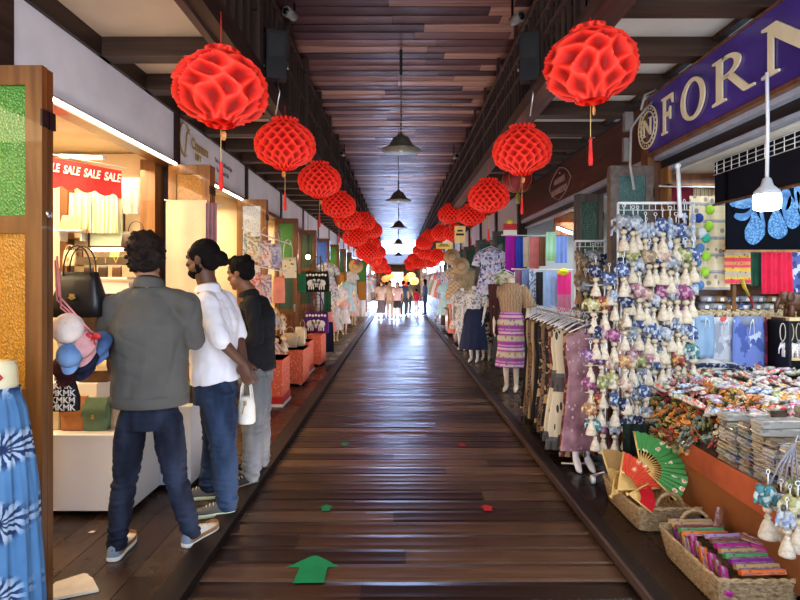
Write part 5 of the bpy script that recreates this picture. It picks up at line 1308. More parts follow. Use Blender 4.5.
# ------------------------------------------------------------------ tassel charms
T_cream = plain('cream_tassel', (.58, .50, .38), .9, var=.22, scale=60, bump=.3, bscale=200)
T_tan = plain('tan_tassel', (.36, .22, .11), .9, var=.1, bump=.3, bscale=200)
T_grey = plain('grey_tassel', (.30, .30, .33), .9, var=.1)
M_bead = plain('wood_bead', (.55, .46, .32), .5); 
def charm_cols(n, c, d=None):
    g_ = sum(c)/3; c = tuple(.72*(.65*x+.35*g_) for x in c); d = tuple(.75*x for x in d) if d else d
    d = d or tuple(min(1, x*2+.12) for x in c)
    return patt('plush_'+n, 'voro', 55, [(0, c), (.55, tuple(x*.7 for x in c)), (.75, d)], 'CONSTANT', distort=.4)
CC = dict(blue=charm_cols('blue', (.06, .14, .42), (.60, .66, .74)), navy=charm_cols('navy', (.02, .035, .12), (.4, .42, .5)), white=charm_cols('white', (.66, .68, .68), (.30, .40, .58)), grey=charm_cols('grey', (.34, .38, .43), (.62, .64, .66)),
          pink=charm_cols('pink', (.62, .22, .30), (.75, .6, .55)), magenta=charm_cols('magenta', (.45, .04, .22), (.65, .35, .5)), purple=charm_cols('purple', (.30, .11, .36), (.6, .45, .65)), orange=charm_cols('orange', (.72, .28, .06), (.8, .6, .3)),
          red=charm_cols('red', (.55, .04, .04), (.75, .5, .15)), olive=charm_cols('olive', (.40, .44, .08), (.7, .68, .4)), teal=charm_cols('teal', (.04, .36, .38), (.6, .66, .6)), tan=charm_cols('tan', (.45, .29, .14), (.62, .5, .34)), peach=charm_cols('peach', (.72, .42, .28), (.78, .64, .5)), yellow=charm_cols('yellow', (.62, .56, .12), (.74, .72, .5)))
def _charm_meshes():
    out = {}
    mb = MB(); mb.tube([(0, 0, 0), (0, 0, .035)], .0025, 5); mb.tube([(.008*math.cos(a), 0, .043+.008*math.sin(a)) for a in [PI*k/5 for k in range(10)]], .002, 4, closed=True); out['cord'] = mb
    mb = MB()   # plush elephant seen from the side
    mb.ball((0, 0, -.034), (.036, .022, .029), n=12); mb.ball((-.032, 0, -.020), (.019, .017, .019), n=10); mb.tube([(-.045, 0, -.02), (-.057, 0, -.034), (-.056, 0, -.052), (-.064, 0, -.056)], [.009, .007, .006, .005], 7)
    for s in (-1, 1): mb.ball((-.022, s*.017, -.017), (.015, .004, .018), n=8)
    for x in (-.018, .018):
        for s in (-1, 1): mb.tube([(x, s*.010, -.045), (x, s*.011, -.073)], [.011, .010], 8)
    mb.tube([(.034, 0, -.03), (.043, 0, -.045)], .003, 5); out['plush_elephant'] = mb
    mb = MB(); mb.ball((0, 0, -.088), (.017, .017, .014), n=12); mb.ball((0, 0, -.106), (.008, .008, .006), n=8); out['bead'] = mb
    mb = MB(); mb.lathe([(.031, -.188), (.0305, -.178), (.023, -.150), (.014, -.128), (.009, -.122), (.013, -.116), (.010, -.110), (.004, -.106)], n=18, wob=lambda a, z: .10*math.sin(a*9) if z < -.13 else 0); out['tassel'] = mb
    mb = MB()   # fish strand: scales hung one under another
    for k in range(3):
        z = -.03-k*.055; mb.ball((0, 0, z), (.015, .010, .027), n=10); mb.prism([(-.012, -.03), (.012, -.03), (0, -.012)], (0, .002, z-.008), (1, 0, 0), (0, 0, 1), .004)
    out['fish_string'] = mb
    mb = MB(); 
    for k in range(7):
        a = 2*PI*k/7; mb.ball((.026*math.cos(a), 0, -.035+.026*math.sin(a)), (.014, .009, .014), n=8)
    mb.ball((0, -.004, -.035), (.014, .011, .014), n=8); out['flower'] = mb
    return out
def mo(name, me, mat, parent, loc=(0, 0, 0)):
    o = bpy.data.objects.new(name, me); COL.objects.link(o); o.parent = parent; o.location = loc
    o.material_slots[0].link = 'OBJECT'; o.material_slots[0].material = mat; return o
CMS = {}
for k, v in _charm_meshes().items():
    o = v.build(k, T_cream); CMS[k] = o.data; bpy.data.objects.remove(o)
def charm(loc, col, tas, label, group, s=1.0, rz=0, kind='plush_elephant', bead=None):
    t = empty('tassel_charm', loc, label, 'keychain', rz, group); t.scale = (s, s, s)
    mo('cord', CMS['cord'], M_wire, t)
    if kind == 'fish_string': mo('fish_string', CMS[kind], CC[col], t)
    else:
        mo(kind, CMS[kind], CC[col], t); mo('bead', CMS['bead'], bead or M_bead, t); mo('tassel', CMS['tassel'], tas, t)
    return t
rc = random.Random(21)
# main white rack
def grid_rack(x0, x1, Y, ztop, rows, label, mat=M_wire, zbot=.25, legs=True):
    t = empty('charm_rack', ((x0+x1)/2, Y, 0), label, 'display rack'); w = (x1-x0)/2
    mb = MB(); mb.tube([(-w, 0, ztop), (w, 0, ztop)], .011, 8); mb.tube([(-w, 0, .12 if legs else zbot), (-w, 0, ztop)], .011, 8); mb.tube([(w, 0, .12 if legs else zbot), (w, 0, ztop)], .011, 8); mb.build('frame', mat, t)
    mb = MB(); n_ = int(w*2/.045)
    for k in range(1, n_): mb.tube([(-w+k*2*w/n_, 0, ztop), (-w+k*2*w/n_, 0, ztop-.055)], .003, 4)
    mb.tube([(-w, 0, ztop-.055), (w, 0, ztop-.055)], .003, 4); mb.build('wire_teeth', mat, t)
    for z in rows[1:]:
        m2 = MB(); m2.tube([(-w, 0, z+.055), (w, 0, z+.055)], .004, 5); m2.build('cross_wire', mat, t)
    if legs:
        for s in (-1, 1):
            m2 = MB(); m2.tube([(s*w, 0, .40), (s*w, -.03, .12), (s*w, -.26, .055)], .012, 8); m2.tube([(s*w, 0, .12), (s*w, .24, .055)], .012, 8); m2.build('foot_frame', M_metal, t)
            for yy in (-.26, .24): m2 = MB(); m2.tube([(s*w-.014, yy, .034), (s*w+.014, yy, .034)], .033, 14); m2.build('wheel', M_wire, t)
    return t
YR = 4.35
xa, xb = (618-CX)*YR/F, (693-CX)*YR/F
ztop = CH+78*YR/F
rows = [ztop-.09, ztop-.37, ztop-.63, ztop-.88, ztop-1.10, ztop-1.30]
grid_rack(xa, xb, YR, ztop, rows, 'white wire rack on casters crowded with tassel charms')
rownm = ['top', 'second', 'third', 'fourth', 'fifth', 'lowest']
pal = [['grey', 'white', 'grey', 'white', 'white', 'blue', 'white', 'blue', 'blue', 'white'], ['navy', 'olive', 'white', 'tan', 'blue', 'peach', 'grey', 'white', 'olive', 'blue'], ['blue', 'purple', 'pink', 'peach', 'white', 'magenta', 'white', 'grey', 'magenta', 'white'],
       ['white', 'grey', 'blue', 'white', 'blue', 'white', 'blue', 'grey', 'white', 'blue'], ['peach', 'pink', 'olive', 'pink', 'blue', 'grey', 'olive', 'red', 'grey', 'teal'], ['navy', 'grey', 'teal', 'grey', 'navy', 'grey', 'blue', 'grey', 'teal', 'grey']]
def hang_row(x0, x1, n_, Y, z, cols_, rowname, where, s=1.45, tas=None, fish=(), fl=(), yj=.05, rz0=0):
    for k in range(n_):
        c = cols_[k % len(cols_)]; x = lerp(x0, x1, (k+.5)/n_)+rc.uniform(-.008, .008)
        kd = 'fish_string' if k in fish else ('flower' if k in fl else 'plush_elephant')
        tn = tas or T_cream
        lab = '%s %s tassel charm in %s row of %s' % (c, {'fish_string': 'fish-string', 'flower': 'flower', 'plush_elephant': 'elephant'}[kd], rowname, where)
        charm((x, Y-.02-rc.uniform(0, yj), z+rc.uniform(-.07, .035)), c, tn, lab, 'tassel charms: '+lab, s*rc.uniform(.92, 1.05), rc.uniform(-.9, .9)+rz0, kd)
for r_, z in enumerate(rows):
    hang_row(xa, xb, 10, YR, z, pal[r_], rownm[r_], 'the large white rack', 1.55, fish=(6, 8, 9) if r_ == 0 else (), fl=(1, 5) if r_ in (2, 4) else ())
    if r_ < 5: hang_row(xa+.02, xb-.02, 9, YR+.07, z-.10, pal[r_][::-1], rownm[r_]+' back', 'the large white rack', 1.45)
# side wing of the rack, bright charms
YS = 4.15
xs0, xs1 = (588-CX)*YS/F, (628-CX)*YS/F
t = empty('charm_stand', ((xs0+xs1)/2, YS+.03, 0), 'grey upright stand on casters left of the large rack with colourful charms', 'display rack')
mb = MB()
for s in (-1, 1): mb.tube([(s*.05+.05, 0, .08), (s*.05+.05, 0, 1.62)], .013, 8)
for k in range(6): mb.tube([(-.16, 0, .52+k*.2), (.16, 0, .52+k*.2)], .005, 5)
mb.build('uprights', M_metal, t)
for s in (-1, 1):
    mb = MB(); mb.tube([(.05, 0, .14), (.05+s*.12, -s*.10, .06)], .012, 8); mb.build('foot_frame', M_metal, t); mb = MB(); mb.tube([(.04+s*.12, -s*.10, .034), (.066+s*.12, -s*.10, .034)], .033, 14); mb.build('wheel', M_wire, t)
for r_, (z, cs) in enumerate(((1.50, ['navy', 'blue', 'blue']), (1.30, ['yellow', 'red', 'white', 'navy']), (1.10, ['navy', 'pink', 'magenta', 'tan']), (.90, ['purple', 'purple', 'peach', 'orange']), (.72, ['magenta', 'olive', 'yellow', 'peach']), (.56, ['orange', 'red', 'blue', 'navy']), (.42, ['teal', 'magenta', 'grey', 'navy']))):
    ex = -.04 if r_ in (3, 4, 5) else 0
    hang_row(xs0+ex, xs1, 4 if r_ else 3, YS, z+.16, cs, ['highest', 'second', 'third', 'fourth', 'fifth', 'sixth', 'seventh'][r_], 'the colourful side stand', 1.30, fl=(1,) if r_ in (3, 6) else (), tas=T_cream)
hang_row(xs1-.02, xs1+.18, 3, YS+.02, .60, ['grey', 'navy', 'grey'], 'bottom', 'the gap under the rack', 1.25)
hang_row(xs1-.02, xs1+.16, 3, YS+.04, .80, ['teal', 'grey', 'blue'], 'low', 'the gap under the rack', 1.25)
# rack of tan charms further back
YB = 5.35
x0, x1 = (575-CX)*YB/F, (606-CX)*YB/F
grid_rack(x0, x1, YB, CH+40*YB/F, [1.9], 'smaller wire rack of tan elephant charms behind the large rack', zbot=.6, legs=False)
for r_, z in enumerate((1.83, 1.58, 1.33, 1.08)):
    hang_row(x0, x1, 5, YB, z, ['tan', 'grey', 'tan', 'tan', 'tan'] if r_ else ['tan', 'tan', 'grey', 'grey', 'navy'], rownm[r_], 'the rack of tan charms', 1.45, tas=T_tan)
# blue, white and green discs beside the rack
for k, (px, py, c) in enumerate(((699, 218, 'navy'), (702, 233, 'white'), (700, 248, 'blue'), (706, 238, 'teal'), (710, 210, 'olive'), (709, 226, 'olive'), (697, 262, 'blue'), (706, 256, 'olive'), (705, 272, 'olive'), (700, 285, 'blue'))):
    col = {'navy': (.03, .07, .28), 'white': (.66, .70, .74), 'blue': (.10, .22, .42), 'teal': (.06, .45, .34), 'olive': (.35, .62, .06)}[c]
    t = empty('felt_disc', P(px, py, 4.6), '%s felt ornament hanging %s the right of the large rack' % (c if c != 'olive' else 'lime green', ['highest at', 'second at', 'third at', 'beside the white one at', 'far top at', 'fifth at', 'sixth at', 'low in the cluster at', 'near the bottom at', 'lowest at'][k]), 'ornament')
    mb = MB(); mb.ball((0, 0, 0), (.038, .018, .040), n=14); mb.build('disc', felt('disc_'+c, col), t)
    mb = MB(); mb.tube([(0, 0, .038), (0, 0, .11)], .003, 5); mb.build('loop', M_wire, t)

# ------------------------------------------------------------------ big table with orange cloth
M_orange = plain('orange_velvet_cloth', (.36, .085, .028), .75, var=.25, scale=5, bump=.15, bscale=40); M_orange2 = plain('brown_orange_cloth', (.24, .085, .02), .8, var=.25, scale=3)
TX, TZ = 1.86, .50
t = empty('display_table', (2.75, 3.3, 0), 'low wide table covered in orange brown cloth and heaped with wrapped fans', 'table')
mb = MB(); mb.box2((TX-2.75+.02, -1.9, TZ-.03), (1.1, 1.45, TZ)); mb.build('table_top', M_orange, t)
mb = MB()
def clothf(u, v):
    y = lerp(-1.9, 1.45, u); z = lerp(TZ+.005, .115, v)
    return (TX-2.75-.005-.018*v*math.sin(u*19)-.01*v, y, z+.012*math.sin(u*11)*v)
mb.sheet(clothf, 90, 12); mb.build('cloth_front', M_orange2, t)
mb = MB(); mb.sheet(lambda u, v: (TX-2.75-.022-.008*math.sin(u*15), lerp(-1.9, 1.45, u), lerp(TZ+.03, TZ-.125+.008*math.sin(u*13), v)), 80, 5); mb.build('cloth_border', M_orange, t)
mb = MB(); mb.sheet(lambda u, v: (lerp(TX-2.75, 1.1, u), -1.9, lerp(TZ, .115, v)+0), 6, 3); mb.sheet(lambda u, v: (lerp(TX-2.75, 1.1, u), 1.45, lerp(TZ, .115, v)), 6, 3); mb.build('cloth_side', M_orange2, t)
for sx in (TX-2.75+.08, 1.0):
    for sy in (-1.8, 1.35): mb = MB(); mb.box2((sx-.025, sy-.025, 0), (sx+.025, sy+.025, TZ-.03)); mb.build('leg', M_dark, t)
mb = MB(); mb.box2((TX+.28, 3.12, TZ), (3.7, 4.7, .78)); tag(mb.build('display_riser', plain('dark_cloth_riser', (.10, .07, .05), .8)), 'dark raised platform under the colourful bundles at the back of the table', 'riser')
mb = MB(); mb.box2((2.78, 1.5, TZ), (3.7, 3.1, .74)); tag(mb.build('display_riser', MATS['dark_cloth_riser']), 'dark raised platform under the wrapped fans at the right of the table', 'riser')
# wrapped fans in stacks
def wrapm(n, a, b, c):
    a, b, c = [tuple(.62*x for x in q) for q in (a, b, c)]
    m = patt('wrap_'+n, 'voro', 28, [(0, a), (.45, b), (.7, c), (.92, (.45, .43, .38))], 'CONSTANT', rough=.35, distort=1.0, stretch=(1, 1, 1.6), coat=.25); return m
WR = [wrapm('sage', (.42, .44, .30), (.25, .26, .20), (.60, .55, .42)), wrapm('rose', (.48, .30, .26), (.30, .15, .12), (.62, .52, .46)), wrapm('gold', (.50, .38, .18), (.30, .18, .08), (.62, .54, .36)), wrapm('blue', (.28, .32, .40), (.16, .18, .26), (.58, .58, .56)), wrapm('brown', (.26, .17, .11), (.14, .09, .06), (.50, .42, .32)), wrapm('pale', (.60, .58, .52), (.42, .40, .36), (.68, .64, .56))]
WN = ['sage green', 'dusty rose', 'gold', 'grey blue', 'brown', 'pale']
def _pk(w, d, h):
    mb = MB(); rs = []
    for z, k in ((-h/2, .9), (-h*.42, 1), (h*.42, 1), (h/2, .9)):
        rs.append([(x*w/2*(1-(1-k)*.25), y*d/2*(1 if k == 1 else .86), z) for x, y in ((-1, -1), (-.5, -1), (0, -1), (.5, -1), (1, -1), (1, 1), (.5, 1), (0, 1), (-.5, 1), (-1, 1))])
    mb.rings(rs, smooth=False); return mb
def _fanpack():
    m1 = _pk(.24, .085, .038); 
    m2 = MB(); m2.rings([[(-.130, -.036, -.003), (.130, -.036, -.003), (.130, .036, -.003), (-.130, .036, -.003)], [(-.128, -.036, .002), (.128, -.036, .002), (.128, .036, .002), (-.128, .036, .002)]], smooth=False)
    return m1, m2
m1, m2 = _fanpack()
o1 = m1.build('fan_body', WR[0]); o2 = m2.build('wrapper_edge', WR[0]); FAN1, FAN2 = o1.data, o2.data; bpy.data.objects.remove(o1); bpy.data.objects.remove(o2)
M_film = plain('clear_film', (.50, .47, .43), .12, var=.1, coat=.8, trans=.0)
M_fedge = plain('yellowed_film', (.30, .25, .17), .15, var=.2, coat=.8)
def wfan(loc, rz, mi, label, tilt=0, s=1.0):
    t = empty('wrapped_fan', loc, label, 'folded fan', rz, 'wrapped fans: '+label); t.rotation_euler = (tilt, tilt*.4, rz); t.scale = (s,)*3
    mo('fan_body', FAN1, WR[mi], t); mo('wrapper_edge', FAN2, M_fedge, t)
rs_ = random.Random(5); nst = 0
stacks = []
for j, y in enumerate((2.40, 2.505, 2.61, 2.715, 2.82, 2.925, 3.03, 3.135, 3.24)):
    for i, x in enumerate((2.0, 2.29, 2.58)):
        stacks.append((x+rs_.uniform(-.01, .01), y, 7 if i == 0 else 9, TZ, i, j))
for (x, y, n_, z0, i, j) in stacks:
    nn = n_+rs_.choice((-1, 0, 0, 1))
    if y > 3.1 and x > 2.1: continue
    for k in range(nn):
        if i == 2 and k < nn-3: continue
        mi = rs_.choice((0, 0, 5, 5, 1, 2, 4, 3)); col = 0
        pos = 'nearest the table edge' if i == 0 else 'in the middle of the front stacks'
        if i == 2: pos = 'on top of the inner stacks'
        wfan((x+rs_.uniform(-.012, .012), y+rs_.uniform(-.004, .004), z0+.021+k*.041), rs_.uniform(-.06, .06)+(.25 if j < 3 and i else 0), mi, '%s patterned fan in clear wrap stacked %s' % (WN[mi], pos), 0, 1.05)
for j in range(11):
    for i in range(3):
        mi = rs_.choice((2, 4, 4, 1, 0, 5)); wfan((2.88+i*.27, 1.75+j*.125, .76+rs_.uniform(0, .02)+.02*(j % 2)), rs_.uniform(-.3, .3), mi, '%s patterned fan in clear wrap lying on the right platform' % WN[mi], rs_.uniform(-.08, .08), 1.1)
# loosely bent wires / split bamboo bundle at the table edge
t = empty('wire_basket', (1.96, 3.1, TZ), 'silvery wire basket rim bending around the stacked fans at table edge', 'wire basket')
mb = MB()
for k in range(9):
    z = .03+k*.024; mb.tube([(-.03, .16, z+.06), (-.065-.005*k, .1, z+.02), (-.075-.005*k, -.15, z), (-.06-.005*k, -.33, z+.01), (-.0, -.38, z+.05)], .0025, 5)
mb.build('wires', M_metal, t)
# colourful wrapped bundles at the back
def bund(n, cs): return patt('bundle_'+n, 'voro', 60, [(i/len(cs), c) for i, c in enumerate(cs)], 'CONSTANT', rough=.25, distort=.6, coat=.5)
BW = (.56, .54, .50)
BC = [('red and white', bund('red', [(.62, .07, .05), BW, (.70, .30, .20), (.72, .68, .62)])), ('yellow', bund('yellow', [(.70, .46, .06), (.74, .68, .5), (.62, .25, .05), BW])), ('blue', bund('blue', [(.10, .22, .45), (.45, .55, .65), BW, (.3, .35, .5)])), ('pink', bund('pink', [(.68, .20, .26), (.74, .55, .52), BW, (.5, .08, .2)])), ('green', bund('green', [(.14, .36, .12), (.5, .58, .4), BW, (.66, .5, .2)])), ('orange', bund('orange', [(.70, .24, .05), (.74, .55, .35), (.5, .12, .05), BW])), ('lilac', bund('lilac', [(.38, .30, .52), (.6, .56, .66), BW, (.62, .3, .4)])), ('white', bund('white', [BW, (.55, .55, .55), (.62, .45, .35), (.7, .7, .66)]))]
def _bundle():
    a = MB(); a.tube([(-.075, 0, 0), (-.06, 0, .004), (-.02, 0, .006), (.02, 0, .004), (.06, 0, .003), (.075, 0, 0)], [(.008, .006), (.024, .020), (.028, .024), (.026, .024), (.022, .018), (.007, .006)], 12)
    b = MB(); b.tube([(-.073, 0, .001), (.073, 0, .001)], .005, 8)
    for s in (-1, 1): b.tube([(s*.072, 0, 0), (s*.085, 0, .003), (s*.10, 0, .004)], [(.007, .006), (.018, .008), (.026, .012)], 8)
    return a, b
a, b = _bundle(); o1 = a.build('candy_body', BC[0][1]); o2 = b.build('twisted_end', M_film); BU1, BU2 = o1.data, o2.data; bpy.data.objects.remove(o1); bpy.data.objects.remove(o2)
for j in range(17):
    for i in range(17):
        x = 1.98+i*.095+rs_.uniform(-.03, .03); y = 3.22+j*.090+rs_.uniform(-.03, .03); 
        if x > 3.55: continue
        lb, m_ = BC[rs_.choice((0, 1, 2, 3, 4, 5, 6, 7, 7, 5, 0))]; z = .80+.018*math.sin(x*9+y*7)+rs_.uniform(0, .02)
        if x < 2.15: z -= (2.15-x)*.45
        reg = ('front' if j < 6 else 'middle' if j < 12 else 'back')+' '+('left' if i < 6 else 'centre' if i < 12 else 'right')
        lab = '%s plastic-wrapped bundle in the %s part of the heap on the table' % (lb, reg)
        t = empty('wrapped_bundle', (x, y, z+.01), lab, 'bundle', rs_.uniform(-.5, .5), 'bundles: '+lab); s = rs_.uniform(.62, .95); t.scale = (s,)*3; t.rotation_euler[2] = rs_.uniform(-1.3, 1.3); t.rotation_euler[1] = rs_.uniform(-.4, .4)
        mo('wrapped_body', BU1, m_, t); mo('twisted_end', BU2, M_film, t)
# dry flower bunches spilling over the left flank
def _bunch():
    mb = MB(); rr_ = random.Random(3)
    for k in range(16):
        a = rr_.uniform(0, 2*PI); el_ = rr_.uniform(-.9, .9); r_ = .034*math.cos(el_)
        c = Vector((r_*math.cos(a), r_*math.sin(a), .034*math.sin(el_))); 
        for q in range(4):
            b2 = q*PI/2+k; mb.ball(c+Vector((math.cos(b2)*.007, math.sin(b2)*.007, 0)), (.008, .008, .006), n=5)
    o = mb.build('blossoms', T_cream); me = o.data; bpy.data.objects.remove(o)
    mb = MB()
    for k in range(9):
        a = k*.7; mb.tube([(0, 0, 0), (.02*math.cos(a), .02*math.sin(a), .02-.005*k), (.044*math.cos(a), .044*math.sin(a), .02-.007*k)], [(.003, .001), (.005, .001), (.002, .001)], 5)
    o = mb.build('leaves', T_cream); me2 = o.data; bpy.data.objects.remove(o); return me, me2
FB, FLV = _bunch()
FC = [('orange', (.60, .24, .05)), ('rust', (.38, .12, .04)), ('ochre', (.52, .36, .10)), ('olive', (.20, .22, .08)), ('pink', (.60, .25, .24)), ('grey green', (.22, .26, .20)), ('cream', (.62, .54, .38)), ('dark red', (.28, .04, .03))]
for n_, c in FC: plain('blossom_'+n_, c, .5, var=.3, scale=60, coat=.3)
LV = plain('dry_leaf', (.13, .14, .07), .7, var=.4, scale=40)
for j in range(15):
    for i in range(7):
        y = 3.36+j*.094+rs_.uniform(-.03, .03); q = i/6; x = lerp(1.83, 2.14, q**1.3)+rs_.uniform(-.015, .015); z = lerp(.46+.10*max(0, (y-4.0))*1.2, .80, q)+rs_.uniform(-.02, .02)
        if y < 3.5 and i < 2: continue
        k_ = rs_.choice((0, 1, 2, 3, 5, 0, 7, 6)) if i < 5 else rs_.choice((0, 4, 6, 2, 4))
        lab = '%s flower bunch on the %s %s of the heap at table edge' % (FC[k_][0], 'near' if j < 5 else 'middle' if j < 10 else 'far', 'lower flank' if i < 3 else 'upper flank')
        t = empty('flower_bunch', (x, y, z), lab, 'flowers', rs_.uniform(0, 6), 'flower bunches: '+lab); s = rs_.uniform(1.0, 1.35); t.scale = (s,)*3; t.rotation_euler[0] = rs_.uniform(-1, 1); t.rotation_euler[1] = rs_.uniform(-1.4, -.2)
        mo('blossoms', FB, MATS['blossom_'+FC[k_][0]], t); mo('leaves', FLV, LV, t)
mb = MB(); vs = [(1.90, 3.35, TZ), (1.90, 4.7, TZ), (2.14, 4.7, .78), (2.14, 3.35, .78), (2.14, 3.35, TZ), (2.14, 4.7, TZ)]
mb.add(vs, [(0, 3, 2, 1), (0, 4, 3), (1, 2, 5), (0, 1, 5, 4), (3, 4, 5, 2)], 0, False); tag(mb.build('sloped_stand', MATS['dark_cloth_riser']), 'dark sloping stand under the flower bunches at the table edge', 'stand')
# clear bag with a blue edge on top
t = empty('plastic_bag', (2.52, 4.63, .84), 'large clear plastic bag with dark blue printed edge on top of the heap', 'bag')
mb = MB(); mb.sheet(lambda u, v: ((u-.5)*.62, (v-.5)*.3, .075*math.sin(PI*u)**.7*math.sin(PI*v)**.6+.01*math.sin(u*20+v*8)), 24, 10); mb.build('film', M_film, t)
mb = MB(); mb.tube([(-.30, -.16, .01), (-.1, -.17, .04), (.12, -.17, .035), (.31, -.15, .005)], [(.012, .02)]*4, 6, mi=0); mb.build('printed_edge', CC['navy'], t)

# ------------------------------------------------------------------ wicker baskets
M_wick = patt('wicker', 'noise', 40, [(.3, (.20, .13, .06)), (.5, (.36, .25, .13)), (.7, (.50, .37, .21))], 'LINEAR', .75, stretch=(1, 1, 2), bump=.6)
def basket(cx, cy, w, d, h, label, hands):
    t = empty('wicker_basket', (cx, cy, 0), label, 'basket')
    mb = MB(); nW, nD = 22, 30
    def outline(k, z, wob=0):
        pts = []; per = []
        for (a, b, n_) in (((-1, -1), (1, -1), 26), ((1, -1), (1, 1), 34), ((1, 1), (-1, 1), 26), ((-1, 1), (-1, -1), 34)):
            for i in range(n_):
                u = i/n_; per.append((lerp(a[0], b[0], u), lerp(a[1], b[1], u)))
        for i, (x, y) in enumerate(per):
            q = 1+(.022 if i % 2 else -.010)*wob*(1 if int(round(z*1000/11)) % 2 else -1)
            r_ = max(abs(x), abs(y)); cr = min(1, 1-.05*(abs(x)*abs(y))**6)
            pts.append((x*w/2*k*q*cr, y*d/2*k*q*cr, z))
        return pts
    rs = []; z = .004; zz = [k*.011 for k in range(int(h/.011)+1)]
    for z in zz: rs.append(outline(lerp(.86, 1, z/h), z+.004, 1))
    inner = [outline(lerp(.82, .955, z/h), z+.004, 0) for z in (h, h*.5, .02)]
    mb.rings(rs+inner, cap=True); mb.build('woven_body', M_wick, t)
    mb = MB(); o_ = outline(.985, h+.004)
    for ph in (0, PI): mb.tube([(p[0]+0, p[1], p[2]+.006*math.sin(i*.9+ph)) for i, p in enumerate(o_)], .0085, 6, closed=True)
    mb.build('braided_rim', M_wick, t)
    for (x, y, ax) in hands:
        mb = MB(); pts = []
        for k in range(11):
            a = PI*k/10; dx, dz = math.cos(a)*.085, math.sin(a)*.095
            pts.append((x+(dx if ax == 'x' else 0), y+(dx if ax == 'y' else 0), h+dz-.005))
        mb.tube(pts, .011, 7); mb.build('basket_handle', M_wick, t)
    return t
B1 = basket(1.67, 3.72, .42, .62, .155, 'rear wicker basket holding open paper fans', [(0, -.28, 'x'), (-.0, .28, 'x')])
B2 = basket(1.69, 2.90, .42, .62, .155, 'front wicker basket filled with boxed folding fans', [(0, .29, 'x')])
# open fans
def openfan(loc, r, a0, a1, rot, mat, label, rib=None, stem=.0):
    t = empty('paper_fan', loc, label, 'fan'); t.rotation_euler = rot
    mb = MB(); n_ = 30; vs = []
    for i in range(n_+1):
        a = lerp(a0, a1, i/n_); zz = .006*(1 if i % 2 else -1)
        for q in (.45, .72, 1.0): vs.append((r*q*math.cos(a)*(1.0 if q < 1 else 1+.02*math.sin(i)), r*q*math.sin(a), zz*q))
    mb.add(vs, [(i*3+j, (i+1)*3+j, (i+1)*3+j+1, i*3+j+1) for i in range(n_) for j in range(2)], 0, False); mb.build('fan_leaf', mat, t)
    mb = MB()
    for i in range(0, n_+1, 2):
        a = lerp(a0, a1, i/n_); u = Vector((math.cos(a), math.sin(a), 0)); mb.tube([u*-.02, u*r*.2, u*r*.46], [(.003, .0015), (.007, .0015), (.004, .0015)], 4)
    for a in (a0, a1): u = Vector((math.cos(a), math.sin(a), 0)); mb.tube([u*-.02, u*r*1.0], [(.006, .002), (.009, .002)], 4)
    mb.build('bamboo_ribs', plain('bamboo', (.62, .40, .13), .5, var=.15), t)
    return t
def fanm(n, base, cs): return patt('fan_'+n, 'dots', 16, [(0, cs[0]), (.16, cs[0]), (.17, cs[1]), (.26, cs[1]), (.27, base), (1, base)], 'CONSTANT', .7, distort=.5)
FG = fanm('green', (.06, .24, .06), [(.70, .22, .14), (.62, .62, .42)]); FR = fanm('red', (.62, .09, .04), [(.80, .76, .68), (.75, .35, .15)]); FR2 = fanm('crimson', (.58, .02, .03), [(.70, .40, .10), (.6, .2, .1)]); FN = fanm('navy', (.03, .03, .09), [(.45, .42, .55), (.12, .1, .3)]); FW = fanm('white', (.62, .60, .52), [(.05, .05, .12), (.3, .3, .35)])
def fr(x, y, z): return (R(x), R(y), R(z))
openfan(P(641, 466, 3.62), .275, R(-58), R(84), fr(38, 0, -4), FG, 'large green floral paper fan standing open in the rear basket')
openfan(P(618, 490, 3.50), .275, R(2), R(66), fr(48, 0, 2), FR, 'red paper fan with white blossoms open in the rear basket')
openfan(P(629, 494, 3.42), .155, R(-48), R(22), fr(48, 0, 4), FR2, 'small crimson paper fan low at the front of the rear basket')
openfan(P(664, 462, 3.74), .24, R(-88), R(-38), fr(74, 0, 0), FN, 'dark navy paper fan hanging down behind the green fan')
openfan(P(676, 458, 3.84), .24, R(-95), R(-55), fr(76, 0, 8), FW, 'white and black speckled fan at the right of the rear basket')
openfan(P(612, 484, 3.72), .22, R(52), R(100), fr(72, 0, 5), plain('bamboo_leaf_pale', (.45, .29, .12), .6), 'plain bamboo coloured fan at the back left of the rear basket')
openfan(P(612, 495, 3.56), .13, R(20), R(75), fr(60, 0, -10), MATS['bamboo'], 'small yellow bamboo fan at the left rim of the rear basket')
cloth_at('dark_green_textile', 622, 664, 424, 462, 4.02, patt('dark_green_gold', 'voro', 26, [(0, (.006, .014, .008)), (.6, (.010, .026, .012)), (.85, (.14, .08, .03))], 'CONSTANT', distort=.6), 'dark green and gold textile hanging under the charms behind the fan basket', 'textile', 5)
# boxed fans
def boxed(loc, rz, col, label, rx=0, ry=0, L_=.235):
    t = empty('boxed_fan', loc, label, 'boxed fan'); t.rotation_euler = (rx, ry, rz)
    mb = MB(); mb.box((0, 0, 0), (L_, .034, .022)); mb.build('carton', col, t)
    mb = MB(); mb.box((0, .006, .0125), (L_*.94, .012, .003)); mb.box((0, -.0182, -.004), (L_*.94, .0015, .006)); mb.build('clear_window', plain('clear_lid', (.32, .22, .27), .08, var=.6, scale=30, coat=1), t)
FXC = [('orange', (.72, .20, .04)), ('tan', (.48, .34, .16)), ('purple', (.26, .03, .28)), ('green', (.10, .36, .12)), ('tan', (.48, .34, .16)), ('magenta', (.45, .03, .25)), ('brown', (.22, .09, .05)), ('lilac', (.42, .30, .48))]
for n_, c in FXC: patt('boxcol_'+n_, 'voro', 30, [(0, c), (.6, tuple(min(1, x*1.35+.03) for x in c)), (.85, tuple(x*.5 for x in c))], 'CONSTANT', .3, coat=.3)
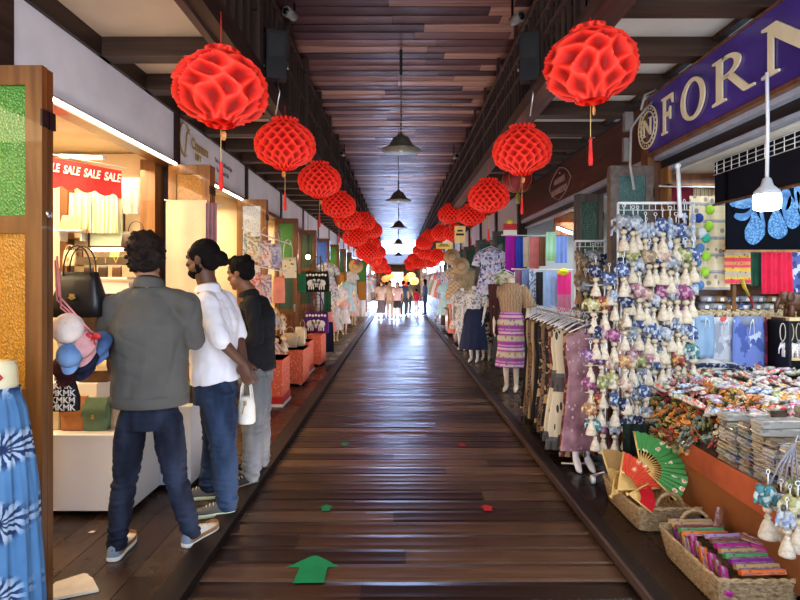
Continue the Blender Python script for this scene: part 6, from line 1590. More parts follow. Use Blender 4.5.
ords = ['first', 'second', 'third', 'fourth', 'fifth', 'sixth', 'seventh', 'eighth']
for k in range(8):
    n_, c = FXC[k]; boxed((1.745, 2.665+k*.042, .165+.0055*k), .02*((k % 3)-1), MATS['boxcol_'+n_], '%s boxed fan, %s from the front in the front basket' % (n_, ords[k]), ry=-.03, rx=-.35)
for k in range(5):
    n_, c = FXC[(k*3) % 8]; boxed((1.66, 3.03+k*.038, .185), .03*(k % 2), MATS['boxcol_'+n_], '%s boxed fan, %s of the rear group in the front basket' % (n_, ords[k]), rx=-.35)
for k in range(9):
    n_, c = FXC[(5, 6, 5, 0, 6, 5, 1, 6, 2)[k]]; boxed((1.555+.006*(k % 3), 2.66+k*.06, .125+.003*k), 1.25, MATS['boxcol_'+n_], '%s boxed fan wedged along the left rim of the front basket, %s from the front' % (n_, (ords+['ninth'])[k]), rx=.3, ry=-.5, L_=.14)
boxed((1.90, 2.74, .20), -.85, MATS['boxcol_magenta'], 'magenta boxed fan lying across the right rim of the front basket', ry=.05, L_=.30)
boxed((1.87, 2.80, .222), -.85, MATS['boxcol_brown'], 'brown boxed fan lying beside the magenta one on the right rim', ry=.05, L_=.28)
boxed((1.79, 3.13, .225), .9, MATS['boxcol_brown'], 'brown boxed fan sticking up at the back of the front basket', ry=-.5, L_=.14)
# near charms at the right edge
for k, (px, py, Y, c, s) in enumerate(((768, 484, 2.50, 'teal', 1.22), (781, 492, 2.58, 'white', 1.1), (790, 498, 2.46, 'grey', 1.1), (798, 496, 2.40, 'yellow', 1.2), (787, 510, 2.36, 'white', .98), (801, 478, 2.55, 'olive', 1.0))):
    charm(P(px, py, Y), c, T_cream, '%s elephant tassel charm near the orange cloth, %s' % (c, ['leftmost of the cluster', 'behind the teal one', 'in the middle of the cluster', 'brightest of the cluster', 'lowest of the cluster', 'highest of the cluster'][k]), None, s*1.05, -.25 if k % 2 else .3)
t = empty('charm_hook', P(792, 478, 2.5), 'grey ribbon bunch and white wire holding the near charms', 'hook')
mb = MB()
for k in range(5): mb.tube([(.015, 0, .16), (.0-.02*k+.02, 0, .06), (.03-.032*k, 0, -.03)], [(.004, .002), (.008, .003), (.004, .002)], 5)
mb.build('ribbon', T_grey, t); mb = MB(); mb.tube([(.015, 0, .16), (.03, 0, .2), (.05, 0, .14), (.05, 0, -.3)], .004, 6); mb.build('hook_wire', M_wire, t)
# ------------------------------------------------------------------ inside the near right shop
t = empty('rolled_blind', (2.50, 3.0, 2.36), 'black fabric blind panel hanging along the shop front behind the lamp', 'blind')
mb = MB(); mb.box2((0, -2.6, -.20), (.03, 1.42, .20)); mb.build('panel', plain('black_blind_cloth', (.008, .009, .016), .7, spec=.2), t)
mb = MB(); mb.tube([(-.01, -2.6, -.21), (-.01, 1.42, -.21)], .012, 8); mb.build('bottom_bar', M_door, t)
mb = MB()
for k in range(30): mb.tube([(-.02, -1.4+k*.095, .02), (-.02, -1.4+k*.095, .12)], .004, 4)
for z in (.02, .053, .087, .12): mb.tube([(-.02, -1.4, z), (-.02, 1.40, z)], .004, 4)
mb.build('wire_grid', M_wire, t)
c = P(767, 200, 2.9); t = empty('led_lamp', c, 'bright white LED lamp with grey cone top hanging on a cord at upper right', 'lamp')
mb = MB(); mb.lathe([(.04, -.055), (.062, -.045), (.064, .0), (.062, .03)], n=24); mb.build('diffuser', glow('led_white', (.9, .96, 1), 9), t)
mb = MB(); mb.lathe([(.064, .028), (.06, .045), (.03, .075), (.02, .11), (.006, .12)], n=24); mb.build('lamp_top', plain('grey_lamp_plastic', (.52, .54, .55), .5), t)
mb = MB(); mb.tube([(0, 0, .12), (.004, 0, .4), (0, 0, 2.63-c.z)], .009, 6); mb.build('cord', M_wire, t)
l = bpy.data.lights.new('led_light', 'POINT'); l.energy = 14; l.color = COOL; l.shadow_soft_size = .06; o = bpy.data.objects.new('led_light', l); COL.objects.link(o); o.location = c+Vector((0, 0, -.12))
# painted canvas: blue chins and ear lobes on black (plain stand-in shapes)
Yp = 4.25
a, b = P(726, 168, Yp), P(800, 250, Yp); cx_, cz_ = (a.x+b.x)/2, (a.z+b.z)/2; t = empty('painting', (cx_, Yp, cz_), 'dark painting of blue sculpted faces with long ear lobes above the shop counter', 'painting')
w2, h2 = (b.x-a.x)/2, (a.z-b.z)/2
mb = MB(); mb.box((0, 0, 0), (2*w2, .02, 2*h2)); mb.build('canvas', plain('night_canvas', (.002, .003, .007), .7, spec=.1), t)
mb = MB(); mb.box((0, -.006, -h2-.008), (2*w2+.04, .035, .018)); mb.build('bottom_batten', M_door, t)
M_bl = patt('painted_blue', 'noise', 14, [(.25, (.015, .06, .17)), (.5, (.05, .16, .34)), (.75, (.20, .36, .52))], 'LINEAR', .6); M_bl2 = patt('painted_pale_blue', 'dots', 70, [(0, (.22, .40, .56)), (.5, (.05, .17, .36)), (1, (.015, .06, .16))], 'LINEAR', .6)
def pp(px, py): q = P(px, py, Yp); return (q.x-cx_, q.z-cz_)
def shape(pts, mat, nm, y=-.013, th=.003):
    n_ = len(pts); sm = []
    for k in range(n_):      # smooth the outline
        p0, p1, p2, p3 = [pts[(k+j-1) % n_] for j in range(4)]
        for q in range(4):
            s = q/4; sm.append(tuple(.5*((2*p1[i])+(-p0[i]+p2[i])*s+(2*p0[i]-5*p1[i]+4*p2[i]-p3[i])*s*s+(-p0[i]+3*p1[i]-3*p2[i]+p3[i])*s**3) for i in range(2)))
    mb = MB(); mb.prism([pp(*p) for p in sm], (0, y, 0), (1, 0, 0), (0, 0, 1), -th); mb.build(nm, mat, t)
shape([(729, 196), (740, 188), (754, 190), (753, 206), (748, 218), (740, 221), (733, 217), (736, 210), (729, 205)], M_bl, 'painted_face')
shape([(731, 208), (740, 206), (749, 208), (744, 213), (735, 213)], MATS['night_canvas'], 'painted_lips', -.017)
shape([(733, 207), (741, 204), (749, 207), (741, 209)], M_bl2, 'painted_lips', -.019)
shape([(752, 208), (756, 214), (764, 231), (760, 240), (752, 245), (745, 240), (744, 230), (749, 220)], M_bl2, 'painted_ear_lobe')
shape([(776, 208), (786, 228), (784, 236), (776, 239), (768, 234), (767, 224), (771, 214)], M_bl2, 'painted_ear_lobe')
shape([(790, 196), (799, 218), (797, 226), (790, 229), (784, 222), (785, 208)], M_bl2, 'painted_ear_lobe')
shape([(780, 192), (788, 190), (790, 202), (786, 210), (781, 206)], M_bl, 'painted_face')
for k, (x, y) in enumerate(((757, 205), (779, 200), (795, 193))):
    shape([(x, y), (x+3, y+1), (x+7, y+20), (x+5, y+23), (x+2, y+12)], M_bl, 'painted_cord', -.016)
shape([(792, 180), (797, 178), (799, 190), (797, 208), (794, 204)], M_bl, 'painted_cord', -.016)
# textiles on the far partition
band = patt('elephant_band_cloth', 'z', 7.0, [(0, (.66, .56, .36)), (.42, (.66, .56, .36)), (.43, (.22, .24, .32)), (.50, (.45, .42, .38)), (.56, (.22, .24, .32)), (.60, (.70, .60, .40))], 'CONSTANT', tex2=(16, .26, (.30, .26, .24), (1, .2, .8)))
cloth_at('banded_cloth', 689, 727, 196, 290, 4.72, band, 'cream cloth with rows of small dark animals and grey bands', 'textile', 3, 1.15, amp=.02)
rband = patt('red_yellow_band', 'z', 5.5, [(0, (.70, .08, .12)), (.18, (.74, .48, .08)), (.3, (.5, .42, .30)), (.55, (.74, .50, .10)), (.72, (.70, .10, .16)), (.85, (.72, .3, .12))], 'CONSTANT', tex2=(30, .2, (.2, .12, .1), (1, 1, 1)))
cloth_at('striped_cloth', 724, 750, 240, 284, 4.70, rband, 'red and yellow banded cloth below the painting', 'textile', 2, 1.0, amp=.012)
cloth_at('green_shawl', 748, 763, 240, 286, 4.74, plain('dark_green_shawl', (.04, .14, .09), .9), 'dark green shawl between the banded cloth and the red one', 'textile', 3)
cloth_at('red_shawl', 761, 791, 240, 294, 4.66, plain('cherry_shawl', (.62, .02, .07), .85), 'bright cherry red shawl hanging below the painting', 'textile', 6, 1.05, amp=.015)
cloth_at('blue_cloth', 790, 806, 240, 300, 4.72, patt('indigo_white', 'voro', 20, [(0, (.10, .14, .35)), (.5, (.5, .54, .66)), (.8, (.05, .06, .18))], 'CONSTANT', distort=.8), 'indigo and white cloth at far right below the painting', 'textile', 3)
cloth_at('wine_curtain', 665, 692, 186, 206, 4.85, plain('wine_curtain_cloth', (.20, .02, .04), .9), 'dark wine curtain piece above the large charm rack', 'curtain', 4)
cloth_at('warm_fringe', 693, 716, 186, 214, 4.9, M_frng, 'golden fringed lampshade cloth lit above the green ornaments', 'fringe', 5)
rod(P(660, 186, 4.75), P(806, 190, 4.75), 'metal rail at the back of the near right shop holding the textiles', .01, M_metal)
t = empty('yellow_ribbon', P(742, 284, 4.6), 'yellow and red ribbon tag dangling over the carved figures', 'ribbon')
mb = MB(); mb.tube([(0, 0, .04), (.02, 0, -.03), (.06, 0, -.10)], [(.03, .002), (.03, .002), (.018, .002)], 6); mb.build('ribbon_strip', plain('yellow_ribbon_cloth', (.75, .62, .10), .6), t); mb = MB(); mb.tube([(.055, 0, -.09), (.08, 0, -.14), (.085, 0, -.2)], [(.02, .002), (.018, .002), (.01, .002)], 6); mb.build('ribbon_tail', rm, t)
# counter with carved figures, pants in front
t = empty('back_counter', (3.0, 4.80, 0), 'narrow wooden counter at the back of the near right shop', 'counter')
mb = MB(); mb.box2((-.68, -.10, 1.20), (1.0, .14, 1.23)); mb.build('counter_top', plain('pale_pine', (.62, .48, .28), .5), t)
mb = MB(); mb.box2((-.66, .0, 0), (.98, .12, 1.20)); mb.build('cabinet', M_dark, t)
def _carv():
    mb = MB(); mb.ball((0, 0, .035), (.028, .014, .019), n=10); mb.ball((-.027, 0, .045), (.014, .012, .014), n=8); mb.tube([(-.036, 0, .043), (-.046, 0, .03), (-.047, 0, .012)], [.006, .005, .003], 6)
    for x in (-.016, .016):
        for s in (-1, 1): mb.tube([(x, s*.008, .028), (x, s*.008, .0)], .007, 6)
    for s in (-1, 1): mb.ball((-.02, s*.012, .046), (.010, .003, .012), n=6)
    o = mb.build('carved_elephant', MATS['pale_pine']); me = o.data; bpy.data.objects.remove(o); return me
CARV = _carv(); M_carv = plain('carved_pale_wood', (.62, .50, .32), .5)
for r_ in range(3):
    for k in range(17):
        o = bpy.data.objects.new('carved_elephant', CARV); COL.objects.link(o); o.location = (2.42+k*.073, 4.73+r_*.075, 1.23); o.rotation_euler[2] = .2+.2*math.sin(k*3+r_)
        o.material_slots[0].link = 'OBJECT'; o.material_slots[0].material = M_carv; s = 1.05 if r_ == 0 else 1.3; o.scale = (s, s, s*1.05)
        lab = 'small pale carved wooden elephant in the %s row on the back counter' % ['front', 'middle', 'rear'][r_]; tag(o, lab, 'figurine', 'carved elephants: '+lab)
# folded cloth piles and cabinets behind the carved figures
t = empty('back_cabinet', (3.2, 4.93, 0), 'brown wooden cabinet wall behind the hanging textiles of the near right shop', 'cabinet')
mb = MB(); mb.box2((-.9, -.02, 1.0), (1.4, .02, 2.6)); mb.build('back_panel', M_brown, t)
for k in range(5): mb = MB(); mb.box2((-.9+k*.55, -.16, 1.25), (-.87+k*.55, -.02, 2.6)); mb.build('divider', M_door, t)
for z in (1.62, 2.0, 2.36): mb = MB(); mb.box2((-.9, -.16, z), (1.4, -.02, z+.02)); mb.build('shelf_board', M_door, t)
for k in range(26):
    t = empty('folded_cloth', (2.62+(k % 9)*.11+.02*(k//9), 4.84, 1.23+.065*(k//9)), '%s folded cloth in the %s layer behind the carved elephants, %s from the left' % (['blue', 'tan', 'white', 'grey'][k*7 % 4], ['bottom', 'middle', 'top'][k//9], (ords+['ninth'])[k % 9]), 'cloth')
    mb = MB(); mb.tube([(-.05, 0, .032), (0, 0, .036), (.05, 0, .032)], [(.055, .030)]*3, 10, up=(0, 0, 1)); mb.build('fold', [CC['blue'], T_tan, CC['white'], T_grey][k*7 % 4], t)
    mb = MB(); mb.box((0, -.057, .033), (.03, .004, .03)); mb.build('paper_band', M_print, t)
def trousers(px0, px1, py0, py1, Y, mat, label, name='elephant_trousers', band_=None):
    a, b = P(px0, py0, Y), P(px1, py1, Y); w = b.x-a.x; h = a.z-b.z; t = empty(name, ((a.x+b.x)/2, Y, a.z), label, 'trousers')
    for s in (-1, 1):
        mb = MB(); prof = [(w*.24, -h), (w*.27, -h*.9), (w*.29, -h*.5), (w*.27, -h*.2), (w*.23, -.01)]
        mb.lathe(prof, c=(s*w*.23, 0, 0), n=24, sy=.22, wob=lambda a_, z: .07*math.sin(a_*7+s)); mb.build('trouser_leg', mat, t)
    mb = MB(); mb.lathe([(w*.47, -h*.17), (w*.46, -h*.10), (w*.44, 0)], n=32, sy=.14, wob=lambda a_, z: .02*math.sin(a_*22)); mb.build('waistband', band_ or mat, t)
    mb = MB()
    for s in (-1, 1): mb.tube([(0, -.07*w/.3, -.02), (s*.012, -.05, -h*.12), (s*.02, -.045, -h*.3)], .003, 5)
    mb.build('drawstring', M_wire, t)
el_ = lambda n, a, b, c: patt('eleph_'+n, 'voro', 16, [(0, a), (.5, b), (.72, c)], 'CONSTANT', distort=.9, stretch=(1, 1, .6))
trousers(694, 714, 315, 358, 4.60, denim('sky_trouser', (.16, .28, .45), (.34, .48, .62)), 'light blue trousers hanging left on the counter front')
trousers(711, 735, 317, 362, 4.62, el_('pale', (.45, .48, .52), (.58, .60, .62), (.30, .32, .38)), 'pale grey trousers with red print hanging below the carved elephants', band_=el_('stripe', (.5, .52, .55), (.6, .1, .1), (.4, .44, .5)))
trousers(733, 764, 316, 376, 4.58, el_('blue', (.16, .22, .50), (.50, .58, .70), (.08, .12, .34)), 'blue and white elephant trousers, widest on the counter front', band_=denim('slate_band', (.14, .18, .26), (.24, .28, .36)))
trousers(764, 776, 317, 378, 4.62, el_('wine', (.28, .04, .07), (.40, .30, .34), (.12, .02, .05)), 'dark red patterned trousers right of the blue pair')
t = empty('shelf_unit', ((803-CX)*4.5/F, 4.5, 0), 'black open shelf unit at the right edge with small ornaments', 'shelf')
mb = MB()
for z in (.55, .93): mb.box2((-.20, -.14, z), (.5, .12, z+.02))
mb.build('shelf_board', MATS['pale_pine'], t); mb = MB(); mb.box2((-.21, .10, 0), (.5, .12, 1.24)); mb.box2((-.21, -.14, 0), (-.19, .12, 1.24)); mb.build('back_panel', M_black, t)
mb = MB(); mb.box2((-.22, -.16, 1.24), (.5, .12, 1.265)); mb.build('top_board', MATS['pale_pine'], t)
for k in range(3):
    o = bpy.data.objects.new('white_figurine', CARV); COL.objects.link(o); o.location = ((786+k*8-CX)*4.42/F, 4.42, .952); o.scale = (1.2, 1.2, 2.0); o.material_slots[0].link = 'OBJECT'; o.material_slots[0].material = M_mannw
    tag(o, '%s small white figurine on the black shelf unit' % ['left', 'middle', 'right'][k], 'figurine')
t = empty('carved_horse', P(796, 318, 4.45), 'brown carved animal figure standing on the black shelf unit', 'figurine'); t.scale = (3.4, 3.4, 3.6)
mo('carved_body', CARV, L_brown, t); mb = MB(); mb.box((0, 0, -.002), (.09, .04, .006)); mb.build('plinth', M_dark, t)
for k in range(3):
    t = empty('necklace', ((781+k*8-CX)*4.40/F, 4.38, 1.22), '%s beaded necklace hanging in the black shelf unit' % ['left', 'middle', 'right'][k], 'necklace')
    mb = MB(); mb.tube([(.022*math.cos(a), 0, -.07+.07*math.sin(a)) for a in [2*PI*q/14 for q in range(14)]], .004, 5, closed=True); mb.build('beads', M_bead, t); mb = MB(); mb.ball((0, 0, -.15), .012, n=8); mb.build('pendant', CC['teal'], t)
# cable with box on the post by the sign
t = empty('junction_cable', P(634, 150, 4.85), 'white electric cables and small boxes on the post beside the purple sign', 'cable')
mb = MB(); mb.tube([P(652, 102, 4.8)-t.location, P(640, 116, 4.8)-t.location, P(631, 128, 4.8)-t.location, P(630, 165, 4.8)-t.location, P(634, 190, 4.8)-t.location], .011, 6); mb.tube([P(656, 90, 4.8)-t.location, P(645, 95, 4.8)-t.location, P(641, 110, 4.8)-t.location], .011, 6); mb.build('cable', plain('dull_cable', (.36, .35, .33), .5), t)
mb = MB(); mb.box(P(628, 122, 4.84)-t.location, (.07, .06, .16)); mb.box(P(626, 150, 4.84)-t.location, (.05, .05, .2)); mb.build('junction_box', plain('dull_box', (.20, .19, .18), .5), t)
rod(P(678, 166, 4.3), P(680, 215, 4.3), 'short white upright pipe above the large charm rack', .016)

# ------------------------------------------------------------------ second right shop: scarves, rail of garments
sc_defs = [(505, 518, 236, 272, (.36, .015, .36), 'bright purple scarf, leftmost and longest in the upper scarf row'), (516, 524, 237, 268, (.035, .09, .50), 'royal blue scarf beside the purple scarf'), (523, 531, 237, 267, (.62, .55, .44), 'beige scarf in the upper scarf row'), (530, 540, 237, 269, (.72, .26, .25), 'coral pink scarf in the upper scarf row'), (539, 546, 237, 266, (.28, .14, .08), 'brown scarf ending the upper scarf row')]
for k, (a, b, c, d, col, lab) in enumerate(sc_defs): cloth_at('scarf', a, b, c, d, 8.4-.03*k, plain('scarf_%d' % k, col, .85, var=.12), lab, 'scarf', 3, seed=k, amp=.012)
cloth_at('scarf', 546, 556, 232, 261, 8.0, patt('mint_green_scarf', 'z', 2.2, [(0, (.24, .40, .12)), (.45, (.40, .72, .50))], 'LINEAR'), 'mint and green scarf hanging inside the shop right of the brown one', 'scarf', 2)
cloth_at('scarf', 555, 567, 236, 263, 8.0, plain('periwinkle_scarf', (.22, .34, .72), .85), 'periwinkle blue scarf beside the mint one', 'scarf', 3)
lo = [(515, 523, 270, 303, (.30, .14, .22), 'mauve scarf at the left of the lower scarf row'), (522, 530, 269, 305, (.20, .28, .48), 'slate blue scarf in the lower scarf row'), (529, 538, 270, 304, None, 'white and blue printed scarf in lower scarf row'), (536, 544, 272, 306, (.03, .03, .035), 'black scarf in the lower scarf row'), (543, 558, 271, 308, (.34, .48, .72), 'wide light blue scarf in the lower scarf row')]
for k, (a, b, c, d, col, lab) in enumerate(lo): cloth_at('scarf', a, b, c, d, 7.9-.03*k, plain('lscarf_%d' % k, col, .85) if col else patt('print_scarf', 'voro', 30, [(0, (.60, .64, .70)), (.5, (.20, .30, .50))], 'CONSTANT', distort=.6), lab, 'scarf', 3, seed=k+9, amp=.012)
cloth_at('scarf', 557, 571, 272, 312, 7.72, patt('hot_pink_scarf', 'z', 1.9, [(0, (.62, .22, .32)), (.40, (.62, .22, .32)), (.41, (.80, .05, .28))], 'CONSTANT'), 'hot pink two-tone scarf under the yellow round tag', 'scarf', 3)
rod(P(502, 235, 8.42), P(548, 236, 8.42), 'white upper rail carrying the row of five scarves', .01)
rod(P(512, 269, 7.92), P(574, 270, 7.92), 'white lower rail carrying the second row of scarves', .01)
t = empty('price_sign', P(510, 229, 8.3), 'small red sign with white lower half and yellow top above the purple scarf', 'sign')
mb = MB(); mb.box((0, 0, .03), (.20, .02, .10)); mb.build('red_panel', rm, t); mb = MB(); mb.box((0, -.004, -.05), (.20, .02, .07)); mb.build('white_panel', M_print, t)
mb = MB(); mb.ball((0, 0, .10), (.05, .015, .04), n=10); mb.build('yellow_top', plain('sign_yellow', (.80, .62, .06), .6), t)
t = empty('round_tag', P(563, 272, 7.6), 'yellow round paper tag on the hot pink scarf', 'tag')
mb = MB(); mb.lathe([(.002, 0), (.075, .002), (.075, .006), (.002, .008)], n=12, sx=1.1, sy=.65); mb.xf(Matrix.Rotation(PI/2, 4, 'X')); mb.build('tag_disc', plain('bright_yellow', (.85, .75, .04), .6), t); mb = MB(); mb.box((0, -.010, 0), (.07, .002, .01)); mb.build('tag_line', rm, t)
t = empty('framed_picture', P(566, 224, 8.6), 'orange picture hanging high inside the second right shop', 'picture')
mb = MB(); mb.box((0, 0, 0), (.34, .02, .34)); mb.build('picture_sheet', patt('orange_picture', 'noise', 5, [(.35, (.70, .14, .05)), (.55, (.78, .42, .22)), (.7, (.5, .10, .06))], 'LINEAR'), t); mb = MB(); mb.box((0, .004, 0), (.37, .015, .37)); mb.build('frame', M_door, t)
tube_light('cool_tube_light', P(558, 228, 7.6), P(574, 234, 6.9), 'bright cool tube light inside the second right shop', r=.02, s=22, col=(.88, .95, 1))
# garment rail
t = empty('garment_rail', (1.60, 5.55, 0), 'low metal garment rail crowded with patterned skirts beside the walkway', 'clothes rail')
ra, rb = Vector((-.05, -.92, 1.22)), Vector((.06, 1.15, 1.22))
mb = MB(); mb.tube([ra, rb], .013, 8); mb.build('bar', M_metal, t)
for q in (ra, rb): mb = MB(); mb.tube([q, (q.x, q.y, .05)], .013, 8); mb.tube([(q.x-.2, q.y, .04), (q.x+.2, q.y, .04)], .013, 8); mb.build('end_frame', M_metal, t)
g1 = patt('mauve_lace', 'noise', 6, [(.35, (.20, .09, .11)), (.55, (.36, .20, .22)), (.75, (.48, .34, .34))], 'LINEAR', tex2=(26, .22, (.50, .36, .38), (1, 1, .7)))
g2 = patt('cream_black_band', 'z', 1.8, [(0, (.10, .09, .08)), (.16, (.14, .13, .12)), (.22, (.60, .52, .36)), (.9, (.56, .48, .32)), (.93, (.12, .1, .09))], 'CONSTANT', tex2=(15, .26, (.06, .055, .05), (1.6, 1, .45)))
g3 = patt('black_gold', 'voro', 30, [(0, (.02, .017, .015)), (.55, (.05, .035, .025)), (.75, (.42, .30, .14))], 'CONSTANT', distort=.8); g4 = patt('rust_print', 'voro', 26, [(0, (.18, .05, .035)), (.4, (.42, .26, .15)), (.7, (.08, .03, .03))], 'CONSTANT', distort=.8)
g5 = patt('ochre_stripe', 'x', 22, [(0, (.30, .19, .08)), (.4, (.10, .05, .03)), (.6, (.38, .27, .14))], 'LINEAR'); g6 = patt('brown_leopard', 'dots', 34, [(0, (.04, .025, .018)), (.35, (.20, .12, .07)), (1, (.36, .24, .14))], 'CONSTANT'); g7 = plain('black_skirt', (.015, .013, .015), .9)
GL = [(4.60, g1, .38, 'mauve lace trimmed dress, nearest on the garment rail', 1.12), (4.83, g4, .30, 'rust printed skirt second on the garment rail', 1.12), (4.98, g2, .38, 'cream skirt with black blocks third on the garment rail', 1.10), (5.16, g2, .36, 'cream and black skirt fourth on the garment rail', 1.08), (5.32, g4, .34, 'rust patterned skirt in the middle of the garment rail', 1.12),
      (5.48, g3, .34, 'black and gold skirt sixth on the garment rail', 1.14), (5.64, g6, .34, 'brown leopard spotted skirt seventh on the rail', 1.13), (5.80, g3, .34, 'black and gold skirt eighth on the garment rail', 1.13), (5.98, g7, .34, 'plain black skirt ninth on the garment rail', 1.1), (6.16, g5, .34, 'ochre striped skirt tenth on the garment rail', 1.12), (6.34, g6, .34, 'brown spotted skirt eleventh on the garment rail', 1.12), (6.5, g5, .32, 'ochre skirt second last on the garment rail', 1.14), (6.64, g7, .32, 'black skirt farthest along the garment rail', 1.1)]
for k, (y, m_, w_, lab, L_) in enumerate(GL):
    f_ = (y-4.63)/(6.70-4.63); x = lerp(1.57, 1.66, f_)-.02
    hung_dress(x, y, 1.165, L_ if k else 1.0, w_, m_, lab, 0.12, sleeves=False, flare=1.15 if k not in (2, 3) else 1.35, name='hanging_skirt', cat='skirt', sy=.22)
# white hangers in a bunch
for k in range(14):
    t = empty('coat_hanger', (1.56+.006*k+rc.uniform(-.01, .01), 4.72+k*.10, 1.21), 'white plastic hanger on the garment rail', 'hanger', .35+rc.uniform(-.15, .15), 'white plastic hangers along the garment rail')
    mb = MB(); mb.tube([(-.18, 0, -.06), (-.15, 0, -.045), (0, 0, .02), (.15, 0, -.045), (.18, 0, -.06)], .006, 6); mb.build('hanger_arms', M_wire, t); mb = MB(); mb.tube([(0, 0, .02), (0, 0, .05), (.018, 0, .065), (0, 0, .08), (-.015, 0, .07)], .003, 5); mb.build('hook', M_wire, t)
# feet of a hidden mannequin under the mauve dress
t = empty('mannequin_feet', ((583-CX)*4.6/F, 4.62, 0), 'white mannequin feet on tiptoe below the mauve dress', 'mannequin')
for s in (-1, 1):
    mb = MB(); mb.tube([(s*.045, 0, .42), (s*.045, .01, .20), (s*.045, .03, .10), (s*.05, -.02, .06), (s*.055, -.09, .022), (s*.056, -.13, .016)], [.045, .032, .027, .032, .026, .012], 12); mb.build('foot', M_mannw, t)
# mannequins on the right
purp = patt('purple_elephant_skirt', 'z', 4.4, [(0, (.34, .07, .34)), (.10, (.52, .36, .10)), (.16, (.55, .48, .40)), (.44, (.50, .30, .10)), (.50, (.36, .07, .36)), (.58, (.62, .50, .52)), (.72, (.36, .07, .36)), (.80, (.55, .30, .50)), (.90, (.36, .07, .36))], 'CONSTANT', tex2=(14, .24, (.22, .18, .22), (1.3, 1, .7)))
beige_t = patt('beige_blouse', 'wave', 8, [(.2, (.34, .22, .13)), (.8, (.46, .33, .21))], 'LINEAR', distort=.5)
def rman(px, feet, H, rz, *a, **k):
    Y = CH*F/(feet-CY); return mannequin((px-CX)*Y/F, Y, H, rz, *a, **k)
rman(511, 391, 1.78, -.35, 'white mannequin in beige blouse and purple banded skirt beside the garment rail', beige_t, purp, hem=.31, flare=.185, sleeve=True)
navyfl = patt('blue_white_floral', 'voro', 34, [(0, (.58, .62, .74)), (.38, (.10, .12, .30)), (.55, (.70, .70, .76)), (.78, (.35, .38, .60)), (.9, (.6, .3, .35))], 'CONSTANT', distort=.9)
hung_dress((491-CX)*9.4/F, 9.4, CH+(281-248)*9.4/F, .78, .40, navyfl, 'blue and white floral dress hanging high left of the purple scarf', .1, True, 1.25)
grfl = patt('grey_floral', 'voro', 36, [(0, (.62, .62, .62)), (.45, (.20, .22, .28)), (.6, (.70, .68, .62)), (.85, (.40, .34, .28))], 'CONSTANT', distort=.9)
rman(474, 362, 1.62, -.4, 'mannequin in grey floral dress and navy skirt behind the beige bloused one', grfl, plain('navy_skirt_cloth', (.02, .03, .07), .9), hem=.25, body_mat=M_mannw)
rman(486, 360, 1.50, -.3, 'mannequin in black and orange floral dress between beige and grey mannequins', patt('black_orange_floral', 'voro', 26, [(0, (.03, .025, .025)), (.5, (.55, .36, .20)), (.7, (.06, .05, .05)), (.88, (.62, .54, .44))], 'CONSTANT', distort=.9), None, hem=.3)
rman(462, 350, 1.55, -.3, 'mannequin in light grey floral dress with coral panel further back on the right', grfl, None, hem=.5, body_mat=M_mannw)
rman(457, 343, 1.30, -.3, 'smaller mannequin in coral skirt further along the right', CoralD, CoralD, hem=.3)
brd = plain('dark_brown_shawl', (.07, .025, .02), .9); cloth_at('brown_shawl', 488, 500, 284, 335, 7.9, brd, 'dark brown shawl draped left of the beige bloused mannequin', 'shawl', 3, .7)
hung_dress((505-CX)*8.0/F, 8.05, CH+(281-271)*8/F, .5, .34, patt('green_cream_floral', 'voro', 30, [(0, (.62, .60, .48)), (.6, (.22, .28, .16)), (.8, (.55, .5, .3))], 'CONSTANT', distort=.8), 'cream and green floral top hanging under the purple scarf', .1, False, 1.1)
# small distant goods on the right
for k, (px, py0, py1, w_, Y, col, lab) in enumerate(((460, 226, 243, 11, 13.2, (.62, .48, .22), 'yellow card sign on the dark post in right middle distance'), (447, 233, 243, 9, 16, (.72, .62, .52), 'small pale sign farther left than the yellow card'), (444, 243, 249, 16, 18, (.75, .55, .15), 'golden glowing goods board in the right distance'))):
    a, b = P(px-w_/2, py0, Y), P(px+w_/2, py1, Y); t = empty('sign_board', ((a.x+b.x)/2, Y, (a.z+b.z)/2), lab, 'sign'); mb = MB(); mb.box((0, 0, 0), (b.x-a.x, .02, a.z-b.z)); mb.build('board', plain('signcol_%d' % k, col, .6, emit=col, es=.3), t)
    mb = MB(); mb.box((0, -.012, 0), ((b.x-a.x)*.7, .004, (a.z-b.z)*.12)); mb.box((0, -.012, (a.z-b.z)*.22), ((b.x-a.x)*.5, .004, (a.z-b.z)*.1)); mb.build('dark_line', L_dk, t)
hats = patt('hat_straw', 'wave', 30, [(.2, (.40, .26, .14)), (.8, (.66, .50, .32))], 'LINEAR')
for k, (px, py, Y) in enumerate(((452, 257, 13.5), (461, 266, 13.0))):
    t = empty('straw_hat', P(px, py, Y), ['pale straw hat hanging under the yellow card sign', 'lower straw hat hanging beside the dark post'][k], 'hat'); mb = MB(); mb.lathe([(.20, 0), (.20, .01), (.1, .02), (.09, .09), (.05, .11), (.01, .11)], n=20); mb.xf(Matrix.Rotation(PI/2, 4, 'X')); mb.build('brim', hats, t); mb = MB(); mb.tube([(math.cos(q*PI/8)*.1, -.03, math.sin(q*PI/8)*.1) for q in range(16)], .008, 5, closed=True); mb.build('hat_band', L_dk, t)
bg2 = patt('olive_linen', 'noise', 9, [(.3, (.28, .22, .14)), (.7, (.44, .36, .24))], 'LINEAR')
hung_dress(1.62, 13.1, 1.85, 1.0, .42, bg2, 'olive linen dress hanging beneath the yellow card sign', -.2)
hung_dress(1.55, 12.2, 1.30, .9, .40, grfl, 'grey floral frock hanging low in the right middle distance', -.2)
hung_dress(1.58, 15.0, 1.95, .9, .42, patt('tan_check', 'check', 18, [(0, (.45, .30, .18)), (.5, (.66, .55, .40))]), 'tan checked dress farther along the right row', -.2)
hung_dress(1.50, 17.2, 1.5, 1.0, .40, TealP, 'pale teal frock far along the right row', -.2)
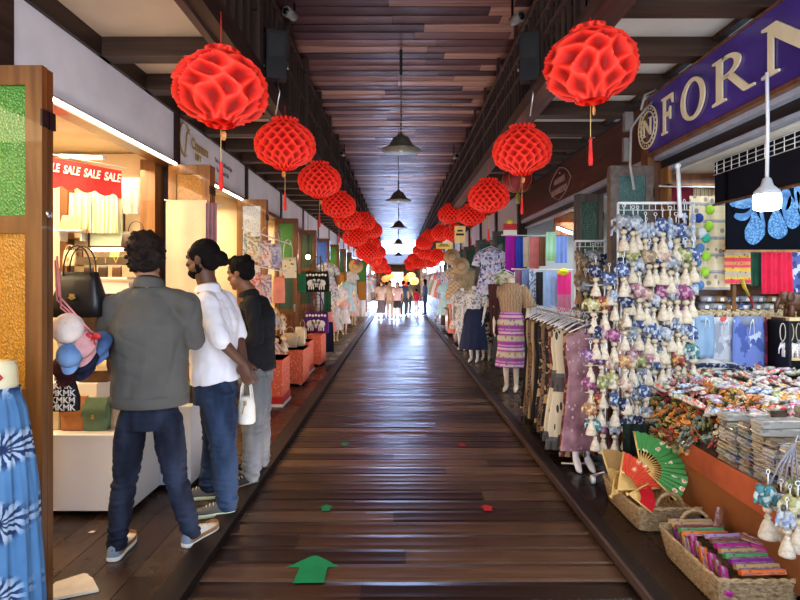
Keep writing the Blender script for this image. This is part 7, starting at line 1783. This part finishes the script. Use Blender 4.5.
for k, (y, m_, nm) in enumerate(((14.0, M_brown, 'brown'), (16.4, M_door, 'light brown'), (19.0, M_brown, 'farthest brown'))):
    t = empty('side_table', (1.62, y, 0), '%s wooden stall table in the right distance' % nm, 'table'); mb = MB(); mb.box((0, 0, .74), (.5, .9, .04)); mb.build('table_top', m_, t); mb = MB(); mb.box((0, 0, .4), (.4, .8, .64)); mb.build('cabinet', m_, t)
    for q in range(4):
        t2 = empty('gift_box', (1.47+.1*(q % 2), y-.3+.18*q, .76), '%s gift box standing on the %s stall table' % (['teal', 'pink', 'yellow', 'white'][q], nm), 'box'); mb = MB(); mb.box((0, 0, .07), (.09, .12, .14)); mb.build('carton', [CC['teal'], CC['pink'], CC['yellow'], CC['white']][q], t2); mb = MB(); mb.box((0, 0, .145), (.095, .125, .02)); mb.build('lid', M_print, t2)
for k, (x, y, z) in enumerate(((-2.0, 27, 2.2), (1.9, 24, 2.3), (1.8, 30, 2.1), (-1.9, 33, 2.2), (1.7, 36, 2.2), (-1.7, 38, 2.1))):
    t = empty('bare_bulb', (x, y, z), 'warm glowing bulb %s' % ['left side before the exit', 'right side before the exit', 'second on the right near the exit', 'second on the left near the exit', 'farthest on the right', 'farthest on the left'][k], 'lamp'); mb = MB(); mb.ball((0, 0, 0), .09, n=12); mb.build('bulb', MATS['warm_bulb'], t); mb = MB(); mb.tube([(0, 0, .08), (0, 0, .6)], .008, 5); mb.build('cord', M_black, t)
hung_cols = [navyfl, CoralD, W_lace, bg2, TealP, PinkP, F1, grfl]
nms = ['blue floral', 'coral', 'white lace', 'olive', 'teal', 'blush', 'pink floral', 'grey floral']
for k in range(8):
    hung_dress(1.75-.02*k, 20.5+k*1.5, 1.9, 1.0, .45, hung_cols[k], '%s garment in the far right row, %s from the front' % (nms[k], ords[k]), -.2)
for k in range(6):
    hung_dress(-1.85+.02*k, 29+k*1.6, 1.9, 1.0, .45, hung_cols[(k*3+1) % 8], '%s garment in the far left row, %s from the front' % (nms[(k*3+1) % 8], ords[k]), .2)
